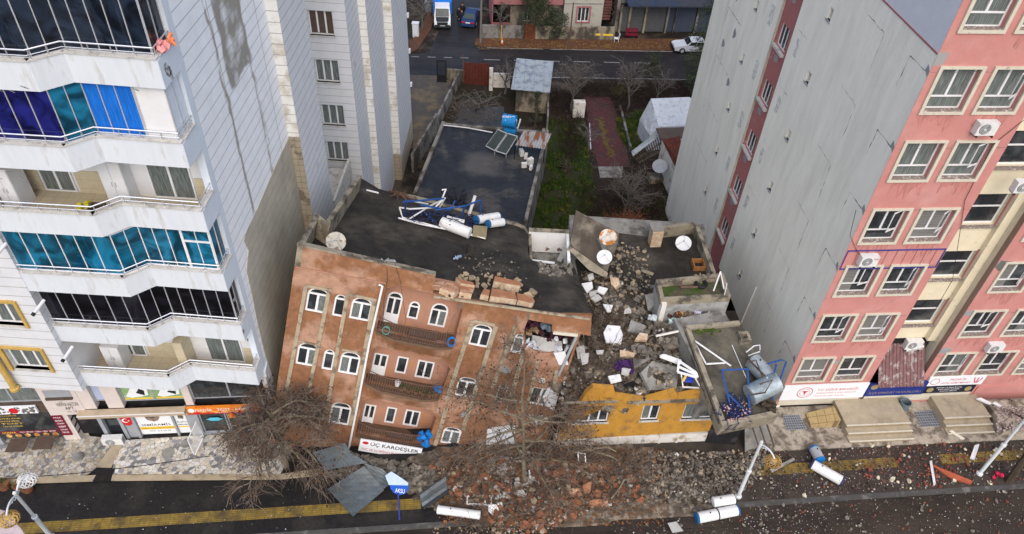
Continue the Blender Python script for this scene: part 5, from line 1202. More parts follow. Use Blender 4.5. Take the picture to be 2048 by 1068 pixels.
# wrecked solar heater frame on the roof
T = thing('solar_heater_wreck', FRf.pw(880, 430), 'collapsed blue and white tube frame of solar heaters on the leaning roof', 'solar heater frame')
RH = lambda x, y, h=0.0: FRf.pw(x, y, h)
b = MB()
for pts in ([(799, 415, .5), (805, 435, .1), (880, 455, .1), (972, 475, .1)], [(797, 436, .3), (815, 440, .2), (860, 412, .6), (885, 400, 1.2), (870, 415, .8), (820, 418, .7), (799, 415, .5)], [(878, 417, .5), (890, 396, 1.3)], [(797, 436, .3), (840, 448, .1), (900, 460, .1), (970, 477, .1)], [(824, 402, 1.0), (856, 408, .6)], [(884, 380, 1.7), (892, 378, 1.8), (884, 398, 1.2)]):
    b.tube([RH(*p) for p in pts], .045, 6)
b.tube([RH(938, 430, .1), RH(950, 392, 1.3)], .09, 7)
b.build('white_pipes', M['pvc'], T)
blu = mat('blue_tube_frame', (.02, .07, .24), .5, .2, 4)
b = MB()
for pts in ([(809, 434, 0), (812, 400, 1.5)], [(806, 404, 1.4), (888, 397, 1.4)], [(840, 410, 1.0), (900, 420, .8), (910, 402, 1.1)], [(870, 420, .8), (930, 412, 1.2), (962, 400, 1.3), (960, 430, .3)], [(930, 412, 1.2), (920, 440, .1)], [(850, 425, .2), (870, 444, .1)]): b.tube([RH(*p) for p in pts], .05, 6)
b.build('blue_frame', blu, T)
b = MB(); rr = random.Random(9)
for i in range(130):
    x, y = rr.uniform(812, 950), 0; y = 420 + (x - 812) * .14 + rr.uniform(-6, 18); a = rr.uniform(-.5, .9); L_ = rr.uniform(6, 24)
    b.tube([RH(x, y, rr.uniform(.05, .5)), RH(x + L_ * math.cos(a), y + L_ * math.sin(a) * .6, rr.uniform(.05, .5))], .022, 4)
b.build('evacuated_tubes', mat('dark_blue_glass_tube', (.02, .03, .09), .25, .4, 6, (.3, .32, .36), 8, .62, .05), T)
def tank(a, c, r, label, capm, mm=None, parent_group='water heater tanks', band=False, n=18):
    a, c = Vector(a), Vector(c); t = thing('water_tank', (a + c) / 2 - Vector((0, 0, r)), label, 'water tank', parent_group); d = c - a; L_ = d.length
    b = MB(); b.lathe(a, d, [(0, r), (L_, r)], n); b.build('drum', mm or M['tankw'], t, smooth=True)
    for s_, q, dd in ((0, a, -d), (1, c, d)):
        b = MB(); b.lathe(q, dd, [(-.04, r + .008), (.03, r + .008), (.06, r * .9), (.07, r * .5), (.075, .01)], n); b.build('end_cap', capm, t)
    if band: b = MB(); b.lathe(a + d * .5, d, [(-.03, r + .01), (.03, r + .01)], n); b.build('strap', M['black'], t)
    b = MB(); o_ = d.normalized().orthogonal(); b.tube([a + d * .3 + Vector((0, 0, r * .9)), a + d * .3 + Vector((0, 0, r * 1.2))], .03, 6); b.build('pipe_stub', M['black'], t)
    return t
M['tankw'] = mat('white_enamel', (.64, .65, .65), .45, .06, 3, (.36, .33, .28), 2.2, .68, .06); M['capb'] = mat('blue_cap', (.02, .10, .24), .5, .1, 4)
tank(RH(884, 445, .3), RH(938, 466, .3), .3, 'stained white tank lying in front on the leaning roof', M['tankw'])
tank(RH(895, 437, .25), RH(926, 445, .25), .16, 'short slim white tank behind the stained one on the roof', M['tankw'])
tank(RH(952, 440, .35), RH(996, 433, .35), .25, 'upper white tank with blue end at the right of the roof wreck', M['capb'])
tank(RH(976, 448, .3), RH(1006, 444, .3), .23, 'lower white tank with blue end at the right of the roof wreck', M['capb'])
b = MB(); P = [RH(947, 450, .55), RH(975, 453, .55), RH(972, 478, .1), RH(945, 472, .1)]; b.hexa([p - FBn.V * .03 for p in P] + P); tag(b.build('box_lid', mat('olive_sheet', (.19, .165, .10), .6, .15, 3)), 'square olive metal sheet leaning on the roof tank', 'metal sheet')
b = MB()
for pts in ([(778, 382, .2), (800, 386, .5), (815, 402, .2)], [(780, 392, .3), (812, 384, .2)], [(790, 380, .1), (796, 398, .4)], [(800, 390, .2), (826, 398, .3)]): b.tube([RH(*p) for p in pts], .035, 5)
tag(b.build('rusty_metal_bars', mat('rust', (.13, .06, .035), .9, .3, 6)), 'tangled rusty metal bars at the rear edge of the leaning roof', 'metal bars')
b = MB(); b.tube([RH(733, 380, .1), RH(757, 386, .1)], .05, 5); tag(b.build('plank', M['pvc']), 'white plank lying at the back left of the dark roof', 'plank')
b = MB()
c = RH(943, 500, .1)
for i in range(3): b.ob(RH(941, 492 + i * 7, .12), (.3, .22, .2), (R(-16), R(12), rr.uniform(-.2, .2)))
tag(b.build('hollow_block', M['roofdark']), 'dark hollow block column lying on the middle of the roof', 'block')
blob(RH(914, 515, .1), (.3, .25, .2), mat('pale_blue_bag', (.25, .33, .45), .6, .2, 5), 6, 'plastic_bag', 'pale blue crumpled bag on the dark roof', 'bag')
M['moss'] = mat('moss', (.045, .075, .015), .95, .3, 6, (.10, .13, .03), 4, .55, .1)
# dangling cable from the parapet
b = MB(); b.tube([FRf.pw(773, 523, 1.0), FBn.pw(775, 560, .1), FBn.pw(768, 600, .1), FBn.pw(765, 660, .3)], .012, 4); b.tube([FRf.pw(790, 528, 1.0), FBn.pw(800, 560, .12), FBn.pw(812, 640, .3), FBn.pw(800, 680, .5)], .010, 4); tag(b.build('cable', M['black']), 'thin cables hanging over the intact parapet of the brown building', 'cable')
blob(FRf.pw(780, 523, 1.0), (.7, .2, .15), M['plaster_g'], 6, 'mortar_lump', 'grey mortar lumps on the parapet where the cables start', 'lumps')
# ================================================================= YELLOW BUILDING AND THE COLLAPSED MIDDLE
aY = R(6.77); FY = Fr((2.48, 21.72, 0), (math.cos(aY), math.sin(aY), 0), (0, 0, 1))
YB = thing('yellow_building', (7, 26, 0), 'low ochre yellow building with white lower wall, crushed between the two taller ones', 'building')
M['ochre'] = mat('ochre_render', (.43, .225, .040), .85, .14, 2.5, (.26, .15, .055), 1.3, .58, .14, bump=.3, bscale=18)
M['whitewash'] = mat('whitewashed_wall', (.62, .60, .56), .85, .08, 3, (.34, .28, .2), 1.8, .60, .1)
M['conc'] = mat('grey_concrete', (.23, .225, .21), .9, .18, 2, (.10, .095, .085), 1.1, .55, .15, bump=.3, bscale=12)
M['conc_l'] = mat('pale_concrete', (.34, .345, .34), .85, .1, 2, (.2, .2, .19), 1.2, .6, .15)
def yp(*pix, n=0.0): return [FY.p(x, y, n) for x, y in pix]
yw = [rect(.8, 2.62, 2.0, 3.3), rect(4.25, 5.1, 2.02, 3.2), rect(6.3, 7.95, 2.02, 3.2)]
top = yp((1095, 795), (1170, 790), (1186, 775), (1228, 778), (1232, 792), (1290, 800), (1350, 783), (1358, 793), (1410, 782), (1440, 800))
b = MB(); b.ext(FY, ccw([(9.35, .98), (.3, .62)] + top[1:]), -.25, 0, hole=[list(reversed(h)) for h in yw]); b.build('front_wall', M['ochre'], YB)
b = MB(); b.ext(FY, rect(.2, 8.4, -.2, .7), -.35, -.04); b.build('lower_wall', M['whitewash'], YB)
for k in (1.2, 3.4, 5.5, 6.4): B(FY, k, k + .12, -.1, .66, -.039, .0).build('wall_rib', M['whitewash'], YB)
b = MB(); b.ext(FY, rect(.4, 9.2, .5, 3.6), -1.2, -.9); b.build('interior', M['dark'], YB)
for h, c_ in zip(yw, (4, 2, 2)): window_at(FY, h[0][0], h[1][0], h[0][1], h[2][1], YB, n=-.12, cols=c_, fr=.06, panes=('curtain', 'pane') if c_ == 2 else None, sill=True)
pl = yp((1230, 786), (1352, 780), (1352, 795), (1230, 803)); b = MB(); b.box(FY, 3.4, 9.3, 3.52, 3.62, .003, .12); b.build('cornice', M['parapet'], YB)
b = MB(); b.box(FY, .35, 2.9, 3.62, 3.72, .003, .1); b.build('cornice', M['parapet'], YB)
MB().ab(3.4, 10.5, 23.2, 33.0, -5, 3.0).build('body', M['conc'], YB)
MB().ab(3.2, 11.2, 29.4, 35.2, -5, 4.18).build('rear_body', M['conc'], YB)
def zpoly(pix, z, th=.12):
    P = [gp(x, y, z) for x, y in pix]; b = MB(); n = len(P)
    F = Fr((0, 0, 0), (1, 0, 0), (0, 1, 0)); b.ext(F, ccw([(p.x, p.y) for p in P]), z - th, z); return b
zpoly([(1150, 520), (1238, 466), (1305, 474), (1310, 462), (1392, 450), (1425, 560), (1300, 570), (1290, 640), (1180, 640), (1160, 570)], 4.2).build('flat_roof', M['roofdark'], YB)
# parapets of the dark rear roof
def wallbox(p, q, z0, z1, th, m, name, par, side=1):
    p, q = Vector(p[:2]), Vector(q[:2]); d = (q - p).normalized(); s = Vector((-d.y, d.x)) * th * side; b = MB(); c = [p, q, q + s, p + s]
    b.hexa([Vector((v.x, v.y, z0)) for v in c] + [Vector((v.x, v.y, z1)) for v in c]); return b.build(name, M[m] if isinstance(m, str) else m, par)
wallbox(gp(1305, 460, 4.9), gp(1390, 449, 4.9), 4.19, 4.9, .22, 'parapet', 'parapet', YB); wallbox(gp(1390, 449, 4.9), gp(1424, 545, 4.9), 4.19, 4.895, .22, 'parapet', 'parapet', YB)
t = MB(); q = gp(1314, 462, 5.2); t.ob(q + Vector((0, 0, -.4)), (.62, .6, 1.1), (0, 0, .15)); t.build('chimney', M['hollow'], YB); t = MB(); t.ob(q + Vector((-.05, .1, .2)), (.7, .7, .1), (0, 0, .15)); t.build('chimney_cap', M['conc'], YB)
# stair head box with weeds in its roof tub
SB = thing('roof_hut', gp(1385, 600, 4.2), 'grey concrete roof hut with a mossy sunken top full of junk', 'hut')
A_ = [gp(*p, 6.0) for p in ((1322, 600), (1462, 592), (1447, 546), (1312, 559))]
b = MB(); b.hexa([Vector((p.x, p.y, 4.19)) for p in A_] + [Vector((p.x, p.y, 5.6)) for p in A_]); b.build('body', M['conc_l'], SB)
for i in range(4): wallbox(A_[i], A_[(i + 1) % 4], 5.605, 6.0 - .004 * (i % 2), .2, 'parapet', 'rim', SB)
b = MB(); b.poly([Vector((p.x, p.y, 5.62)) + (sum(A_, Vector()) / 4 - p) * .1 * Vector((1, 1, 0)) * 0 for p in A_]); b.build('mossy_floor', mat('mossy_dirt', (.10, .085, .06), .95, .3, 4, (.05, .085, .02), 1.6, .52, .12), SB)
B(Fr(A_[0], A_[1] - A_[0], (0, 0, 1)), .05, .3, -1.78, -.15, .003, .15).build('white_pillar', M['whitewash'], SB)
t = thing('tyre', gp(1402, 567, 5.65), 'black tyre lying in the mossy hut roof', 'tyre'); b = MB(); c = gp(1402, 567, 5.75); b.tube([c + Vector((.27 * math.cos(i * .4189), .27 * math.sin(i * .4189), 0)) for i in range(16)], .09, 6, cap=False); b.build('rubber', M['black'], t)
for k, (p, q, l) in enumerate((((1441, 543), (1427, 582), 'left'), ((1441, 543), (1448, 578), 'middle'), ((1454, 566), (1449, 590), 'short right'))):
    b = MB(); b.tube([gp(*p, 6.6 - .2 * k), gp(*q, 6.05)], .035 if k < 2 else .02, 5); tag(b.build('pipe', M['pvc']), f'{l} white pipe leaning at the right end of the hut roof', 'pipe')
b = MB(); b.tube([gp(1362, 556, 5.9), gp(1430, 556, 5.9)], .05, 5); b.tube([gp(1362, 556, 5.9), gp(1362, 574, 5.9)], .05, 5); b.tube([gp(1362, 574, 5.9), gp(1395, 574, 5.9)], .05, 5); tag(b.build('rusty_bar_frame', M['rail']), 'rusty bar frame lying in the hut roof behind the tyre', 'metal frame')
rr = random.Random(21)
b = MB()
for i in range(25): b.rock(gp(rr.uniform(1385, 1425), rr.uniform(550, 560), 5.75), (.3, .1, .08), rr)
tag(b.build('driftwood_heap', tanb), 'heap of pale sticks beside the tyre', 'sticks', kind='stuff')
# small roofless white room
WR = thing('white_room', (1.9, 31, 4.0), 'small roofless room with bright white walls at the rear of the broken roof', 'room')
M['chalk'] = mat('chalk_white_wall', (.72, .73, .73), .8, .06, 3, (.4, .37, .33), 1.6, .66, .08)
p = [gp(1060, 512, 5.5), gp(1140, 530, 5.2), gp(1138, 462, 5.5), gp(1058, 458, 5.5)]
wallbox(p[3], p[2], 4.0, 5.5, .16, 'chalk', 'rear_wall', WR, -1); wallbox(p[2], p[1], 3.8, 5.47, .16, 'chalk', 'side_wall', WR, -1); wallbox(p[0], p[0].lerp(p[1], .62), 4.0, 5.15, .16, 'chalk', 'front_wall', WR, 1); wallbox(p[3], p[0], 4.0, 5.3, .14, 'parapet', 'side_wall', WR, 1)
b = MB(); b.poly([Vector((v.x, v.y, 3.9)) for v in p]); b.build('floor', M['conc'], WR)
wallbox(p[3] + Vector((0, .0, 0)), p[2], 5.502, 5.6, .22, 'parapet', 'coping', WR, -1)
blob(gp(1095, 482, 4.4), (1.4, .8, .5), mat('rubble_brown', (.16, .11, .08), .9, .3, 5), 12, 'rubble_heap', 'brown rubble heap inside the roofless white room', 'rubble')
b = MB(); b.hexa([gp(*q, 5.4) for q in ((1113, 520), (1122, 524), (1136, 498), (1128, 494))] + [gp(*q, 5.5) for q in ((1113, 520), (1122, 524), (1136, 498), (1128, 494))]); tag(b.build('beam', M['conc']), 'broken concrete beam at the front corner of the white room', 'beam')
# tilted slabs
def tslab(pts, th, m, label, name='concrete_slab'):
    P = [gp(x, y, z) for x, y, z in pts]; n = (P[1] - P[0]).cross(P[-1] - P[0]).normalized(); n = n if n.z > 0 else -n
    b = MB(); k = len(P); L_ = [q - n * th for q in P]
    b.poly(P); b.poly(list(reversed(L_)))
    for i in range(k): b.poly([L_[i], L_[(i + 1) % k], P[(i + 1) % k], P[i]])
    return tag(b.build(name, M[m] if isinstance(m, str) else m), label, 'concrete slab', 'broken concrete slabs')
M['slabdark'] = mat('slab_dark', (.085, .072, .058), .9, .25, 2, (.17, .15, .12), 1.0, .55, .15)
tslab([(1152, 420, 6.6), (1238, 466, 5.9), (1236, 486, 5.7), (1214, 545, 4.9), (1140, 490, 5.6)], .25, 'slabdark', 'big tilted dark concrete slab standing up behind the rubble')
tslab([(1138, 490, 5.75), (1216, 546, 5.0), (1213, 556, 4.9), (1178, 540, 5.1), (1136, 498, 5.6)], .2, 'parapet', 'pale broken edge beam along the front of the big tilted slab')
tslab([(1196, 476, 6.0), (1203, 474, 6.0), (1214, 500, 5.5), (1206, 502, 5.5)], .2, 'conc', 'narrow concrete piece beside the orange dish')
tslab([(1290, 590, 4.9), (1306, 586, 5.3), (1312, 606, 4.9), (1296, 622, 4.5)], .3, 'conc', 'upright grey block at the left corner of the roof hut')
tslab([(1220, 553, 4.9), (1237, 556, 5.0), (1240, 568, 4.8), (1230, 575, 4.7), (1222, 568, 4.8)], .25, 'hollow', 'pale yellow angular block in the middle of the rubble')
tslab([(1283, 536, 4.5), (1308, 546, 4.5), (1305, 551, 4.4), (1282, 543, 4.4)], .15, 'parapet', 'flat tan slab lying on the dark rear roof')
tslab([(1215, 650, 5.0), (1240, 652, 5.0), (1246, 670, 4.9), (1242, 688, 4.7), (1212, 684, 4.8), (1207, 665, 4.9)], .12, 'white', 'large rounded white plaster slab in the rubble')
for k, pts in enumerate([[(1163, 567), (1184, 563), (1186, 575), (1174, 586)], [(1178, 584), (1194, 580), (1192, 592), (1180, 594)], [(1182, 596), (1196, 588), (1204, 596), (1190, 603)], [(1198, 572), (1216, 577), (1208, 588), (1194, 582)], [(1175, 550), (1186, 546), (1188, 556), (1178, 560)], [(1250, 618), (1260, 614), (1263, 624), (1248, 625)], [(1206, 608), (1226, 610), (1222, 622), (1214, 622)], [(1152, 695), (1168, 690), (1172, 712), (1156, 716)], [(1192, 700), (1208, 700), (1206, 706), (1194, 706)], [(1216, 752), (1240, 748), (1243, 760), (1222, 765)], [(1244, 735), (1262, 738), (1255, 750), (1243, 746)], [(1160, 706), (1178, 706), (1176, 724), (1164, 728)]]):
    tslab([(x, y, 4.75 + .12 * (k % 3)) for x, y in pts], .1, whiteb if k % 3 else 'chalk', 'white plaster slab among the central rubble, piece of the broken white wall', 'plaster_slab')
tslab([(1240, 700, 4.9), (1258, 702, 4.9), (1258, 713, 4.8), (1240, 713, 4.8)], .25, 'hollow', 'cream hollow block left of two similar ones in the rubble')
tslab([(1258, 703, 4.8), (1270, 706, 4.8), (1268, 714, 4.7), (1258, 713, 4.7)], .2, 'hollow', 'smaller cream block touching the cream hollow block')
tslab([(1280, 665, 5.0), (1296, 668, 5.0), (1294, 680, 4.9), (1270, 679, 4.9)], .22, 'hollow', 'perforated tan brick block right of the round white slab')
tslab([(1282, 745, 4.5), (1305, 722, 4.6), (1360, 735, 4.5), (1352, 778, 4.0), (1300, 780, 4.0)], .2, 'conc', 'wide cracked grey slab sloping towards the yellow wall')
tslab([(1262, 640, 4.9), (1290, 650, 4.8), (1285, 668, 4.7), (1255, 662, 4.7)], .2, 'conc', 'cracked grey slab above the perforated block')
tslab([(1262, 690, 4.6), (1290, 690, 4.7), (1300, 718, 4.5), (1268, 735, 4.4)], .18, 'conc', 'cracked grey slab in the centre right of the rubble')
tslab([(1310, 640, 4.7), (1365, 655, 4.9), (1362, 690, 4.6), (1330, 700, 4.5), (1305, 668, 4.5)], .2, 'slabdark', 'dark slab under the cloth heap beside the tilted roof')
# heap surface
def hz(x, y):
    q = gp(x, y, 4.3); return q + Vector((0, 0, .0))
b = MB(); rr = random.Random(17); nx, ny = 34, 40; G = {}
from mathutils import noise
def heap_z(x, y): 
    e = min(1, max(0, (x - 3.0) / 1.0)) 
    return 3.75 + .75 * noise.noise(Vector((x * .8, y * .8, 3))) + .35 * noise.noise(Vector((x * 2.6, y * 2.6, 7))) + (.35 if 24 < y < 30 else 0) - (.0 if y > 23 else (23 - y) * .9)
for i in range(nx + 1):
    for j in range(ny + 1):
        x = 2.2 + 7.6 * i / nx; y = 22.6 + 8.2 * j / ny; z = heap_z(x, y)
        if x > 6.2 and y > 26.6: z = min(z, 4.1)
        G[i, j] = Vector((x, y, z))
for i in range(nx):
    for j in range(ny): b.poly([G[i, j], G[i + 1, j], G[i + 1, j + 1], G[i, j + 1]])
M['heap'] = mat('rubble_soil', (.085, .068, .053), .95, .4, 7, (.20, .17, .135), 2.4, .53, .12, bump=.8, bscale=12)
tag(b.build('rubble_heap', M['heap']), 'grey brown heap of broken floors between the brown and yellow buildings', 'rubble heap', kind='stuff')
hf = lambda x, y: (lambda q: Vector((q.x, q.y, heap_z(q.x, q.y) + .08)))(gp(x, y, 4.3))
CEN = [(1150, 540), (1215, 550), (1300, 600), (1330, 650), (1360, 700), (1340, 780), (1230, 785), (1130, 780), (1130, 700), (1185, 660)]
scatter(1100, CEN, (.06, .38), greyb, rr, 'grey_rubble', 'grey concrete lumps of the collapsed middle building', zfun=hf, flat=.9)
scatter(1000, CEN, (.05, .26), darkb, rr, 'dark_rubble', 'dark earth coloured lumps of the collapsed middle building', zfun=hf, flat=.9)
scatter(480, CEN, (.05, .26), tanb, rr, 'tan_rubble', 'tan brick pieces in the collapsed middle', zfun=hf, flat=.9)
scatter(220, CEN, (.04, .24), whiteb, rr, 'white_rubble', 'white plaster pieces in the collapsed middle', zfun=hf)
scatter(330, [(1140, 680), (1210, 640), (1270, 740), (1240, 785), (1120, 785)], (.05, .26), whiteb, rr, 'white_rubble', 'white plaster pieces at the torn edge of the brown building', zfun=hf)
scatter(80, CEN, (.07, .25), brickb, rr, 'brick_rubble', 'red brick pieces in the collapsed middle', zfun=hf)
zr = lambda x, y: gp(x, y, 4.22)
scatter(150, [(1225, 480), (1300, 500), (1300, 590), (1220, 560)], (.05, .22), greyb, rr, 'small_rubble', 'scattered grey crumbs on the dark rear roof', zfun=zr)
scatter(45, [(1225, 480), (1300, 500), (1300, 590), (1220, 560)], (.08, .26), tanb, rr, 'brick_rubble', 'scattered tan bricks on the dark rear roof', zfun=zr)
dish(gp(1216, 474, 6.7), (-.1, -.45, .85), .46, orust, 'white satellite dish with large orange rust stain on the tilted slab', gp(1214, 486, 5.6))
dish(gp(1209, 514, 6.0), (-.1, -.5, .85), .40, wd, 'clean white satellite dish below the rusty orange one', gp(1205, 535, 4.6))
dish(gp(1367, 486, 4.9), (-.15, -.5, .85), .44, wd, 'clean white satellite dish standing on the dark rear roof', gp(1365, 500, 4.2))
t = thing('wooden_crate', gp(1396, 532, 4.2), 'small orange brown wooden frame on the dark rear roof', 'crate'); b = MB(); q = gp(1396, 532, 4.3)
for dx, dy, sx, sy in ((-.3, 0, .06, .7), (.3, 0, .06, .7), (0, -.33, .66, .06), (0, .33, .66, .06)): b.ob(q + Vector((dx, dy, .1)), (sx, sy, .3), (0, 0, .1))
b.build('frame', mat('orange_wood', (.30, .14, .05), .7, .2, 5), t)
# cloth heap beside the hut
cl = [((1302, 636), .5, (.50, .55, .58), 'pale white green cloth at the left of the cloth heap'), ((1352, 632), .6, (.10, .05, .05), 'dark maroon mattress at the left of the cloth heap'), ((1357, 630), .35, (.55, .28, .03), 'ochre foam sheet standing in the cloth heap'), ((1352, 642), .5, (.42, .55, .55), 'pale mint cloth in the cloth heap'), ((1366, 644), .45, (.46, .40, .48), 'pale pink lilac clothes in the cloth heap'), ((1378, 630), .7, (.17, .14, .11), 'brown blanket in the middle of the cloth heap'), ((1398, 628), .5, (.50, .52, .66), 'pale lavender cloth standing in the cloth heap'), ((1408, 634), .5, (.16, .145, .13), 'grey brown blanket right of the lavender cloth'), ((1424, 638), .7, (.48, .50, .62), 'lavender sheet at the right end of the cloth heap')]
for k, ((x, y), s, c, l) in enumerate(cl): blob(gp(x, y, 4.9), (s * 1.1, s * .5, s * .7), mat('cloth_%d' % k, c, .85, .2, 5), 9, 'clothing', l, 'clothing')
b = MB(); c = gp(1250, 732, 4.8); blob(c, (.9, .5, .3), mat('violet_cloth', (.05, .02, .09), .9, .2, 5), 9, 'clothing', 'dark violet cloth lying in the lower rubble', 'clothing')
# fallen window frames
def frame_bars(pts, th, name, label, m='pvc', cross=()):
    b = MB(); P = [gp(*p) for p in pts]
    for i in range(len(P)): b.tube([P[i], P[(i + 1) % len(P)]], th, 4)
    for i, j, k, l, s in cross: b.tube([P[i].lerp(P[j], s), P[k].lerp(P[l], s)], th, 4)
    return tag(b.build(name, M[m]), label, 'window frame', 'torn out window frames')
frame_bars([(1320, 713, 5.1), (1328, 710, 5.1), (1362, 722, 4.9), (1360, 728, 4.8)], .06, 'window_frame', 'white window frame lying left of the blue sheet', cross=((0, 1, 3, 2, .5),))
frame_bars([(1358, 722, 5.2), (1392, 745, 5.0), (1395, 755, 4.9), (1355, 744, 4.9)], .06, 'window_frame', 'white window frame over the blue sheet', cross=((0, 3, 1, 2, .5),))
frame_bars([(1362, 745, 4.9), (1390, 755, 4.9), (1402, 776, 4.2), (1366, 774, 4.2)], .04, 'window_frame', 'thin white frame standing above the yellow wall')
tslab([(1366, 740, 4.8), (1390, 750, 4.8), (1385, 766, 4.3), (1368, 764, 4.3)], .06, mat('royal_blue_sheet', (.02, .05, .38), .5, .1, 4), 'royal blue board among the torn out frames', 'blue_board')
b = MB(); b.hexa([gp(x, y, z) for z in (4.3, 4.8) for x, y in ((1364, 762), (1368, 764), (1376, 748), (1372, 746))]); tag(b.build('yellow_board', M['yellow_s']), 'small yellow board beside the blue board', 'board')
b = MB(); b.tube([gp(1312, 672, 5.1), gp(1368, 660, 5.2)], .06, 5); tag(b.build('pole', M['whitewash']), 'white pole lying left of the tilted concrete roof', 'pole')
# tilted concrete roof with tanks
TR = thing('tilted_roof_slab', gp(1460, 760, 4.6), 'tilted concrete roof with low kerbs, tipped towards the street beside the pink building', 'roof slab')
T4 = [gp(1445, 852, 4.75), gp(1560, 826, 4.75), gp(1482, 641, 5.6), (gp(1370, 651, 5.6))]
U_ = (T4[1] - T4[0]).normalized(); Vv = (T4[3] - T4[0]); Vv = (Vv - U_ * Vv.dot(U_)).normalized(); FT_ = Fr(T4[0], U_, Vv)
tq = [FT_.p(*p) for p in ((1445, 852), (1560, 826), (1546, 782), (1520, 720), (1502, 670), (1482, 641), (1370, 651))]
b = MB(); b.ext(FT_, ccw(tq), -.3, -.18); b.build('slab', mat('wet_roof_concrete', (.115, .105, .082), .8, .25, 2, (.06, .055, .045), .9, .5, .2), TR)
def kerb(p, q, th=.22, h=.0, name='kerb', side=1, z0=-.9):
    a, c = Vector(FT_.p(*p)), Vector(FT_.p(*q)); d = (c - a).normalized(); s = Vector((-d.y, d.x)) * th * side; b = MB(); k = [a, c, c + s, a + s]
    b.hexa([FT_.w(v.x, v.y, z0) for v in k] + [FT_.w(v.x, v.y, h) for v in k]); return b.build(name, M['parapet'], TR)
kerb((1445, 852), (1560, 828), side=1); kerb((1370, 651), (1445, 852), h=.004); kerb((1478, 641), (1370, 651), h=.008)
F2 = Fr(FT_.w(0, 0, -.9), FT_.U, FT_.V)
hh = [FT_.p(*p) for p in ((1475, 665), (1495, 665), (1502, 683), (1482, 686))]
for i in range(4):
    a, c = Vector(hh[i]), Vector(hh[(i + 1) % 4]); d = (c - a).normalized(); s = Vector((-d.y, d.x)) * .14; b = MB(); k = [a, c, c - s, a - s]; b.hexa([FT_.w(v.x, v.y, -.18) for v in k] + [FT_.w(v.x, v.y, .12 + .003 * i) for v in k]); b.build('hatch_rim', M['parapet'], TR)
b = MB(); b.box(FT_, min(p[0] for p in tq) + .3, max(p[0] for p in tq) - .5, 1.9, 6.0, -4.0, -.31); b.build('storey_below', M['conc'], TR)
b = MB(); b.ab(10.4, 11.9, 22.6, 24.0, 0, 4.0); b.build('dark_void', M['dark'], TR)  # dark box stands in for the shaded void under the tilted roof
b = MB(); P = [gp(1490, 905), gp(1548, 885), gp(1530, 835, 1.8), gp(1490, 850, 1.5)]; b.hexa([Vector((p.x, p.y + .25, p.z)) for p in P] + P); tag(b.build('wall_stub', M['conc']), 'upright grey wall stub under the tilted concrete roof', 'wall')
for k in range(3):
    b = MB(); b.tube([gp(1500 + 16 * k, 840 + 2 * k, 2.4), gp(1520 + 14 * k, 900 - 4 * k, .2)], .05, 4); tag(b.build('timber_post', M['wood_d']), f'dark timber post under the tilted roof, {["left", "middle", "right"][k]} of three', 'post', 'timber posts')
ft = lambda x, y, h=0.0: FT_.pw(x, y, h - .18)
mossy = MB(); rr = random.Random(5)
for i in range(60): mossy.rock(ft(rr.gauss(1410, 12), rr.gauss(660, 4), .03), (.16, .14, .05), rr)
tag(mossy.build('moss_patch', M['moss']), 'green moss patch at the top of the tilted roof', 'moss', kind='stuff')
for p, q, l in (((1390, 682), (1462, 732), 'long diagonal'), ((1392, 690), (1412, 728), 'short left'), ((1412, 728), (1450, 726), 'short horizontal'), ((1464, 690), (1492, 755), 'thin right')):
    b = MB(); b.tube([ft(*p, .06), ft(*q, .06)], .045 if 'thin' not in l else .02, 5); tag(b.build('white_pipe', M['pvc']), f'{l} white pipe lying on the tilted roof', 'pipe', 'pipes on the tilted roof')
gt = mat('galvanised_tank', (.25, .31, .34), .35, .15, 3, (.38, .43, .46), 1.5, .5, .2, metal=.4)
tank(ft(1506, 722, .45), ft(1538, 758, .55), .42, 'grey galvanised tank, upper of the two on the tilted roof', gt, gt)
tank(ft(1500, 790, .5), ft(1552, 765, .75), .48, 'grey galvanised tank, lower and nearer one on the tilted roof', gt, gt)
T = thing('tank_stand_wreck', ft(1520, 770), 'bent blue tube stand and dark frame around the grey tanks', 'tank stand')
b = MB()
for pts in ([(1442, 742, .1), (1444, 740, 1.0), (1495, 738, 1.2)], [(1443, 740, .9), (1458, 800, .3), (1462, 820, .1)], [(1495, 737, 1.2), (1500, 828, .1)], [(1535, 728, 1.0), (1562, 720, 1.3), (1573, 722, 1.2), (1550, 790, .3)], [(1552, 728, 1.1), (1548, 748, .9), (1545, 800, .3)], [(1456, 788, .4), (1495, 826, .1)]): b.tube([ft(*p) for p in pts], .045, 5)
b.build('blue_frame', blu, T)
b = MB()
for pts in ([(1492, 726, .9), (1512, 720, 1.1), (1525, 755, 1.1)], [(1500, 790, 1.0), (1530, 785, 1.2), (1545, 760, 1.3), (1520, 768, 1.2)], [(1492, 706, .6), (1500, 722, .9), (1530, 752, 1.0)]): b.tube([ft(*p) for p in pts], .04, 4)
b.build('dark_bars', M['wood_d'], T)
b = MB()
for pts in ([(1492, 705, .6), (1508, 692, .9), (1520, 690, 1.0), (1520, 700, .8)], [(1495, 712, .5), (1520, 703, .8)], [(1533, 755, 1.1), (1545, 762, 1.0)]): b.tube([ft(*p) for p in pts], .03, 4)
b.build('white_bars', M['pvc'], T)
b = MB(); rr = random.Random(19)
for i in range(150):
    x, y = rr.gauss(1472, 14), rr.gauss(815, 12); a = rr.uniform(0, 6.3); L_ = rr.uniform(6, 20); b.tube([ft(x, y, rr.uniform(.03, .35)), ft(x + L_ * math.cos(a), y + L_ * math.sin(a), rr.uniform(.03, .35))], .02, 4)
b.build('evacuated_tubes', MATS['dark_blue_glass_tube'], T)
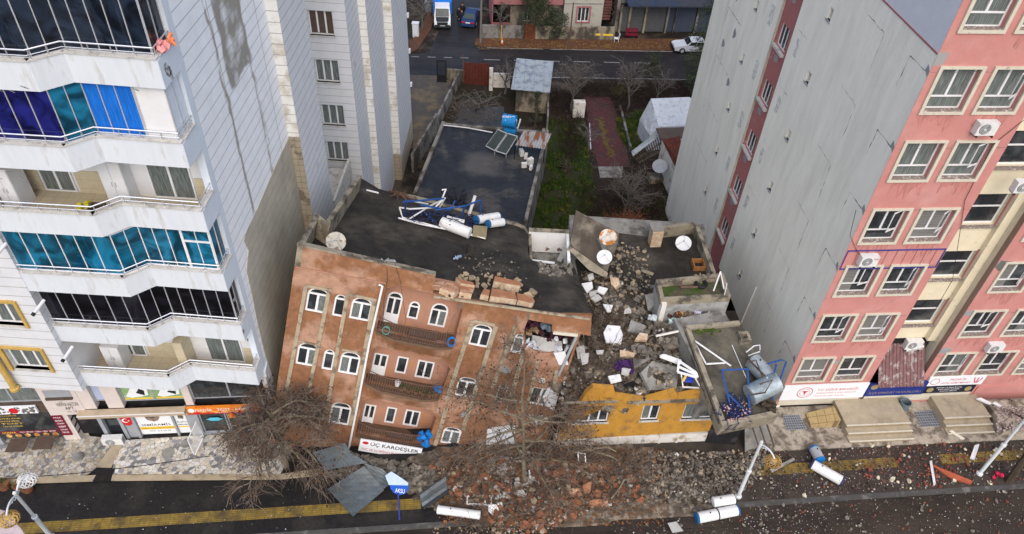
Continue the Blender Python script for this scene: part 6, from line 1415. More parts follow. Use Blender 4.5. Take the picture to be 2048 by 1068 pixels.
scatter(60, [(1445, 810), (1500, 800), (1500, 835), (1455, 845)], (.03, .1), mat('pink_crumb', (.5, .3, .3), .9, .3, 5), rr, 'glass_crumbs', 'pinkish glass crumbs on the lower edge of the tilted roof', zfun=lambda x, y: ft(x, y, .25))
blob(ft(1447 + 90, 808, .3), (.8, .4, .35), darkb, 12, 'rag_heap', 'black scorched scraps at the right corner of the tilted roof', 'scraps')
# ================================================================= STREET IN FRONT
aK = R(8.1); KO = Vector((-3.4, 17.22, 0)); FK = Fr(KO, (math.cos(aK), math.sin(aK), 0), (-math.sin(aK), math.cos(aK), 0))  # u along kerb, v away, N up
M['road'] = mat('wet_asphalt', (.024, .020, .017), .5, .3, 5, (.042, .033, .026), .35, .52, .2, bump=.3, bscale=25, stretch=(.5, 2, 1))
M['prom'] = mat('dark_promenade_asphalt', (.0165, .0155, .016), .45, .3, 6, (.031, .028, .026), .5, .55, .15, bump=.25, bscale=25)
patch(M['prom'], 'dust', (.075, .060, .050), (-2, 5, -1), (80, 60, 1), 1.2, .8, 1.6, .8); patch(M['road'], 'mud', (.060, .046, .035), (0, -20, -1), (80, 60, 1), 2, .5, 2.5, .75)
M['kerb'] = mat('kerb_stone', (.07, .068, .066), .6, .2, 3, (.15, .145, .135), 1.2, .58, .12)
def flat(F, u0, u1, v0, v1, z0, z1, m, name): return tag(B(F, u0, u1, v0, v1, z0, z1).build(name, M[m]), kind='structure')
M['soil'] = mat('dark_earth', (.022, .018, .015), .95, .35, 2.5, (.075, .06, .045), .5, .55, .15)
b = MB(); b.poly([Vector(p) for p in ((-260, -60, -5), (260, -60, -5), (260, 460, -5), (-260, 460, -5))]); tag(b.build('ground', M['soil']), kind='structure')
flat(FK, -60, 70, -14, -.22, -.4, -.13, 'road', 'road')
flat(FK, -60, 70, -.22, .0, -.4, .015, 'kerb', 'kerb')
flat(FK, -60, 70, .0, 12.5, -5.2, .0, 'prom', 'promenade')
M['terr'] = cells('crazy_paving', [(.42, .38, .30), (.50, .46, .38), (.33, .30, .25), (.50, .48, .43), (.17, .165, .165), (.44, .36, .25), (.24, .245, .26), (.52, .48, .40), (.46, .45, .43), (.36, .31, .24)], 5.6, .03, (.13, .12, .10))
M['terr2'] = cells('white_crazy_paving', [(.55, .54, .50), (.50, .46, .38), (.62, .61, .58), (.45, .43, .38), (.17, .17, .175), (.56, .50, .40), (.24, .245, .27), (.60, .58, .52)], 5.0, .03, (.16, .15, .13))
M['kb'] = mat('beige_kerb', (.36, .30, .21), .8, .15, 3, (.2, .165, .115), 1.5, .58, .1)
def pv(pix, z, m, name='pavement', th=.05):
    b = zpoly(pix, z, th); return tag(b.build(name, M[m]), kind='structure')
pv([(-120, 880), (-120, 960), (0, 957), (165, 956), (192, 935), (230, 878), (180, 872)], .10, 'terr')
pv([(-120, 880), (180, 872), (150, 820), (-120, 840)], .105, 'terr')
pv([(250, 880), (232, 908), (222, 948), (560, 948), (600, 870), (540, 862)], .10, 'terr2')
pv([(192, 935), (222, 935), (250, 880), (232, 878)], .104, 'kb')
pv([(-120, 958), (-120, 972), (185, 962), (192, 950)], .11, 'kb'); pv([(225, 949), (222, 961), (560, 958), (640, 950), (640, 936), (560, 948)], .11, 'kb')
pv([(192, 935), (186, 962), (222, 962), (230, 937)], .108, 'prom', 'driveway_crossing')
for (x, y, r) in ((157, 913, .28), (336, 906, .3), (373, 886, .28)):
    b = MB(); q = gp(x, y, .106); b.lathe(q, (0, 0, 1), [(0, r), (.012, r), (.013, .01)], 16); tag(b.build('paving_disc', M['conc']), {157: 'round grey paving stone left of the white door pavement', 336: 'round brown grey paving stone in the white paving', 373: 'round grey paving stone beside the shop wall'}[x], 'paving stone')
# tactile strip
yel = mat('tactile_yellow', (.24, .165, .034), .6, .25, 5, (.07, .052, .03), 1.4, .53, .2)
lines(yel, period=.105, width=.032, col=(.11, .08, .03), strength=.85, vec=tuple(FK.V)); lines(yel, period=.42, width=.03, col=(.10, .075, .03), strength=.85, vec=tuple(FK.U))
M['tact'] = yel
vT = FK.p(700, 1016)[1]; vT2 = FK.p(1950, 914)[1]
b = MB(); b.box(FK, -60, FK.p(842, 1004)[0], vT - .27, vT + .27, .001, .012); tag(b.build('tactile_strip', yel), kind='structure')
b = MB(); b.box(FK, FK.p(1495, 940)[0], FK.p(1790, 920)[0], vT2 - .3, vT2 + .26, .001, .012); tag(b.build('tactile_strip', yel), kind='structure')
b = MB(); b.box(FK, FK.p(1880, 918)[0], FK.p(2300, 900)[0], vT2 - .3, vT2 + .26, .001, .012); tag(b.build('tactile_strip', yel), kind='structure')

# street lamps ---------------------------------------------------------
lampw = mat('white_lamp_post', (.58, .62, .64), .4, .06, 4); goldm = mat('gold_lamp_basket', (.42, .27, .09), .45, .2, 6, metal=.3); whb = mat('white_lamp_basket', (.55, .55, .55), .5, .1, 6)
def basket(c, r, m, par):
    b = MB(); c = Vector(c); n = 14
    for k in range(n):
        for s_ in (1, -1):
            b.tube([c + Vector((r * math.cos(6.283 * k / n + s_ * .16 * j) * math.sin(math.pi * (.16 + .68 * j / 7)), r * math.sin(6.283 * k / n + s_ * .16 * j) * math.sin(math.pi * (.16 + .68 * j / 7)), r * .62 * math.cos(math.pi * (.16 + .68 * j / 7)))) for j in range(8)], .022, 3, cap=False)
    b.lathe(c, (0, 0, 1), [(r * .5, r * .42), (r * .56, r * .3), (r * .6, .01)], 12)
    o = b.build('lamp_basket', m, par); d = MB(); d.sphere(c, r * .45, 8, (1, 1, .7)); d.build('bulb_cover', M['signw'], o)
def lamp(basep, topp, tz, arms, label, fallen=None):
    b0 = Vector(fallen[0]) if fallen else gp(*basep, 0); t0 = Vector(fallen[1]) if fallen else None
    if not fallen:
        r = ray(*topp); t_ = (tz - CH) / r.z; t0 = Vector((r.x * t_, r.y * t_, tz))
    t = thing('street_lamp', b0, label, 'street lamp', 'white scrolled street lamps')
    b = MB(); m1 = b0.lerp(t0, .5); b.tube([b0, m1], .09, 10); b.tube([m1, t0], .065, 10); b.lathe(m1, t0 - b0, [(-.12, .07), (-.1, .12), (.02, .12), (.06, .07)], 10); b.lathe(b0, t0 - b0, [(0, .16), (.1, .16), (.14, .09)], 10); b.sphere(t0, .08, 6); b.build('post', lampw, t, smooth=False)
    for (ax, ay, az, m, dr) in arms:
        e = gp(ax, ay, az); s = b0.lerp(t0, .955); mid = (s + e) / 2 + Vector((0, 0, .38)); P = []
        for j in range(9): k = j / 8; P.append(s * (1 - k) ** 2 + mid * 2 * k * (1 - k) + e * k * k)
        b = MB(); b.tube(P, .035, 6)
        d = (e - s); 
        for q0, rad, sg in ((.28, .16, 1), (.55, .12, -1)):
            c = s.lerp(mid, q0) .lerp(P[int(q0 * 8)], .6) - Vector((0, 0, .12)); dn = d.normalized()
            b.tube([c + dn * rad * (1 - j / 16) * math.cos(j * .55) + Vector((0, 0, 1)) * rad * (1 - j / 16) * math.sin(j * .55) for j in range(15)], .014, 4)
        b.build('scroll_arm', lampw, t); basket(e - Vector((0, 0, dr)), .36, m, t)
    return t
Lb = gp(140, 1110)
lamp((104, 1075), (29, 986), 5.1, [(50, 952, 5.2, whb, .25), (13, 1031, 5.1, goldm, .25)], 'standing white street lamp with two basket lights at the far left', None)
lamp((1476, 993), (1523, 884), 4.4, [(1549, 917, 4.1, goldm, .22)], 'white street lamp in front of the tilted roof, one gold basket left')
lamp((1958, 948), (2062, 825), 4.6, [(2085, 845, 4.6, goldm, .2)], 'white street lamp post crossing the tree at the right edge')
# banner tied at the left
b = MB(); A = [gp(-40, 1010, 5.0), gp(10, 1022, 4.8), gp(40, 1055, 3.6), gp(70, 1100, 2.4), gp(10, 1110, 2.4), gp(-30, 1050, 3.8)]
b.poly(A); b.poly([p + Vector((0, .02, 0)) for p in reversed(A)]); tag(b.build('banner', mat('pale_pink_banner', (.42, .36, .40), .8, .15, 4)), 'pale pink banner hanging beside the left street lamp', 'banner')
# flower pots by the kerb
pot = mat('terracotta', (.22, .09, .05), .85, .2, 5); lf = mat('pot_leaves', (.045, .08, .025), .8, .35, 6)
for (x, y, l) in ((10, 975, 'terracotta pot with green plant at the left picture edge'), (36, 976, 'small terracotta pot under the lamp basket'), (57, 980, 'terracotta pot with dry plant right of the lamp basket')):
    q = gp(x, y, 0); t = thing('flower_pot', q, l, 'flower pot'); r = .3 if x != 36 else .2; b = MB(); b.lathe(q, (0, 0, 1), [(0, .02), (0, r * .7), (r * 1.2, r), (r * 1.25, r), (r * 1.2, r * .85), (r * .9, .01)], 12); b.build('pot', pot, t)
    b = MB()
    for i in range(40 if x != 36 else 10): b.rock(q + Vector((rr.gauss(0, r * .4), rr.gauss(0, r * .4), r * 1.1 + rr.uniform(0, .25))), (.1, .07, .02), rr)
    b.build('leaves', lf, t)
# long overhead wire crossing the left pavement
b = MB(); b.tube([gp(-40, 962, 1.5), gp(150, 947, 1.4), gp(280, 932, 1.4), gp(420, 912, 1.6)], .018, 4); tag(b.build('wire', M['black']), 'black wire strung low across the stone pavement', 'wire')

# fallen sheet metal and signs --------------------------------------------
sheetm = mat('grey_sheet_metal', (.085, .105, .12), .35, .2, 3, (.075, .085, .09), .8, .5, .2, metal=.35)
lines(sheetm, period=.14, width=.02, col=(.06, .07, .075), strength=.6, vec=(.6, .8, 0))
def sheet(pts, label, m=sheetm, name='metal_sheet', th=.03, sub=6, curl=.0):
    P = [gp(x, y, z) for x, y, z in pts]; b = MB(); n = sub
    def f(i, j):
        a = P[0].lerp(P[1], i / n); c = P[3].lerp(P[2], i / n); q = a.lerp(c, j / n); return q + Vector((0, 0, curl * math.sin(j / n * 3.14 * 2.5) + .006 * math.sin(i * 1.7 + j * 2.3)))
    for i in range(n):
        for j in range(n):
            q = [f(i, j), f(i + 1, j), f(i + 1, j + 1), f(i, j + 1)]; b.poly(q); b.poly([v - Vector((0, 0, th)) for v in reversed(q)])
    return tag(b.build(name, m), label, 'metal sheet', 'fallen metal sheets')
sheet([(655, 978, .35), (728, 932, .9), (768, 980, .3), (706, 1033, .15)], 'large dark grey ribbed metal sheet lying on the yellow tactile strip')
sheet([(728, 926, .9), (765, 938, .7), (788, 962, .3), (757, 985, .25)], 'smaller dark metal sheet touching the large one')
sheet([(838, 988, .5), (890, 950, .8), (898, 988, .5), (848, 1022, .2)], 'curled pale grey metal sheet right of the blue sign', curl=.14)
sheet([(640, 922, .8), (700, 905, 1.1), (735, 925, .9), (650, 940, .5)], 'long grey metal strip at the foot of the brown building')
sheet([(625, 905, 1.2), (690, 885, 1.6), (700, 905, 1.2), (640, 925, .9)], 'grey blue shop awning metal crushed under the leaning wall')
sheet([(1118 + 780, 1, 0)] * 4, 'x') if False else None
T = thing('bus_stop_sign', gp(798, 1040), 'blue and white round topped stop sign on a bent blue post', 'sign')
b = MB(); b.tube([gp(799, 1040, .05), gp(796, 985, .7)], .045, 6); b.build('post', navy, T)
F5 = Fr(gp(781, 975, .75), gp(817, 979, .85) - gp(781, 975, .75), Vector((-.05, .8, .6)))
pw_ = lambda *pix: [F5.p(*q) for q in pix]
b = MB(); b.ext(F5, ccw(pw_((772, 952), (785, 943), (806, 955), (818, 963), (816, 972), (778, 970))), -.02, .02); b.build('white_panel', mat('pale_blue_sign', (.40, .50, .66), .45, .08, 4), T)
b = MB(); b.ext(F5, ccw(pw_((780, 970), (818, 968), (817, 976), (810, 985), (798, 989), (787, 985), (781, 977))), -.02, .022); b.build('blue_panel', mat('bright_blue_sign', (.01, .08, .42), .4, .08, 3), T)
u0, v0 = F5.p(790, 984); u1, v1 = F5.p(810, 976); text(F5, u0, u1, v0, max(v1, v0 + .12), 'AKSU', M['white_l'], .03, T)
# tanks on the road and promenade
tank(gp(877, 1019, .3), gp(958, 1030, .3), .2, 'dented long white tank half lying on the kerb at the centre', M['tankw'])
tank(gp(1394, 1036, .1), gp(1474, 1020, .1), .26, 'long white tank with blue ends lying on the road', M['capb'], band=True)
tank(gp(1428, 1004, .3), gp(1466, 998, .35), .24, 'short white tank lying behind the long one at the kerb', M['tankw'])
tank(gp(1624, 928, .35), gp(1684, 962, .3), .25, 'long clean white tank with black ends lying on the promenade', mat('navy_cap', (.04, .04, .10), .5, .1, 4))
t = tank(gp(1628, 897, .4), gp(1640, 920, .4), .26, 'short grey tank with blue end standing behind the long promenade tank', mat('azure_cap', (.01, .14, .40), .5, .1, 4), mat('grey_enamel', (.33, .35, .37), .5, .15, 3))
b = MB(); text(Fr(gp(1632, 935, .56), (gp(1684, 962, .3) - gp(1624, 928, .35)), Vector((.3, .9, .3))), .05, .5, -.05, .08, 'DEMİRKAN', M['ink'], .03, thing('tank_lettering', gp(1640, 935, .5), 'black maker lettering on the long clean white tank', 'lettering')) if False else None
# loose window frame
frame_bars([(935, 992, .3), (983, 992, .35), (982, 1010, .3), (934, 1008, .25)], .05, 'window_frame', 'white arched window frame lying flat near the centre kerb', cross=((0, 1, 3, 2, .75),))
for pts, l in (([(1015, 938, .6), (1036, 972, .3), (1028, 974, .3), (1010, 942, .6)], 'white frame standing in the rubble under the centre tree'), ([(1058, 940, .8), (1066, 966, .4), (1052, 990, .3), (1060, 960, .5)], 'bent white frame right of the one under the centre tree'), ([(1156, 905, .8), (1170, 908, 1.0), (1172, 930, .5), (1158, 935, .4)], 'small white frame beside the brown slab under the yellow wall')): frame_bars(pts, .035, 'window_frame', l)
# big pieces in the front rubble
fr = lambda pts, th, m, l, n='wall_fragment': tslab(pts, th, m, l, n)
fr([(1003, 975, .5), (1022, 970, .6), (1026, 994, .4), (1008, 1002, .3)], .2, 'slabtop', 'brown rendered wall fragment near the loose arched frame')
fr([(1163, 928, .7), (1192, 926, .7), (1190, 944, .5), (1160, 942, .5)], .2, 'slabtop', 'rectangular brown wall fragment below the small white frame')
fr([(1165, 970, .6), (1184, 962, .7), (1180, 985, .5), (1168, 988, .4)], .2, 'slabtop', 'pointed brown wall fragment in the red rubble')
fr([(1132, 978, .5), (1160, 976, .6), (1164, 992, .4), (1135, 994, .4)], .2, 'slabtop', 'flat brown wall fragment left of the pointed one')
fr([(1180, 1000, .4), (1216, 996, .4), (1214, 1010, .25), (1178, 1014, .25)], .25, 'slabtop', 'brown wall fragment resting on the kerb')
fr([(976, 1010, .4), (992, 1008, .45), (998, 1020, .3), (985, 1032, .2), (977, 1022, .3)], .12, 'chalk', 'round white plaster fragment beside the loose arched frame')
fr([(994, 1006, .4), (1004, 1004, .4), (1006, 1014, .3), (997, 1016, .3)], .1, 'chalk', 'small white plaster fragment right of the round one')
fr([(1335, 1046, .1), (1352, 1043, .35), (1366, 1062, .1), (1345, 1066, .0)], .1, 'conc_l', 'crumpled pale grey sheet lying on the road')
fr([(1862, 928, .1), (1905, 945, .15), (1946, 962, .1), (1942, 968, .1), (1900, 955, .1)], .12, mat('red_clay_piece', (.34, .09, .05), .85, .2, 4), 'long red clay piece lying on the right promenade')
fr([(1859, 922, .1), (1864, 921, .15), (1872, 968, .1), (1867, 969, .1)], .1, 'white', 'long white strip lying on the promenade at the right')
fr([(1898, 862, .3), (1904, 860, .35), (1930, 877, .15), (1926, 881, .1)], .12, 'cream', 'broken cream window trim by the right steps')
fr([(1950, 890, .4), (1958, 888, .5), (1948, 918, .15), (1940, 916, .15)], .12, 'white', 'upright white board piece on the yellow strip')
fr([(1540, 938, .2), (1588, 915, .3), (1590, 920, .25), (1545, 945, .1)], .1, 'conc', 'grey metal strip near the second street lamp')
fr([(1953, 797, .9), (1962, 795, .9), (1984, 806, .8), (1980, 809, .8)], .08, 'white', 'upper white board lying right of the steps')
fr([(1985, 806, .8), (1990, 803, .8), (2004, 812, .75), (1999, 815, .75)], .08, 'white', 'short white board at the far right terrace')
blob(gp(1993, 949, .15), (.4, .3, .2), mat('crimson_cloth', (.50, .02, .07), .8, .2, 5), 6, 'cloth', 'bright red cloth at the foot of the right tree', 'cloth')
blob(gp(2040, 825, .4), (.9, .6, .4), darkb, 12, 'scrap_heap', 'dark scrap heap at the right edge terrace', 'scrap')

# rubble in front of the buildings
def fheap(x, y):
    a = math.exp(-((x - .5) / 3.6) ** 2 - ((y - 19.6) / 1.5) ** 2) * .55 + math.exp(-((x - 6.2) / 3.6) ** 2 - ((y - 20.2) / 1.35) ** 2) * .5
    if a < .05: return -.4
    return max(-.05, a * (1 + .35 * noise.noise(Vector((x * 1.1, y * 1.1, 2)))) + .12 * noise.noise(Vector((x * 3, y * 3, 5))) - .06)
b = MB(); nx, ny = 90, 24; G = {}
for i in range(nx + 1):
    for j in range(ny + 1):
        x = -9.5 + 22 * i / nx; y = 16.9 + 5.6 * j / ny + (x - 1) * .12; G[i, j] = Vector((x, y, fheap(x, y) if 0 < i < nx and 0 < j < ny else -.1))
for i in range(nx):
    for j in range(ny): b.poly([G[i, j], G[i + 1, j], G[i + 1, j + 1], G[i, j + 1]])
tag(b.build('street_rubble_heap', M['heap']), 'earth and mortar heap along the foot of the brown and yellow buildings', 'rubble heap', kind='stuff')
ff = lambda x, y: (lambda q: Vector((q.x, q.y, max(0.0, fheap(q.x, q.y)) + .03)))(gp(x, y, .35 if y < 1000 else .1))
rr = random.Random(55)
Lf = [(860, 935), (1090, 925), (1250, 930), (1290, 1000), (1180, 1020), (1090, 1062), (990, 1066), (960, 1010), (900, 990)]
Rf = [(1180, 905), (1480, 895), (1560, 880), (1510, 960), (1470, 985), (1400, 1005), (1250, 1010), (1230, 960)]
scatter(900, Lf, (.05, .3), brickb, rr, 'brick_rubble', 'red brown brick lumps under the centre tree', zfun=ff, flat=.8)
scatter(650, Lf, (.04, .24), tanb, rr, 'tan_rubble', 'tan mortar lumps under the centre tree', zfun=ff, flat=.8)
scatter(900, Lf, (.04, .2), darkb, rr, 'dark_rubble', 'dark earth lumps under the centre tree', zfun=ff, flat=.8)
scatter(260, [(960, 905), (1070, 900), (1075, 990), (990, 1000)], (.05, .3), whiteb, rr, 'white_rubble', 'pale plaster debris against the foot of the brown facade', zfun=ff); scatter(360, Lf, (.04, .2), whiteb, rr, 'white_rubble', 'white plaster bits under the centre tree', zfun=ff)
scatter(2200, Rf, (.04, .18), greyb, rr, 'grey_rubble', 'grey concrete gravel in front of the yellow building', zfun=ff, flat=.8)
scatter(350, Rf, (.06, .22), darkb, rr, 'dark_rubble', 'dark lumps in front of the yellow building', zfun=ff, flat=.8)
scatter(200, Rf, (.04, .2), tanb, rr, 'tan_rubble', 'tan pieces in front of the yellow building', zfun=ff); scatter(130, Rf, (.04, .14), whiteb, rr, 'white_rubble', 'white bits in front of the yellow building', zfun=ff)
scatter(700, [(650, 915), (700, 900), (860, 930), (900, 960), (840, 975), (760, 950), (650, 950)], (.06, .3), greyb, rr, 'grey_rubble', 'grey broken plaster under the hanging white shop sign', zfun=ff, flat=.8)
PR = [(1470, 900), (1560, 865), (2100, 830), (2100, 960), (1500, 1000)]
zf0 = lambda x, y: gp(x, y, .02)
scatter(1500, PR, (.025, .10), darkb, rr, 'dark_crumbs', 'dark crumbs over the right promenade', zfun=zf0); scatter(1300, PR, (.025, .11), mat('mixed_dust', (.16, .13, .115), .95, .4, 5), rr, 'brown_crumbs', 'grey brown crumbs over the right promenade', zfun=zf0)
redb = mat('red_brick_crumb', (.20, .065, .045), .9, .25, 5)
scatter(260, [(1720, 870), (1900, 850), (1960, 900), (1900, 980), (1720, 960)], (.04, .17), redb, rr, 'red_crumbs', 'bright red brick crumbs on the promenade before the steps', zfun=zf0)
scatter(260, PR, (.03, .12), redb, rr, 'red_crumbs', 'red brick crumbs thinly spread over the right promenade', zfun=zf0)
scatter(330, PR, (.02, .09), whiteb, rr, 'white_crumbs', 'white plaster crumbs over the right promenade', zfun=zf0); scatter(60, PR, (.1, .24), mat('cream_crumb', (.52, .48, .36), .9, .2, 5), rr, 'cream_lumps', 'cream plaster lumps over the right promenade', zfun=zf0)
zr_ = lambda x, y: gp(x, y, -.12)
RD = [(1280, 1020), (2100, 975), (2100, 1085), (1180, 1085)]
scatter(1300, RD, (.015, .07), mat('road_dust', (.12, .095, .08), .95, .4, 5), rr, 'road_crumbs', 'small grey crumbs over the right half of the road', zfun=zr_); scatter(170, RD, (.025, .08), whiteb, rr, 'white_crumbs', 'white crumbs over the right half of the road', zfun=zr_); scatter(90, RD, (.04, .14), redb, rr, 'red_crumbs', 'red brick crumbs over the road', zfun=zr_); scatter(150, RD, (.06, .2), greyb, rr, 'grey_lumps', 'grey lumps over the road', zfun=zr_)
scatter(130, [(1520, 990), (1680, 985), (1640, 1068), (1480, 1068)], (.02, .06), mat('lilac_crumb', (.45, .36, .42), .9, .2, 5), rr, 'glass_crumbs', 'pale pinkish glass crumbs on the road right of the tank', zfun=zr_)
scatter(80, [(150, 970), (660, 975), (660, 1060), (100, 1060)], (.015, .05), whiteb, rr, 'white_crumbs', 'few white crumbs on the left promenade', zfun=zf0)
scatter(160, [(880, 1035), (1100, 1040), (1100, 1068), (860, 1068)], (.03, .12), tanb, rr, 'tan_crumbs', 'tan crumbs on the road below the centre tree', zfun=zr_)
scatter(700, [(1560, 850), (2060, 800), (2060, 850), (1700, 880), (1560, 880)], (.02, .07), mat('porch_dust', (.25, .2, .17), .95, .4, 5), rr, 'porch_crumbs', 'crumbs over the stone pavement at the steps', zfun=lambda x, y: gp(x, y, .14))
pk = mat('pink_grey_crumb', (.42, .33, .33), .95, .3, 5); scatter(420, [(1990, 815), (2100, 812), (2100, 862), (1995, 865)], (.03, .12), pk, rr, 'pale_crumbs', 'pale debris covering the raised terrace at the right edge', zfun=lambda x, y: gp(x, y, .78))
# ================================================================= BACK GARDENS AND THE FAR STREET (ground level -5)
GZ = -5.0
def g5(x, y, h=0.0): return gp(x, y, GZ + h)
def gpoly5(pix, z, m, name, th=.03, struct=True):
    b = MB(); P = [gp(x, y, GZ) for x, y in pix]; b.ext(Fr((0, 0, 0), (1, 0, 0), (0, 1, 0)), ccw([(p.x, p.y) for p in P]), GZ + z - th, GZ + z)
    o = b.build(name, M[m] if isinstance(m, str) else m); return tag(o, kind='structure') if struct else o
M['far_road'] = mat('wet_far_asphalt', (.019, .018, .0205), .42, .2, 2, (.032, .029, .030), .25, .5, .2, stretch=(.4, 1.5, 1))
M['far_pave'] = mat('red_yellow_pavers', (.095, .045, .028), .8, .3, 8, (.16, .10, .03), 1.2, .60, .12)
M['grass'] = mat('garden_grass', (.020, .032, .007), .95, .4, 5, (.040, .034, .024), .5, .53, .15, bump=.6, bscale=14)
M['litter'] = mat('leaf_litter', (.028, .021, .016), .95, .4, 5, (.018, .021, .009), .6, .55, .15, bump=.6, bscale=14)
M['drive'] = mat('concrete_drive', (.075, .068, .06), .8, .2, 2, (.15, .115, .07), .4, .56, .15)
M['yard'] = mat('wet_yard_concrete', (.050, .055, .062), .35, .3, 1.2, (.09, .088, .085), .5, .56, .15)
M['marking'] = mat('road_marking', (.25, .25, .25), .7, .3, 4)
gpoly5([(400, 93), (905, 110), (935, 92), (956, 95), (1345, 103), (1700, 111), (1700, 165), (1000, 157), (820, 149), (400, 138)], .0 + .01, 'far_road', 'road')
gpoly5([(854, 115), (905, 0), (902, -60), (975, -60), (962, 0), (952, 90), (930, 112)], .014, 'far_road', 'side_street')
gpoly5([(952, 78), (1700, 80), (1700, 108), (1345, 103), (975, 95), (950, 90)], .12, 'far_pave', 'pavement', .12)
gpoly5([(820, 90), (850, 40), (868, 0), (880, -60), (892, -60), (862, 60), (835, 100), (820, 106)], .12, 'far_pave', 'pavement', .12)
for a, c in (((960, 98), (1090, 99.5)), ((1105, 100), (1340, 104.5)), ((822, 99), (905, 94)),): pass
FM = Fr(g5(975, 98), g5(1340, 106) - g5(975, 98), (0, 0, 1)); 
def mark(p, q, w, name='lane_line'):
    a, c = g5(*p), g5(*q); d = (c - a).normalized(); s = Vector((-d.y, d.x, 0)) * w; b = MB(); b.poly([a + Vector((0, 0, .02)), c + Vector((0, 0, .02)), c + s + Vector((0, 0, .02)), a + s + Vector((0, 0, .02))]); b.v = b.v; return tag(b.build(name, M['marking']), kind='structure')
mark((974, 96.5), (1086, 99), .14); mark((1100, 99.4), (1346, 104.2), .14); mark((1000, 154), (1380, 160), .14)
for k in range(4): mark((822 + 33 * k, 114 + .8 * k), (838 + 33 * k, 114.5 + .8 * k), .13)
for k in range(6): mark((968 + 60 * k, 120 + 1.3 * k), (1000 + 60 * k, 120.8 + 1.3 * k), .12)
# garden surfaces
gpoly5([(820, 150), (905, 152), (902, 165), (880, 240), (848, 300), (826, 300)], .012, 'drive', 'driveway')
gpoly5([(905, 160), (990, 162), (1100, 170), (1095, 250), (880, 262), (895, 200)], .012, 'litter', 'yard')
gpoly5([(925, 212), (1008, 214), (1010, 258), (905, 256)], .02, 'yard', 'wet_patch')
gpoly5([(1092, 240), (1165, 240), (1180, 330), (1195, 400), (1160, 460), (1050, 460), (1060, 400), (1085, 300)], .012, 'grass', 'lawn')
gpoly5([(1185, 340), (1350, 300), (1350, 470), (1150, 470)], .010, 'litter', 'garden_soil')
gpoly5([(1225, 225), (1290, 220), (1280, 290), (1245, 300)], .013, 'grass', 'lawn')
M['path'] = lines(mat('red_path_pavers', (.085, .032, .034), .75, .25, 5, (.055, .035, .035), .9, .55, .2), 'Y', .3, .04, (.04, .02, .02), .5)
gpoly5([(1170, 192), (1222, 195), (1240, 250), (1262, 335), (1196, 333), (1177, 260)], .05, 'path', 'path', .06)
py = mat('yellow_path_paver', (.11, .08, .02), .8, .3, 6)
rr = random.Random(2); b = MB()
for i in range(46):
    k = i / 46; x = 1196 + 24 * k + rr.uniform(-5, 5) + 5 * (i % 2); y = 235 + 80 * k; q = g5(x, y, .055); b.ob(q, (.3, .18, .012 + .0004 * i), (0, 0, .2))
tag(b.build('path_stripe', py), kind='structure')
gpoly5([(1196, 334), (1246, 334), (1244, 356), (1200, 356)], .06, 'conc', 'path_end_slab', .06)
def wall5(p, q, h, th, m, name, label, cat, z=0.0):
    a, c = g5(*p), g5(*q); d = (c - a).normalized(); s = Vector((-d.y, d.x, 0)) * th; b = MB(); k = [a, c, c + s, a + s]
    b.hexa([v + Vector((0, 0, z - .05)) for v in k] + [v + Vector((0, 0, h)) for v in k]); o = b.build(name, M[m] if isinstance(m, str) else m)
    return tag(o, label, cat) if label else tag(o, kind='structure')
M['oldwall'] = mat('old_plaster_wall', (.21, .20, .185), .9, .2, 3, (.075, .07, .06), 1.0, .52, .12, stretch=(1, 1, .6)); M['oldwall2'] = mat('worn_beige_wall', (.28, .245, .185), .9, .2, 3, (.08, .07, .06), 1.0, .50, .12, stretch=(1, 1, .5))
wall5((964, 77), (1047, 79), 1.5, .25, 'oldwall', 'garden_wall', 'stained grey garden wall left of the rusty gate on the far street', 'wall')
wall5((1070, 80), (1228, 81), 1.5, .25, 'oldwall2', 'garden_wall', 'worn beige garden wall right of the rusty gate on the far street', 'wall')
M['rustg'] = lines(mat('rust_red_gate', (.16, .05, .025), .7, .2, 4), 'X', .25, .04, (.05, .02, .012), .6)
wall5((1048, 79.5), (1070, 80), 1.75, .08, 'rustg', 'garden_gate', 'rusty red brown gate between the two far garden walls', 'gate')
wall5((875, 262), (920, 168), 1.3, .2, 'oldwall', 'side_wall', 'long grey concrete wall between driveway and yard', 'wall')
wall5((828, 345), (876, 262), 1.8, .2, 'oldwall', 'side_wall', 'dark stained wall beside the end of the white apartment block', 'wall')
wall5((1095, 262), (1096, 200), 1.5, .15, 'oldwall', 'side_wall', 'thin wall with a white top pipe beside the little shed', 'wall')
wall5((1050, 450), (1090, 268), .6, .25, 'oldwall', 'side_wall', 'low wall between the flat roof and the lawn', 'wall')
wall5((1237, 215), (1258, 300), .35, .2, 'oldwall', 'garden_edging', 'low stone edging right of the red path', 'edging'); wall5((1178, 250), (1180, 300), .2, .08, 'white', 'garden_edging', 'thin white edging left of the red path', 'edging')
wall5((893, 160), (928, 164), 1.2, .2, 'oldwall2', 'garden_wall', 'short worn wall between black gate and rusty red sheet gate', 'wall')
redcor = lines(mat('rust_red_corrugated', (.10, .028, .02), .7, .25, 4), 'X', .3, .06, (.05, .012, .01), .6)
wall5((928, 168), (978, 171), 2.3, .06, redcor, 'sheet_fence', 'rust red corrugated sheet fence behind the bare leaning tree', 'fence')
wall5((978, 182), (985, 182), 2.4, .25, 'whitewash', 'gate_pillar', 'white pillar beside the rust red sheet fence', 'pillar'); wall5((986, 175), (1020, 176), 1.5, .2, 'whitewash', 'garden_wall', 'whitewashed wall between pillar and metal roofed shed', 'wall')
wall5((1145, 236), (1168, 236), 1.6, .6, 'whitewash', 'pump_house', 'small white block at the start of the red path', 'block')
T = thing('black_gate', g5(883, 163), 'black double barred gate at the top of the driveway', 'gate'); b = MB()
A, C = g5(875, 164), g5(892, 165)
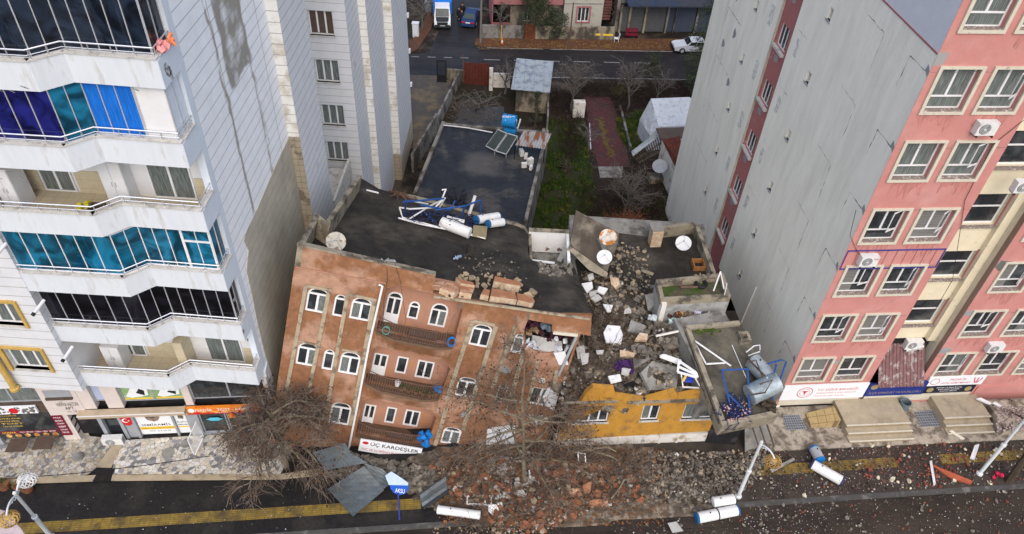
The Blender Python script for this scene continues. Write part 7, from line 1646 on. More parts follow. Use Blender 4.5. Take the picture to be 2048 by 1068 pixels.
b.tube([A, A + Vector((0, 0, 2.3))], .08, 4); b.tube([C, C + Vector((0, 0, 2.3))], .08, 4); b.tube([A + Vector((0, 0, 2.3)), C + Vector((0, 0, 2.3))], .09, 4); b.tube([A + Vector((0, 0, .1)), C + Vector((0, 0, .1))], .06, 4); b.build('frame', M['black'], T)
b = MB()
for i in range(1, 9): q = A.lerp(C, i / 9); b.tube([q, q + Vector((0, 0, 2.3))], .02, 4)
P = [A + Vector((0, 0, .1)), C + Vector((0, 0, .1)), C + Vector((0, 0, .8)), A + Vector((0, 0, .8))]; b.poly(P); b.build('bars', M['black'], T)

# courtyard flat roofed building ------------------------------------------------
CB = thing('flat_roofed_house', (-3, 47, -5), 'low house with a dark wet flat roof and thin kerbs behind the leaning building', 'house'); RZ = -1.6
cq = [gp(*p, RZ) for p in ((1054, 448), (826, 392), (884, 248), (1097, 266))]
b = MB(); b.ext(Fr((0, 0, 0), (1, 0, 0), (0, 1, 0)), ccw([(p.x, p.y) for p in cq]), -5, RZ - .01); b.build('wall', M['oldwall'], CB)
b = MB(); b.poly([p + Vector((0, 0, .01)) for p in cq]); M['wetroof'] = mat('wet_flat_roof', (.026, .028, .034), .42, .3, 1.5, (.07, .066, .062), .38, .60, .10, bump=.3, bscale=8); patch(M['wetroof'], 'worn', (.115, .108, .10), (-4.5, 46.5, -3), (-1.5, 50, 0), .9, .5, 1.3, .6); b.build('flat_roof', M['wetroof'], CB)
for i, h in ((0, .0), (1, .28), (2, .16), (3, .3)):
    if h: wallbox(cq[i], cq[(i + 1) % 4], RZ, RZ + h, .25, 'oldwall', 'roof_kerb', CB, -1)
b = MB(); b.tube([gp(886, 250, RZ + .3), gp(938, 256, RZ + .3), gp(985, 265, RZ + .3)], .05, 5); b.build('white_pipe', M['pvc'], CB)
# solar panels, blue tank
for k, (pix, l) in enumerate(((((996, 258), (1014, 266), (989, 302), (971, 292)), 'left dark solar panel on the wet flat roof'), (((1016, 266), (1035, 272), (1012, 309), (991, 302)), 'right dark solar panel on the wet flat roof'))):
    P = [gp(*pix[0], RZ + 1.3), gp(*pix[1], RZ + 1.3), gp(*pix[2], RZ + .35), gp(*pix[3], RZ + .35)]; n = (P[1] - P[0]).cross(P[3] - P[0]).normalized(); n = n if n.z > 0 else -n
    t = thing('solar_collector', P[3], l, 'solar panel', 'solar panels on the flat roof'); b = MB(); b.hexa([p - n * .12 for p in P] + P); b.build('casing', M['mull'], t)
    c = sum(P, Vector()) / 4; b = MB(); b.poly([c + (p - c) * .93 + n * .008 for p in P]); b.build('collector', mat('solar_glass', (.045, .058, .058), .25, .2, 2), t)
    b = MB(); b.tube([P[2] - n * .1, Vector((P[2].x, P[2].y, RZ))], .03, 4); b.tube([P[1] - n * .1, Vector((P[1].x, P[1].y, RZ))], .03, 4); b.build('legs', M['grey_f'], t)
sky = mat('sky_blue_tank', (.015, .20, .50), .45, .1, 3)
t = tank(gp(1007, 240, RZ + 1.9), gp(1031, 244, RZ + 1.9), .52, 'sky blue round water tank with white lettering above the solar panels', sky, sky)
Fk = Fr(gp(1006, 236, RZ + 2.2), Vector((1, .1, 0)), Vector((0, .55, .83))); q = gp(1018, 238, RZ + 2.25)
text(Fr(q - Vector((.55, 0, .1)), (1, .1, -.05), (0, .45, .9)), 0, 1.0, .14, .36, 'GÜNEŞLER', M['white_l'], .12, t, bold=.03); text(Fr(q - Vector((.4, 0, .35)), (1, .1, -.05), (0, .3, .95)), .1, .7, .05, .28, 'ISI', M['white_l'], .2, t, bold=.04)
tank(gp(1011, 258, RZ + 1.0), gp(1030, 262, RZ + 1.0), .34, 'smaller sky blue tank below the lettered one', sky, sky)
b = MB(); b.tube([gp(1033, 240, RZ + 2.2), gp(1030, 268, RZ + .2)], .05, 5); b.tube([gp(1012, 250, RZ + 1.4), gp(1012, 268, RZ + .1)], .04, 5); b.tube([gp(1041, 238, RZ + 1.4), gp(1035, 257, RZ + .6)], .07, 5); tag(b.build('tank_stand', M['pvc']), 'white pipes and stand holding the sky blue tanks', 'stand')
# rusty awning
P = [gp(*p, RZ + z) for p, z in (((1047, 262), 1.7), ((1103, 268), 1.6), ((1089, 299), 1.3), ((1030, 291), 1.3))]
T = thing('corrugated_canopy', P[3], 'rust streaked grey corrugated canopy at the corner of the wet roof', 'canopy'); b = MB(); n = 22
b2 = MB()
for i in range(n):
    a0, a1 = P[0].lerp(P[1], i / n), P[0].lerp(P[1], (i + 1) / n); c0, c1 = P[3].lerp(P[2], i / n), P[3].lerp(P[2], (i + 1) / n); h = Vector((0, 0, .08 if i % 2 else 0)); h2 = Vector((0, 0, 0 if i % 2 else .08)); (b).poly([a0 + h, a1 + h2, c1 + h2, c0 + h])
M['galv'] = mat('galvanised_rusty', (.30, .31, .32), .5, .15, 3, (.20, .085, .04), 1.1, .52, .08, stretch=(2.2, .5, 1)); b.build('corrugated_sheet', M['galv'], T)
b = MB()
for i, k in ((0, 2), (1, 3)):
    for p in (P[2], P[3]): b.tube([p, Vector((p.x, p.y, RZ))], .04, 4)
b.build('posts', M['rail'], T)
jk = MB(); 
for x, y, s in ((1043, 305, .5), (1052, 312, .4), (1060, 322, .5), (1048, 330, .4), (1062, 335, .35)): jk.ob(gp(x, y, RZ + .3), (s, s * .6, s), (0, 0, x * .3))
tag(jk.build('appliance_heap', M['ac']), 'heap of old white appliances under the rusty canopy', 'scrap')
# little shed with metal roof ---------------------------------------------------
T = thing('garden_shed', g5(1062, 210), 'small beige garden shed with pale blue metal roof', 'shed')
A, C = g5(1030, 222), g5(1094, 228); d = (C - A).normalized(); Fs = Fr(A, d, (0, 0, 1)); w = (C - A).length
B(Fs, 0, w, 0, 2.6, -4.5, 0).build('wall', M['oldwall2'], T)
b = MB(); b.hexa([Fs.w(-.45, 2.55, .6), Fs.w(w + .1, 2.55, .6), Fs.w(w + .1, 2.95, -4.6), Fs.w(-.45, 2.95, -4.6)] + [Fs.w(-.45, 2.62, .6), Fs.w(w + .1, 2.62, .6), Fs.w(w + .1, 3.02, -4.6), Fs.w(-.45, 3.02, -4.6)]); M['shroof'] = lines(mat('pale_metal_roof', (.29, .33, .36), .45, .12, 2, (.17, .20, .24), 1.6, .56, .1), 'X', .9, .05, (.14, .16, .18), .6); b.build('roof', M['shroof'], T)
# tent of white tarpaulin
T = thing('tarpaulin_tent', g5(1335, 262), 'white tarpaulin tent beside the tiled shed near the grey wall', 'tent')
def tp(*l): return [gp(x, y, GZ + z) for x, y, z in l]
q = tp((1302, 197, 3.6), (1378, 194, 3.6), (1390, 200, 3.3), (1385, 250, 2.2), (1318, 254, 2.4), (1300, 271, 1.6), (1279, 239, 1.6), (1318, 236, 3.0))
nb = 7
def grid(a, b_, c, d_, n=7, amp=.12, sd=0):
    m = MB(); g = {}
    for i in range(n + 1):
        for j in range(n + 1):
            p = a.lerp(b_, i / n).lerp(d_.lerp(c, i / n), j / n); e = amp * noise.noise(p * 1.7 + Vector((sd, 0, 0))) if 0 < i < n and 0 < j < n else 0; g[i, j] = p + Vector((0, 0, e * 1.5))
    for i in range(n):
        for j in range(n): m.poly([g[i, j], g[i + 1, j], g[i + 1, j + 1], g[i, j + 1]])
    return m
M['tarp'] = mat('white_tarpaulin', (.46, .49, .53), .5, .10, 2.5, (.34, .37, .41), 3.5, .58, .08, bump=.5, bscale=6)
m_ = grid(q[0], q[1], q[3], q[4]); m2 = grid(q[0], q[4], q[5], q[6], sd=4); m_.add(m2.v, m2.f); m3 = grid(q[1], q[2], Vector((q[2].x + .3, q[2].y - 3, GZ)), q[3]); m_.add(m3.v, m3.f); m_.build('tarpaulin', M['tarp'], T)
b = MB(); z0 = lambda p: Vector((p.x, p.y, GZ)); 
for a, c in ((q[6], q[5]), (q[5], q[4]), (q[4], q[3])): b.poly([a, c, z0(c), z0(a)])
b.build('side_sheet', M['tarp'], T)
# tiled shed
T = thing('tiled_shed', g5(1345, 330), 'whitewashed shed with red tiled roof squeezed beside the grey building', 'shed')
p = tp((1325, 279, 2.9), (1372, 275, 3.4), (1372, 340, 3.4), (1352, 335, 2.9)); M['rtile'] = lines(lines(mat('red_roof_tile', (.16, .04, .022), .8, .25, 5, (.10, .03, .02), 1, .5, .2), 'Y', .32, .07, (.05, .015, .01), .7), 'X', .25, .05, (.06, .02, .012), .6)
p[1] = Vector((13.2, p[1].y, GZ + 3.5)); p[2] = Vector((13.0, p[2].y, GZ + 3.5))
b = MB(); b.hexa([v - Vector((0, 0, .1)) for v in p] + p); b.build('roof', M['rtile'], T)
b = MB(); a, c = p[0] - Vector((0, 0, .1)), p[3] - Vector((0, 0, .1)); c2 = c + (c - a).normalized() * .1; b.poly([a, Vector((a.x, a.y, GZ)), Vector((c2.x, c2.y, GZ)), c2]); b.poly([c2, Vector((c2.x, c2.y, GZ)), Vector((13, c2.y, GZ)), Vector((13, c2.y, GZ + 3.2))]); b.build('wall', M['whitewash'], T)
p = tp((1312, 256, 3.0), (1372, 254, 3.2), (1372, 274, 3.3), (1322, 278, 2.9)); b = MB(); b.hexa([v - Vector((0, 0, .12)) for v in p] + p); b.build('plank_roof', M['wood_d'], T)
# wooden stair/fence
T = thing('wooden_lean_to', g5(1290, 310), 'weathered wooden slatted lean to with pale blue sheet roof', 'shed'); A_, C_ = gp(1270, 305, GZ + 1.9), gp(1318, 268, GZ + 2.7)
b = MB(); p = tp((1263, 302, 2.0), (1266, 312, 1.7), (1319, 272, 2.6), (1308, 268, 2.9)); b.hexa([v - Vector((0, 0, .06)) for v in p] + p); b.build('sheet_roof', M['shroof'], T)
b = MB()
for i in range(13): k = i / 12; t0 = p[1].lerp(p[2], k); bt = gp(1278, 325, GZ + .5).lerp(gp(1325, 300, GZ + .8), k); b.tube([t0, bt], .06, 4)
b.tube([gp(1278, 325, GZ + .5), gp(1325, 300, GZ + .8)], .08, 4); b.tube([p[1].lerp(gp(1278, 325, GZ + .5), .5), p[2].lerp(gp(1325, 300, GZ + .8), .5)], .07, 4); b.build('slats', mat('weathered_wood', (.12, .095, .07), .85, .3, 4), T)
dish(gp(1320, 332, GZ + 2.1), (-.15, -.5, .85), .62, mat('pale_grey_dish', (.30, .32, .34), .5, .06, 4), 'pale grey satellite dish on a pole beside the wooden lean to', gp(1316, 362, GZ + .2))
B(Fr(g5(1300, 368), (1, .25, 0), (0, 0, 1)), 0, 1.4, 0, .5, -.9, 0).build('concrete_trough', M['oldwall2']); tag(bpy.data.objects['concrete_trough'], 'pale concrete trough at the foot of the dish pole', 'trough')

# far street ------------------------------------------------------------------
def house(name, label, px0, px1, py, h, depth, m, cat='house'):
    A, C = g5(px0, py), g5(px1, py + .004 * (px1 - px0)); t = thing(name, (A + C) / 2, label, cat); F = Fr(A, C - A, (0, 0, 1)); w = (C - A).length; return t, F, w
HT, HF, hw = house('cream_house', 'cream two storey house with pink framed window on the far street', 1138, 1195, 62, 6, 8, 'x')
M['creamh'] = mat('cream_house_wall', (.40, .39, .34), .85, .06, 2, (.30, .28, .24), 1.2, .62, .1); M['pinkh'] = mat('dusty_pink_wall', (.34, .145, .15), .85, .08, 2)
hole = rect(.75, 2.05, 1.1, 2.7)
b = MB(); b.ext(HF, rect(-.8, hw + .3, 0, 6.2), -.3, 0, hole=hole); b.build('wall', M['creamh'], HT); B(HF, -.8, hw + .3, 0, 6.2, -8, -.31).build('body', M['creamh'], HT); B(HF, -1.0, hw + .5, 6.21, 6.4, -8.2, .3).build('roof', M['conc'], HT)
w_ = window_at(HF, .75, 2.05, 1.1, 2.7, HT, n=-.15, cols=3, fr=.07, transom=None, pane='pane'); b = MB(); b.ext(HF, rect(.58, 2.22, .93, 2.87), .003, .06, hole=[(.75, 1.1), (.75, 2.7), (2.05, 2.7), (2.05, 1.1)]); b.build('window_surround', M['pinkh'], w_)
B(HF, -.8, hw + .2, 3.1, 3.18, .003, .04).build('string_course', M['conc'], HT)
T, F, w = house('pink_house', 'pink house with white wall patch and small window behind the far garden wall', 985, 1136, 58, 6, 8, 'x')
hole2 = rect(3.3, 4.3, .9, 2.1)
b = MB(); b.ext(F, rect(0, w - .85, 2.9, 5.4), -.3, .25); b.build('upper_wall', M['pinkh'], T); b = MB(); b.ext(F, rect(1.9, w - .85, 0, 2.9), -.3, 0, hole=hole2); b.build('lower_wall', M['oldwall2'], T); B(F, 0, 1.9, 0, 2.9, -3, -2.8).build('porch_back', M['dark'], T); B(F, -.1, 0, 0, 5.4, -4, .0).build('porch_pier', M['pinkh'], T); B(F, 0, 1.9, 0, .7, -.2, 0).build('porch_wall', M['pinkh'], T)
window_at(F, 3.3, 4.3, .9, 2.1, T, n=-.15, cols=2, fr=.06); B(F, 0, w - .85, 5.41, 5.6, -6, .8).build('balcony_slab', M['mull'], T); B(F, 0, w - .85, 0, 5.4, -6, -3.01).build('body', M['pinkh'], T)
T, F, w = house('stair_house', 'narrow house front with outside brick stair and dark doorway on the far street', 1196, 1233, 62, 6, 8, 'x')
B(F, 0, w, 0, 6, -6, -1.2).build('body', M['dark'], T); B(F, w - .35, w, 0, 6, -1.2, .1).build('pillar', M['oldwall'], T)
b = MB(); 
for i in range(12): b.box(F, .1, 1.15, 2.0 + i * .3 - .3, 2.0 + i * .3, -.9 - .1, -.05 - i * .0)
b = MB()
for i in range(14): b.box(F, .1, 1.2, 1.2 + i * .32, 1.42 + i * .32, -1.15, -.25 + (.0))
b.build('stairs', mat('brick_stair', (.14, .06, .055), .85, .2, 4), T); B(F, 1.3, w - .4, 4.2, 4.6, -1.1, .1).build('landing', M['whitewash'], T)
b = MB(); rr = random.Random(6)
for i in range(30): a = F.w(rr.uniform(1.2, w - .4), rr.uniform(0, 3.8), -.2); b.tube([a, a + Vector((rr.uniform(-.6, .6), rr.uniform(-.2, .2), rr.uniform(.3, 1)))], .03, 4)
b.build('scrap_timber', M['wood_d'], T)
for k, (x, y, l) in enumerate(((1196, 53, 'short yellow beam on the terrace by the brick stair'), (1216, 54, 'long yellow beam on the terrace by the brick stair'))): b = MB(); b.ob(g5(x, y + 16, 1.4), ((.5, 1.1)[k], .15, .15), (0, 0, .1)); tag(b.build('yellow_beam', M['yellow_s']), l, 'beam')
T, F, w = house('shop_row', 'row of dark grey shuttered shops under a wide dark canopy on the far street', 1236, 1480, 67, 6, 8, 'x')
M['shut'] = lines(mat('grey_roller_shutter', (.095, .10, .105), .6, .1, 2), 'Z', .16, .03, (.05, .05, .055), .6); M['shutb'] = lines(mat('blue_grey_shutter', (.055, .07, .10), .6, .1, 2), 'Z', .16, .03, (.03, .04, .06), .6)
B(F, 0, w, 0, 6.5, -8, -.5).build('body', M['oldwall'], T)
x = .0
for a, c, m in ((.25, .95, 'shut'), (1.1, 2.7, 'shut'), (3.0, 5.2, 'shut'), (5.5, 6.2, 'shutb'), (6.3, 8.6, 'shutb'), (8.9, 11.5, 'shutb')): B(F, a, c, 0.1, 3.0, -.49, -.3).build('roller_shutter', M[m], T)
for a in (0, .97, 2.75, 5.25, 6.22, 8.65): B(F, a, a + (.22 if a != 6.22 else .06), 0, 3.2, -.49, -.1).build('pillar', M['oldwall2'] if a < 5 else M['oldwall'], T)
B(F, 0, w, 3.0, 3.3, -.49, -.25).build('lintel', M['dark'], T)
b = MB(); b.hexa([F.w(.3, 3.7, 1.5), F.w(w, 3.7, 1.5), F.w(w, 4.1, -2), F.w(.3, 4.1, -2), F.w(.3, 3.85, 1.5), F.w(w, 3.85, 1.5), F.w(w, 4.25, -2), F.w(.3, 4.25, -2)]); b.build('canopy', mat('dark_canopy', (.042, .046, .058), .6, .2, 2, (.03, .045, .08), .5, .5, .2), T)
q = g5(1262, 76, .0); b = MB(); b.ob(q + Vector((0, 0, .5)), (1.3, .6, 1.0), (0, 0, .05)); 
T = thing('slatted_bench', q, 'dark maroon slatted bench against the shutters', 'bench')
b = MB()
for i in range(4): b.ob(q + Vector((0, -.25 + .14 * i, .42)), (1.4, .1, .04), (0, 0, .1))
b.build('seat', M['maroon'], T); b = MB()
for i in range(3): b.ob(q + Vector((0, .3 + .03 * i, .6 + .16 * i)), (1.4, .04, .12), (0, 0, .1))
b.build('backrest', M['maroon'], T)
for s_ in (-.6, .6): MB().ob(q + Vector((s_, 0, .2)), (.06, .55, .4), (0, 0, .1)).build('leg', M['black'], T)
# plastic chair
q = g5(1232, 84); T = thing('plastic_chair', q, 'white plastic chair standing alone by the end of the beige wall', 'chair')
MB().ob(q + Vector((0, 0, .45)), (.5, .48, .05)).build('seat', M['white'], T); b = MB(); b.ob(q + Vector((.26, .0, .72)), (.06, .46, .5), (0, .15, 0)); b.build('backrest', M['white'], T)
for sx in (-.2, .2):
    for sy in (-.2, .2): MB().tube([q + Vector((sx, sy, .45)), q + Vector((sx * 1.2, sy * 1.2, 0))], .03, 5).build('leg', M['white'], T)
# traffic cone
q = g5(1004, 89); T = thing('traffic_cone', q, 'orange and white traffic cone on the far kerb', 'cone'); MB().ob(q + Vector((0, 0, .03)), (.42, .42, .06)).build('base', M['orange_s'], T); MB().lathe(q, (0, 0, 1), [(.06, .17), (.3, .12)], 10).build('cone', M['orange_s'], T); MB().lathe(q, (0, 0, 1), [(.3, .12), (.5, .08)], 10).build('white_band', M['white'], T); MB().lathe(q, (0, 0, 1), [(.5, .08), (.75, .03), (.76, .01)], 10).build('tip', M['orange_s'], T)
# yellow top post, poles, cabinets
def pole(px, py, h, r, m, name, label, cat, top=None):
    q = g5(px, py); b = MB(); b.tube([q, q + Vector((0, 0, h))], [r, r * .7], 6); return tag(b.build(name, m), label, cat)
pole(961, 88, 7.5, .13, mat('grey_pole', (.16, .15, .14), .8, .2, 3), 'utility_pole', 'grey utility pole at the side street corner', 'pole'); pole(1137, 100, 5.2, .09, M['rail'], 'utility_pole', 'thin dark pole on the kerb in front of the beige wall', 'pole'); pole(926, 168, 3.2, .05, M['rail'], 'clothes_pole', 'thin dark pole beside the rust red sheet fence', 'pole'); pole(1002, 80, 1.7, .04, M['yellow_s'], 'marker_post', 'thin yellow topped post before the grey garden wall', 'post')
for k, (x, y, l) in enumerate(((1126, 79, 'dark post above the beige wall, left of the pink framed window'), (1159, 79, 'dark post above the beige wall, under the pink framed window'))): pole(x, y, 2.6, .05, M['rail'], 'fence_post', l, 'post')
q = g5(832, 73); T = thing('electric_cabinet', q, 'white electric cabinet on the left pavement of the side street', 'cabinet'); MB().ob(q + Vector((0, 0, .75)), (.65, .5, 1.5)).build('body', M['ac'], T); MB().ob(q + Vector((0, 0, 1.54)), (.75, .6, .08)).build('cap', M['white'], T); MB().ob(q + Vector((0, -.27, .8)), (.5, .02, 1.1)).build('door', M['white'], T)
q = g5(859, 22); T = thing('refuse_container', q, 'grey metal refuse container beside the truck', 'container'); b = MB(); b.lathe(q, (0, 0, 1), [(0, .5), (1.0, .6), (1.2, .55), (1.3, .2)], 10); b.build('body', M['ac_d'] if False else mat('dull_grey_steel', (.17, .18, .19), .6, .2, 4), T)
b = MB(); b.ob(q + Vector((0, -.5, 1.1)), (.6, .08, .1)); b.build('handle', M['black'], T)
# vehicles ---------------------------------------------------------------------
def wheels(t, F, xs, w, r=.33):
    for x in xs:
        for s_ in (0, 1):
            c = F.w(x, r, 0) if s_ == 0 else F.w(x, r, -w); ax = F.N
            o = MB().lathe(c + ax * (.02 if s_ == 0 else -.02), -ax if s_ == 0 else ax, [(0, r * .6), (0, r), (.2, r), (.2, r * .5)], 14).build('wheel', M['black'], t)
            MB().lathe(c + ax * (.025 if s_ == 0 else -.025), ax if s_ == 0 else -ax, [(-.02, r * .6), (0, r * .55), (.01, .02)], 10).build('hub_cap', M['mull'], o)
def car(origin, d, L_, Wd, prof, cabin, m, label, name='parked_car'):
    """prof: side outline (x along length from the front, z); cabin: windows outline. F.N points to the near side"""
    d = Vector(d).normalized(); F = Fr(origin, d, (0, 0, 1)); t = thing(name, Vector(origin) + d * L_ / 2 - F.N * Wd / 2, label, 'car')
    b = MB(); n = len(prof); lo = [F.w(x, z, -.06 - (.14 if z > 1.0 else 0)) for x, z in prof]; hi = [F.w(x, z, -Wd + .06 + (.14 if z > 1.0 else 0)) for x, z in prof]
    F0 = F; b2 = MB(); tri = tessellate_polygon([[Vector((x, z, 0)) for x, z in prof]])
    b.add(lo + hi, [tuple(f) for f in tri] + [tuple(n + i for i in reversed(f)) for f in tri] + [(i, (i + 1) % n, n + (i + 1) % n, n + i) for i in range(n)]); b.build('body', m, t)
    return t, F
cwht = mat('white_car_paint', (.60, .63, .68), .3, .04, 2); cblu = mat('blue_car_paint', (.022, .045, .13), .25, .1, 2)
# white saloon, front towards the left of the picture
O_ = g5(1348, 108); dr = (g5(1420, 108.5) - g5(1348, 108))
pr = [(0, .35), (0, .72), (.25, .82), (1.25, .92), (1.75, 1.34), (3.0, 1.36), (3.55, .95), (4.2, .9), (4.25, .4), (3.7, .28), (.5, .28)]
t, F = car(O_, dr, 4.25, 1.65, pr, None, cwht, 'white saloon car parked on the far road beside the dark evergreen'); wheels(t, F, (.85, 3.35), 1.6)
b = MB()
b.poly([F.w(1.32, .95, -.16), F.w(1.32, .95, -1.49), F.w(1.74, 1.3, -1.44), F.w(1.74, 1.3, -.21)]); b.v = [v + Vector((-.03, 0, .03)) for v in b.v]; b.build('windscreen', M['pane'], t)
for a, c in ((1.45, 2.3), (2.36, 3.1)): b = MB(); b.ext(F, [(a, .94), (c, .94), (c - .02, 1.27), (a + .33 if a < 2 else a, 1.27)], -.13, -.05); b.build('side_window', M['pane'], t)
for s_ in (-.3, -1.35): b = MB(); b.ob(F.w(-.01, .66, s_), (.05, .3, .16), (0, 0, math.atan2(dr.y, dr.x))); b.build('headlight', M['signw'], t)
b = MB(); b.ob(F.w(-.04, .42, -.82), (.1, 1.55, .14), (0, 0, math.atan2(dr.y, dr.x))); b.build('bumper', M['black'], t)
# blue car seen from behind, nose pointing away
O2 = g5(950, 60, 0); pr2 = [(0, .35), (.02, .85), (.45, .95), (.95, 1.38), (2.1, 1.42), (2.75, .98), (3.7, .85), (3.85, .4), (3.4, .28), (.4, .28)]
dd = (g5(965, 20) - g5(950, 60)); dd = Vector((.12, 1, 0)); t, F = car(O2, dd, 3.85, 1.62, pr2, None, cblu, 'dark blue car parked on the side street beside three people', 'parked_car')
F = Fr(O2, dd, (0, 0, 1)); nn = F.N
wheels(t, F, (.75, 3.05), 1.6)
b = MB(); b.poly([F.w(.47, .98, -.2), F.w(.93, 1.34, -.24), F.w(.93, 1.34, -1.38), F.w(.47, .98, -1.42)]); b.v = [v + Vector((0, -.02, .03)) for v in b.v]; b.build('rear_window', mat('wet_rear_glass', (.05, .07, .07), .1, .1, 2), t)
for s_ in (-.28, -1.34): b = MB(); b.ob(F.w(-.005, .74, s_), (.34, .05, .14), (0, 0, math.atan2(dd.y, dd.x) - 1.57)); b.build('tail_light', M['red'], t)
b = MB(); b.ob(F.w(-.01, .72, -.81), (.52, .05, .13), (0, 0, math.atan2(dd.y, dd.x) - 1.57)); b.build('number_plate', M['white'], t)
b = MB(); b.ob(F.w(-.04, .42, -.81), (1.5, .12, .16), (0, 0, math.atan2(dd.y, dd.x) - 1.57)); b.build('bumper', cblu, t)
# truck facing the camera
q0 = g5(868, 61); q1 = g5(902, 61.5); Ft = Fr(q0, q1 - q0, (0, 0, 1)); tw = (q1 - q0).length; T = thing('cargo_truck', (q0 + q1) / 2, 'white and black cargo truck with bright blue tarpaulin, facing us on the side street', 'truck')
dkp = mat('black_truck_plastic', (.025, .028, .03), .4, .1, 3)
sidep = [(.0, .45), (.0, .95), (-.55, 1.3), (-1.15, 2.15), (-2.3, 2.25), (-2.4, .45)]
b = MB(); n = len(sidep); lo = [Ft.w(.04 + (.1 if z > 1.3 else 0), z, x) for x, z in sidep]; hi = [Ft.w(tw - .04 - (.1 if z > 1.3 else 0), z, x) for x, z in sidep]
b.add(lo + hi, [(0, 5, 4, 3, 2, 1), (6, 7, 8, 9, 10, 11)] + [(i, (i + 1) % n, n + (i + 1) % n, n + i) for i in range(n)]); b.build('cab', cwht, T)
b = MB(); b.hexa([Ft.w(.1, .4, -.0), Ft.w(tw - .1, .4, -.0), Ft.w(tw - .1, .95, -.01), Ft.w(.1, .95, -.01), Ft.w(.1, .4, .06), Ft.w(tw - .1, .4, .06), Ft.w(tw - .15, .93, .04), Ft.w(.15, .93, .04)]); b.build('grille', dkp, T)
b = MB(); P = [Ft.w(.28, .98, .0), Ft.w(tw - .28, .98, .0), Ft.w(tw - .22, 1.3, -.53), Ft.w(.22, 1.3, -.53)]; nr = Vector((0, -.5, .85)) * .02; b.poly([p + nr for p in P]); b.build('bonnet', dkp, T)
b = MB(); P = [Ft.w(.2, 1.34, -.56), Ft.w(tw - .2, 1.34, -.56), Ft.w(tw - .22, 2.02, -1.06), Ft.w(.22, 2.02, -1.06)]; b.poly([p + Vector((0, -.03, .02)) for p in P]); b.build('windscreen', mat('truck_glass', (.05, .07, .07), .15, .3, 3), T)
for s_ in (.22, tw - .22): b = MB(); b.hexa([Ft.w(s_ - .13, .7, .02), Ft.w(s_ + .13, .7, .02), Ft.w(s_ + .13, 1.05, -.1), Ft.w(s_ - .13, 1.05, -.1), Ft.w(s_ - .13, .7, .08), Ft.w(s_ + .13, .7, .08), Ft.w(s_ + .1, 1.05, .02), Ft.w(s_ - .1, 1.05, .02)]); b.build('headlight', M['signw'], T)
b = MB(); b.box(Ft, tw / 2 - .27, tw / 2 + .27, .5, .62, .062, .075); b.build('number_plate', M['white'], T)
for s_, g in ((-.22, -1), (tw + .22, 1)): b = MB(); b.ob(Ft.w(s_, 1.5, -.7), (.2, .1, .35)); b.build('wing_mirror', dkp, T)
b = MB(); b.box(Ft, -.02, tw + .02, .35, .55, -.02, .12); b.build('bumper', dkp, T)
for x in (-.75, -3.6):
    for s_ in (.12, tw - .12): MB().lathe(Ft.w(s_ - .1, .36, x), Ft.U, [(0, .01), (0, .36), (.2, .36), (.2, .01)], 12).build('wheel', M['black'], T)
b = MB(); b.box(Ft, -.05, tw + .05, .6, .9, -5.6, -2.45); b.build('cargo_bed', M['grey_f'], T)
tb = mat('blue_truck_tarpaulin', (.015, .17, .62), .5, .12, 2.5, (.04, .26, .68), 1.5, .6, .1); b = grid(Ft.w(-.1, 2.3, -2.2), Ft.w(tw + .1, 2.3, -2.2), Ft.w(tw + .1, 2.5, -5.8), Ft.w(-.1, 2.5, -5.8), amp=.25)
b.poly([Ft.w(-.1, .9, -2.25), Ft.w(tw + .1, .9, -2.25), Ft.w(tw + .1, 2.3, -2.2), Ft.w(-.1, 2.3, -2.2)]); b.poly([Ft.w(tw + .1, .9, -2.25), Ft.w(tw + .1, .9, -5.8), Ft.w(tw + .1, 2.5, -5.8), Ft.w(tw + .1, 2.3, -2.2)]); b.poly([Ft.w(-.1, .9, -5.8), Ft.w(-.1, .9, -2.25), Ft.w(-.1, 2.3, -2.2), Ft.w(-.1, 2.5, -5.8)]); b.build('tarpaulin', tb, T)
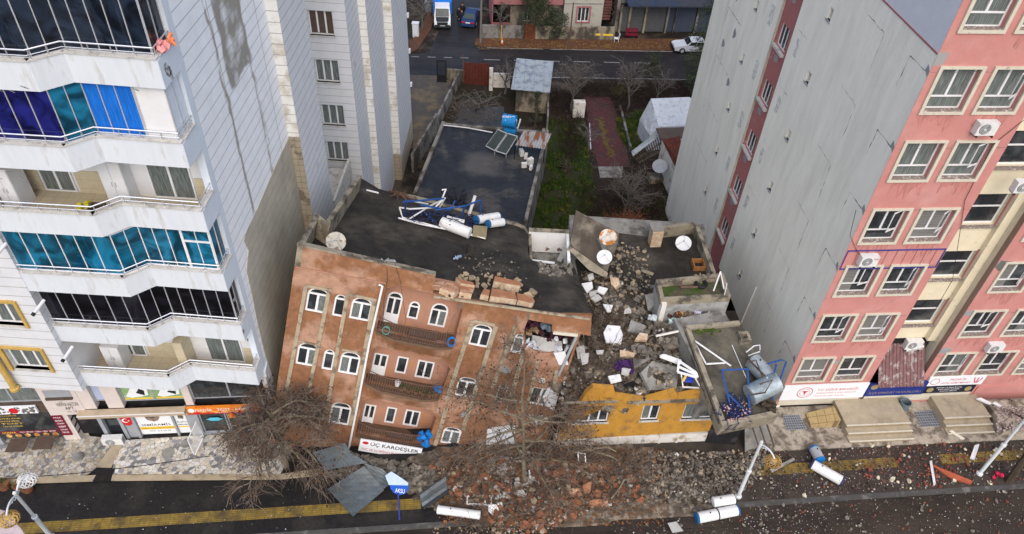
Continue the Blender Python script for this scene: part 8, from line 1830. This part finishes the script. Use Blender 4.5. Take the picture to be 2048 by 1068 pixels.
# people: one skinned body each ------------------------------------------------
skin = mat('skin', (.35, .20, .14), .6, .05, 4); cloth_b = mat('black_clothes', (.016, .016, .018), .85, .2, 6); cloth_n = mat('navy_clothes', (.016, .018, .026), .85, .2, 6); hairm = mat('dark_hair', (.012, .010, .009), .7, .2, 6)
def person(c, face, label, cm, stride=.2, arm=.1, h=1.75):
    c = Vector(c); f = Vector((math.sin(face), -math.cos(face), 0)); s = Vector((math.cos(face), math.sin(face), 0)); k = h / 1.75
    def P(a, b_, z): return (s * a + f * b_ + Vector((0, 0, z))) * k
    V = [P(0, 0, .95), P(0, 0, 1.12), P(0, .01, 1.38), P(0, 0, 1.50), P(0, .02, 1.60), P(0, .02, 1.70)]; rad = [.15, .14, .17, .065, .10, .085]; E = [(0, 1), (1, 2), (2, 3), (3, 4), (4, 5)]
    for sg in (-1, 1):
        b0 = len(V); st = stride * sg; V += [P(.09 * sg, 0, .88), P(.10 * sg, st * .5 + .03, .48), P(.10 * sg, st, .09), P(.10 * sg, st + .17, .04)]; rad += [.10, .075, .05, .045]; E += [(0, b0), (b0, b0 + 1), (b0 + 1, b0 + 2), (b0 + 2, b0 + 3)]
        b1 = len(V); V += [P(.20 * sg, 0, 1.40), P(.26 * sg, -.02 - arm * sg, 1.13), P(.24 * sg, .08 - arm * sg * 1.4, .90), P(.235 * sg, .11 - arm * sg * 1.5, .83)]; rad += [.075, .055, .04, .035]; E += [(2, b1), (b1, b1 + 1), (b1 + 1, b1 + 2), (b1 + 2, b1 + 3)]
        b2 = len(V); wr = b1 + 3
        for q in range(5): V.append(P(.235 * sg + (.02 * (q - 2) if q else .045 * -sg), .125 - arm * sg * 1.5 + (.02 if q else .0), .755 - .01 * (q == 2) if q else .80)); rad.append(.010); E.append((wr, b2 + q))
    me = bpy.data.meshes.new('person'); me.from_pydata([tuple(v) for v in V], E, []); o = bpy.data.objects.new('person', me); COL.objects.link(o)
    md = o.modifiers.new('s', 'SKIN'); sv = me.skin_vertices[0].data
    for i, r in enumerate(rad): sv[i].radius = (r * k, r * k); sv[i].use_root = (i == 0)
    o.modifiers.new('d', 'SUBSURF').levels = 1; bpy.context.view_layer.update()
    m2 = bpy.data.meshes.new_from_object(o.evaluated_get(bpy.context.evaluated_depsgraph_get())); bpy.data.objects.remove(o)
    m2.materials.clear(); m2.materials.append(cm); m2.materials.append(skin)
    for p in m2.polygons:
        z = p.center.z / k; p.material_index = 1 if (z > 1.50 or (z < .86 and abs(p.center.dot(s)) > .18 * k)) else 0; p.use_smooth = True
    o = bpy.data.objects.new('person', m2); COL.objects.link(o); o.location = c; o['wo'] = tuple(c); tag(o, label, 'person', None)
    hb = MB(); hb.sphere(c + P(0, -.015, 1.68), .112 * k, 10, (1, 1, 1.05)); hb.v = [v if (v - c).dot(f) < .06 * k or v.z - c.z > 1.72 * k else v - f * .05 for v in hb.v]; hb.build('hair', hairm, o)
    cb = MB(); cb.lathe(c, (0, 0, 1), [(.72 * k, .21 * k), (1.0 * k, .20 * k), (1.3 * k, .22 * k), (1.46 * k, .12 * k)], 12); ctr = c; cb.v = [Vector((ctr.x + (v.x - ctr.x), ctr.y + (v.y - ctr.y) * .8, v.z)) for v in cb.v]; cb.build('jacket', cm, o)
    nb_ = MB(); nb_.sphere(c + P(0, .125, 1.62), .018, 6); nb_.sphere(c + P(-.035, .11, 1.655), .012, 6); nb_.sphere(c + P(.035, .11, 1.655), .012, 6); nb_.sphere(c + P(-.105, .02, 1.63), .022, 6); nb_.sphere(c + P(.105, .02, 1.63), .022, 6); nb_.build('face_features', skin, o)
    return o
person(g5(925, 38), .1, 'tallest person in black, standing behind the other two by the blue car', cloth_b, .08, .05, 1.85)
person(g5(918, 45), .3, 'person in black on the left, nearest the blue tarpaulin truck', cloth_b, .12, .08, 1.78)
person(g5(923.5, 50.5), -.2, 'person in dark navy in front, walking towards us beside the blue car', cloth_n, .22, .12, 1.8)
# ================================================================= TREES
def bare_tree(base, H_, R_, label, seed, nl=9, n2=7, n3=8, tw=(.5, 1.1), r0=.14, droop=.5, seeds=0, mt=None, mtw=None, lean=(0, 0), up=.5, leaves=0, tr=.011, trunk_frac=.3, name='bare_tree', group='bare trees', zoff=0, squash=(1, 1), fwd_=(0, 0)):
    rg = random.Random(seed); base = Vector(base); t = thing(name, base, label, 'tree', group)
    T = MB(); K = MB(); hook = []
    top = base + Vector((lean[0], lean[1], H_ * trunk_frac)); mid = base.lerp(top, .5) + Vector((rg.uniform(-.15, .15), rg.uniform(-.15, .15), 0))
    tp2 = top + Vector((lean[0] * .8, lean[1] * .8, H_ * .45)) + Vector((rg.uniform(-.3, .3), rg.uniform(-.3, .3), 0))
    T.tube([base - Vector((0, 0, .2)), mid, top, top.lerp(tp2, .5) + Vector((rg.uniform(-.2, .2), 0, 0)), tp2], [r0 * 1.2, r0, r0 * .85, r0 * .55, r0 * .2], 7)
    for i in range(nl):
        k = i / nl; a = i * 2.4 + rg.uniform(-.4, .4); s = top.lerp(tp2, max(0, k * 1.1 - .1)); L_ = R_ * rg.uniform(.75, 1.1) * (1 - .35 * k); e = up * (1 - .2 * k) + rg.uniform(-.1, .25)
        d = Vector((math.cos(a) * squash[0] + fwd_[0], math.sin(a) * squash[1] + fwd_[1], e)); P = [s]
        for j in range(6):
            d = (d + Vector((rg.uniform(-.22, .22), rg.uniform(-.22, .22), rg.uniform(-.1, .12) - droop * .08 * j))).normalized(); P.append(P[-1] + d * L_ / 6)
        rr_ = [r0 * .5 * (1 - j / 6.6) + .012 for j in range(7)]; T.tube(P, rr_, 5)
        for q in range(n2):
            f = 1.2 + 4.7 * (q + rg.random()) / n2; i0 = min(5, int(f)); s2 = P[i0].lerp(P[i0 + 1], f - i0); d2 = (P[i0 + 1] - P[i0]).normalized(); d2 = (d2 * .6 + Vector((rg.uniform(-1, 1), rg.uniform(-1, 1), rg.uniform(-.4, .8)))).normalized(); L2 = L_ * rg.uniform(.25, .5); Q = [s2]
            for j in range(4):
                d2 = (d2 + Vector((rg.uniform(-.3, .3), rg.uniform(-.3, .3), rg.uniform(-.2, .15) - droop * .12 * j))).normalized(); Q.append(Q[-1] + d2 * L2 / 4)
            K.tube(Q, [.026, .022, .018, .014, .008], 3, cap=False)
            for w in range(n3):
                f = .4 + 3.5 * rg.random(); i1 = min(3, int(f)); s3 = Q[i1].lerp(Q[i1 + 1], f - i1); d3 = ((Q[i1 + 1] - Q[i1]).normalized() * .5 + Vector((rg.uniform(-1, 1), rg.uniform(-1, 1), rg.uniform(-.5, .6)))).normalized(); L3 = rg.uniform(*tw); m = s3 + d3 * L3 * .5; e3 = m + (d3 + Vector((rg.uniform(-.4, .4), rg.uniform(-.4, .4), -droop * rg.uniform(.2, 1)))).normalized() * L3 * .5
                K.tube([s3, m, e3], [tr, tr * .8, tr * .5], 3, cap=False); hook.append((m, e3))
    T.build('trunk', mt, t)
    K.build('crown', mtw, t)
    if seeds:
        Sx = MB()
        for i in range(seeds): m, e3 = rg.choice(hook); p = m.lerp(e3, rg.random()) - Vector((0, 0, .05)); Sx.sphere(p, rg.uniform(.022, .042), 4)
        Sx.build('seed_balls', M['seed'], t)['kind'] = 'stuff'
    if leaves:
        Sx = MB()
        for i in range(leaves): m, e3 = rg.choice(hook); p = m.lerp(e3, rg.random()); u = Vector((rg.uniform(-1, 1), rg.uniform(-1, 1), rg.uniform(-1, 1))) * .06; v = Vector((rg.uniform(-1, 1), rg.uniform(-1, 1), rg.uniform(-1, 1))) * .05; Sx.poly([p, p + u, p + u + v, p + v])
        Sx.build('dead_leaves', M['deadleaf'], t)['kind'] = 'stuff'
    return t
M['seed'] = mat('seed_ball', (.022, .016, .012), .9, .2, 6); M['deadleaf'] = mat('dead_leaf', (.20, .085, .03), .85, .35, 5)
bk = mat('plane_bark', (.19, .165, .115), .9, .2, 4, (.13, .11, .08), 3, .52, .1); tw1 = mat('brown_twig', (.115, .085, .065), .9, .35, 3, (.20, .165, .135), 1.6, .58, .12); pale = mat('pale_twig', (.12, .105, .095), .9, .2, 3); palb = mat('pale_bark', (.11, .10, .09), .9, .2, 3); brn = mat('bramble_stem', (.035, .024, .02), .95, .3, 3)
bare_tree((1.45, 19.3, 0), 9.6, 4.3, 'tall bare tree with fine twigs standing in the rubble before the brown and yellow buildings', 3, nl=13, n2=10, n3=11, tw=(.5, 1.3), r0=.115, droop=.6, seeds=900, mt=bk, mtw=tw1, lean=(-.35, .25), up=.35, leaves=1600, trunk_frac=.22, squash=(1.15, .85))
bare_tree((-10.2, 19.7, 0), 4.6, 3.1, 'low spreading bare tree with dark seed balls in front of the snack shop', 8, nl=17, n2=11, n3=14, tw=(.5, 1.2), r0=.11, droop=1.3, seeds=1300, mt=bk, mtw=tw1, up=.4, leaves=420, trunk_frac=.45, squash=(1.15, .8), lean=(.1, .0), fwd_=(-.12, -.12))
bare_tree((25.3, 21.4, 0), 5.2, 2.2, 'dark bare tree at the right edge beside the lamp post', 12, nl=5, n2=5, n3=6, r0=.16, droop=.8, seeds=60, mt=mat('dark_bark', (.055, .043, .032), .9, .3, 4), mtw=tw1, lean=(.35, .6), up=.5, trunk_frac=.5)
# broken branches lying on the rubble
for k, pts in enumerate(([(1145, 905, .7), (1180, 898, 1.0), (1215, 894, 1.1), (1232, 903, .9)], [(1180, 900, .8), (1220, 912, .8), (1240, 923, .6)], [(1222, 998, .5), (1240, 975, .7), (1248, 960, .8), (1270, 953, .7)], [(950, 905, 1.2), (1010, 880, 2.0), (1060, 855, 2.6)])):
    b = MB(); P = [gp(*p) for p in pts]; b.tube(P, [.06, .05, .045, .03][:len(P)], 5); tag(b.build('fallen_branch', bk), ['pale fallen branch below the left windows of the yellow wall', 'short pale branch forking off towards the right in the rubble', 'curved pale branch lying in the red rubble', 'long branch rising against the brown facade behind the tall bare tree'][k], 'branch', 'fallen branches')
# twig litter over the front rubble and on the centre heap
def brush(n, reg, L_, m, name, label, zf, rr, r=.011, up=.5):
    b = MB(); xs = [p[0] for p in reg]; ys = [p[1] for p in reg]
    for i in range(n):
        while True:
            x, y = rr.uniform(min(xs), max(xs)), rr.uniform(min(ys), max(ys)); ins = False
            for j in range(len(reg)):
                (x0, y0), (x1, y1) = reg[j], reg[(j + 1) % len(reg)]
                if (y0 > y) != (y1 > y) and x < (x1 - x0) * (y - y0) / (y1 - y0) + x0: ins = not ins
            if ins: break
        p = zf(x, y); d = Vector((rr.uniform(-1, 1), rr.uniform(-1, 1), rr.uniform(-.1, up))).normalized() * rr.uniform(*L_); q = p + d * .5 + Vector((rr.uniform(-.1, .1), rr.uniform(-.1, .1), .06)); b.tube([p, q, p + d], [r, r * .8, r * .5], 3, cap=False)
    return tag(b.build(name, m), label, 'brushwood', kind='stuff')
rr = random.Random(90)
brush(3000, [(880, 930), (1090, 900), (1280, 905), (1300, 985), (1150, 1030), (940, 1060)], (.4, 1.3), tw1, 'twig_litter', 'brown twigs strewn over the front rubble', ff, rr)
brush(1500, [(1180, 640), (1235, 620), (1275, 700), (1230, 780), (1130, 780), (1140, 700)], (.5, 1.4), tw1, 'brushwood', 'tangled brown brushwood on the rubble right of the brown building', hf, rr, up=.9)
def flakes(n, reg, m, name, label, zf, rr, s=.07, cat='leaves'):
    b = MB(); xs = [p[0] for p in reg]; ys = [p[1] for p in reg]
    for i in range(n):
        p = zf(rr.uniform(min(xs), max(xs)), rr.uniform(min(ys), max(ys))) + Vector((0, 0, .05)); u = Vector((rr.uniform(-1, 1), rr.uniform(-1, 1), rr.uniform(-.4, .4))) * s; v = Vector((-u.y, u.x, rr.uniform(-.3, .3) * s)); b.poly([p, p + u, p + u + v, p + v])
    return tag(b.build(name, m), label, cat, kind='stuff')
flakes(3000, [(880, 890), (1330, 1050)], M['deadleaf'], 'leaf_litter', 'orange brown dead leaves over the front rubble', ff, rr)
# back garden trees (pale, leafless)
for (x, y, h, r, sd, l, kw) in (
    (1143, 225, 5.6, 2.9, 21, 'big pale leafless tree beside the shed and the white block', dict(nl=14, n2=6, n3=4, up=1.5)),
    (1253, 222, 5.2, 2.6, 22, 'pale leafless tree right of the red path near the road', dict(nl=11, n2=5, n3=4, up=1.5)),
    (1009, 188, 3.8, 1.7, 23, 'small pale leafless tree before the whitewashed wall', dict(nl=7, n2=4, n3=3, up=1.3)),
    (945, 218, 2.6, 3.0, 24, 'pale broken tree leaning over the yard by the rust red fence', dict(nl=9, n2=5, n3=3, up=.2, lean=(.8, -1.2), droop=1.0)),
    (1247, 440, 4.4, 3.0, 25, 'wide pale leafless tree behind the collapsed part, lower garden', dict(nl=13, n2=6, n3=5, up=.9)),
    (1175, 300, 2.6, 1.3, 26, 'small leafless tree at the left side of the red path', dict(nl=7, n2=4, n3=3, up=1.0)),
    (1310, 215, 4.6, 2.2, 27, 'thin leafless tree behind the white tarpaulin tent', dict(nl=7, n2=4, n3=4, up=1.2)),
    (1000, 66, 4.2, 2.2, 28, 'bare tree over the wall before the pink house', dict(nl=8, n2=5, n3=4, up=.8)),
    (845, 60, 5.0, 2.4, 29, 'bare tree at the top left of the side street', dict(nl=8, n2=5, n3=4, up=.9))):
    d_ = dict(r0=.10, droop=.25, mt=palb, mtw=pale, tr=.013, tw=(.4, .9), trunk_frac=.3); d_.update(kw)
    bare_tree(g5(x, y), h, r, l, sd, **d_)
b_ = bare_tree(gp(915, 425, RZ), 2.0, 1.5, 'black leafless branches lying on the wet flat roof', 31, nl=8, n2=5, n3=3, r0=.06, up=.7, mt=M['black'], mtw=M['black'], droop=.2, trunk_frac=.2, name='fallen_tree', tw=(.2, .5))
z5 = lambda x, y: g5(x, y, .03)
brush(1500, [(1160, 165), (1385, 168), (1378, 200), (1290, 215), (1240, 235), (1225, 200), (1165, 195)], (.6, 1.6), brn, 'bramble_thicket', 'dark bramble thicket along the far road behind the garden', z5, rr, r=.02, up=1.0)
brush(900, [(1098, 180), (1165, 190), (1170, 240), (1150, 330), (1130, 335), (1120, 250), (1096, 250)], (.5, 1.4), brn, 'bramble_thicket', 'dark brown brambles between the shed and the red path', z5, rr, r=.02, up=1.0)
brush(900, [(1170, 380), (1330, 380), (1330, 460), (1240, 470), (1160, 440)], (.5, 1.5), brn, 'bramble_thicket', 'dark brambles behind the collapsed building', z5, rr, r=.02, up=.9)
brush(260, [(895, 190), (960, 200), (1000, 240), (905, 250)], (.5, 1.6), pale, 'brushwood', 'pale fallen twigs in the yard by the concrete wall', z5, rr, r=.02, up=.5)
brush(420, [(1205, 440), (1275, 430), (1290, 455), (1225, 470)], (.4, 1.2), mat('reddish_twig', (.19, .075, .045), .9, .3, 3), 'brushwood', 'reddish brown twigs behind the big tilted slab', lambda x, y: g5(x, y, 1.8), rr, r=.016, up=.8)
# short grass tufts on the lawn
def blades(n, reg, m, name, label, zf, rr, h=(.1, .3)):
    b = MB(); xs = [p[0] for p in reg]; ys = [p[1] for p in reg]; i = 0
    while i < n:
        x, y = rr.uniform(min(xs), max(xs)), rr.uniform(min(ys), max(ys)); ins = False
        for j in range(len(reg)):
            (x0, y0), (x1, y1) = reg[j], reg[(j + 1) % len(reg)]
            if (y0 > y) != (y1 > y) and x < (x1 - x0) * (y - y0) / (y1 - y0) + x0: ins = not ins
        if not ins or noise.noise(Vector((x * .05, y * .05, 1))) < -.15: continue
        i += 1; p = zf(x, y); s = rr.uniform(*h); a = rr.uniform(0, 6.3); w = Vector((math.cos(a), math.sin(a), 0)) * s * .35; b.poly([p - w, p + w, p + w * .4 + Vector((rr.uniform(-.1, .1), rr.uniform(-.1, .1), s))])
    return tag(b.build(name, m), label, 'grass', kind='stuff')
blades(5200, [(1092, 240), (1168, 240), (1180, 330), (1195, 400), (1160, 460), (1050, 460), (1060, 400), (1085, 300)], mat('grass_blade', (.040, .072, .014), .9, .35, 2, (.10, .11, .02), .9, .58, .1), 'grass', 'green grass tufts of the back lawn', z5, rr)
blades(1500, [(1225, 240), (1290, 220), (1290, 300), (1250, 300)], MATS['grass_blade'], 'grass', 'green grass tufts right of the red path', z5, rr)
blades(900, [(1180, 420), (1335, 400), (1330, 460), (1190, 470)], MATS['grass_blade'], 'grass', 'sparse dark green tufts behind the collapsed part', z5, rr)
# evergreens
def evergreen(base, h, r, label, seed, m, name='evergreen_tree', shape='round', n=2600, leaf=.22, cat='tree', trunk=.12):
    rg = random.Random(seed); base = Vector(base); t = thing(name, base, label, cat); b = MB(); b.tube([base, base + Vector((.1, .1, h * .5)), base + Vector((0, .1, h * .9))], [trunk, trunk * .7, .03], 6); cl = []
    for i in range(26):
        a = rg.uniform(0, 6.28); z = rg.uniform(.18, 1.0); w = (1.05 - z) if shape == 'cone' else math.sin(math.pi * min(1, z * .8 + .12)); q = base + Vector((math.cos(a) * r * w * rg.uniform(.3, .95), math.sin(a) * r * w * rg.uniform(.3, .95), h * z)); cl.append((q, r * rg.uniform(.25, .48) * (.6 if shape == 'cone' else 1)))
        b.tube([base + Vector((0, 0, h * z * .6)), q], [.04, .015], 4)
    b.build('trunk', M['wood_d'], t); c = MB()
    for i in range(n):
        q, s = rg.choice(cl); d = Vector((rg.gauss(0, 1), rg.gauss(0, 1), rg.gauss(0, 1))).normalized() * s * rg.uniform(.5, 1.1); p = q + d; u = Vector((rg.uniform(-1, 1), rg.uniform(-1, 1), rg.uniform(-.6, .6))).normalized() * leaf * rg.uniform(.5, 1.2); v = Vector((rg.uniform(-1, 1), rg.uniform(-1, 1), rg.uniform(-.6, .6))).normalized() * leaf * .5; c.poly([p, p + u * .5 + v * .5, p + u, p + u * .5 - v * .5])
    c.build('crown', m, t); return t
ev = mat('evergreen_leaf', (.030, .042, .022), .8, .4, 2.5, (.055, .070, .035), 1.3, .52, .15); ev2 = mat('olive_leaf', (.042, .050, .032), .8, .35, 3, (.075, .085, .055), 1.6, .55, .15)
evergreen(g5(1068, 74), 5.2, 2.1, 'tall dark evergreen behind the rusty gate on the far street', 41, ev, n=4200); evergreen(g5(1107, 75), 2.9, 1.7, 'wide olive green bush right of the tall evergreen behind the wall', 42, ev2, n=3000)
evergreen(g5(1410, 140), 7.5, 2.6, 'dark evergreen in front of the white car beside the grey building', 43, ev, n=5200); evergreen(g5(1402, 190), 5.0, 2.4, 'lower dark evergreen by the road behind the white tent', 44, ev, n=3600)
evergreen(g5(1070, 252), 3.6, .9, 'small slim conifer growing against the beige shed', 45, ev2, shape='cone', n=1300, leaf=.15)
evergreen(g5(1300, 150), 2.2, 1.6, 'low dark shrub by the far road above the white tent', 46, ev, n=900, name='shrub', cat='shrub'); evergreen(g5(1130, 345), 1.2, .9, 'low shrub at the lower left of the lawn', 47, ev2, n=500, name='shrub', cat='shrub', leaf=.12); evergreen(g5(1265, 405), 1.1, 1.0, 'yellowish green shrub in the lower garden', 48, mat('yellow_green_leaf', (.12, .12, .02), .8, .3, 3), n=500, name='shrub', cat='shrub', leaf=.12); evergreen(g5(1240, 195), 1.2, .9, 'yellowish shrub beside the red path near the road', 49, MATS['yellow_green_leaf'], n=350, name='shrub', cat='shrub', leaf=.12)
for i in range(1): flakes(1300, [(955, 82), (1345, 100)], mat('fallen_leaf_far', (.22, .12, .035), .85, .3, 4), 'leaf_litter', 'fallen orange leaves along the far pavement', lambda x, y: g5(x, y, .14), rr, s=.09)
flakes(1500, [(1160, 200), (1340, 440)], mat('garden_leaf', (.10, .07, .045), .9, .3, 4), 'leaf_litter', 'brown fallen leaves over the garden soil', lambda x, y: g5(x, y, .06), rr, s=.09)
for o in bpy.data.objects:
    if 'wo' in o: del o['wo']
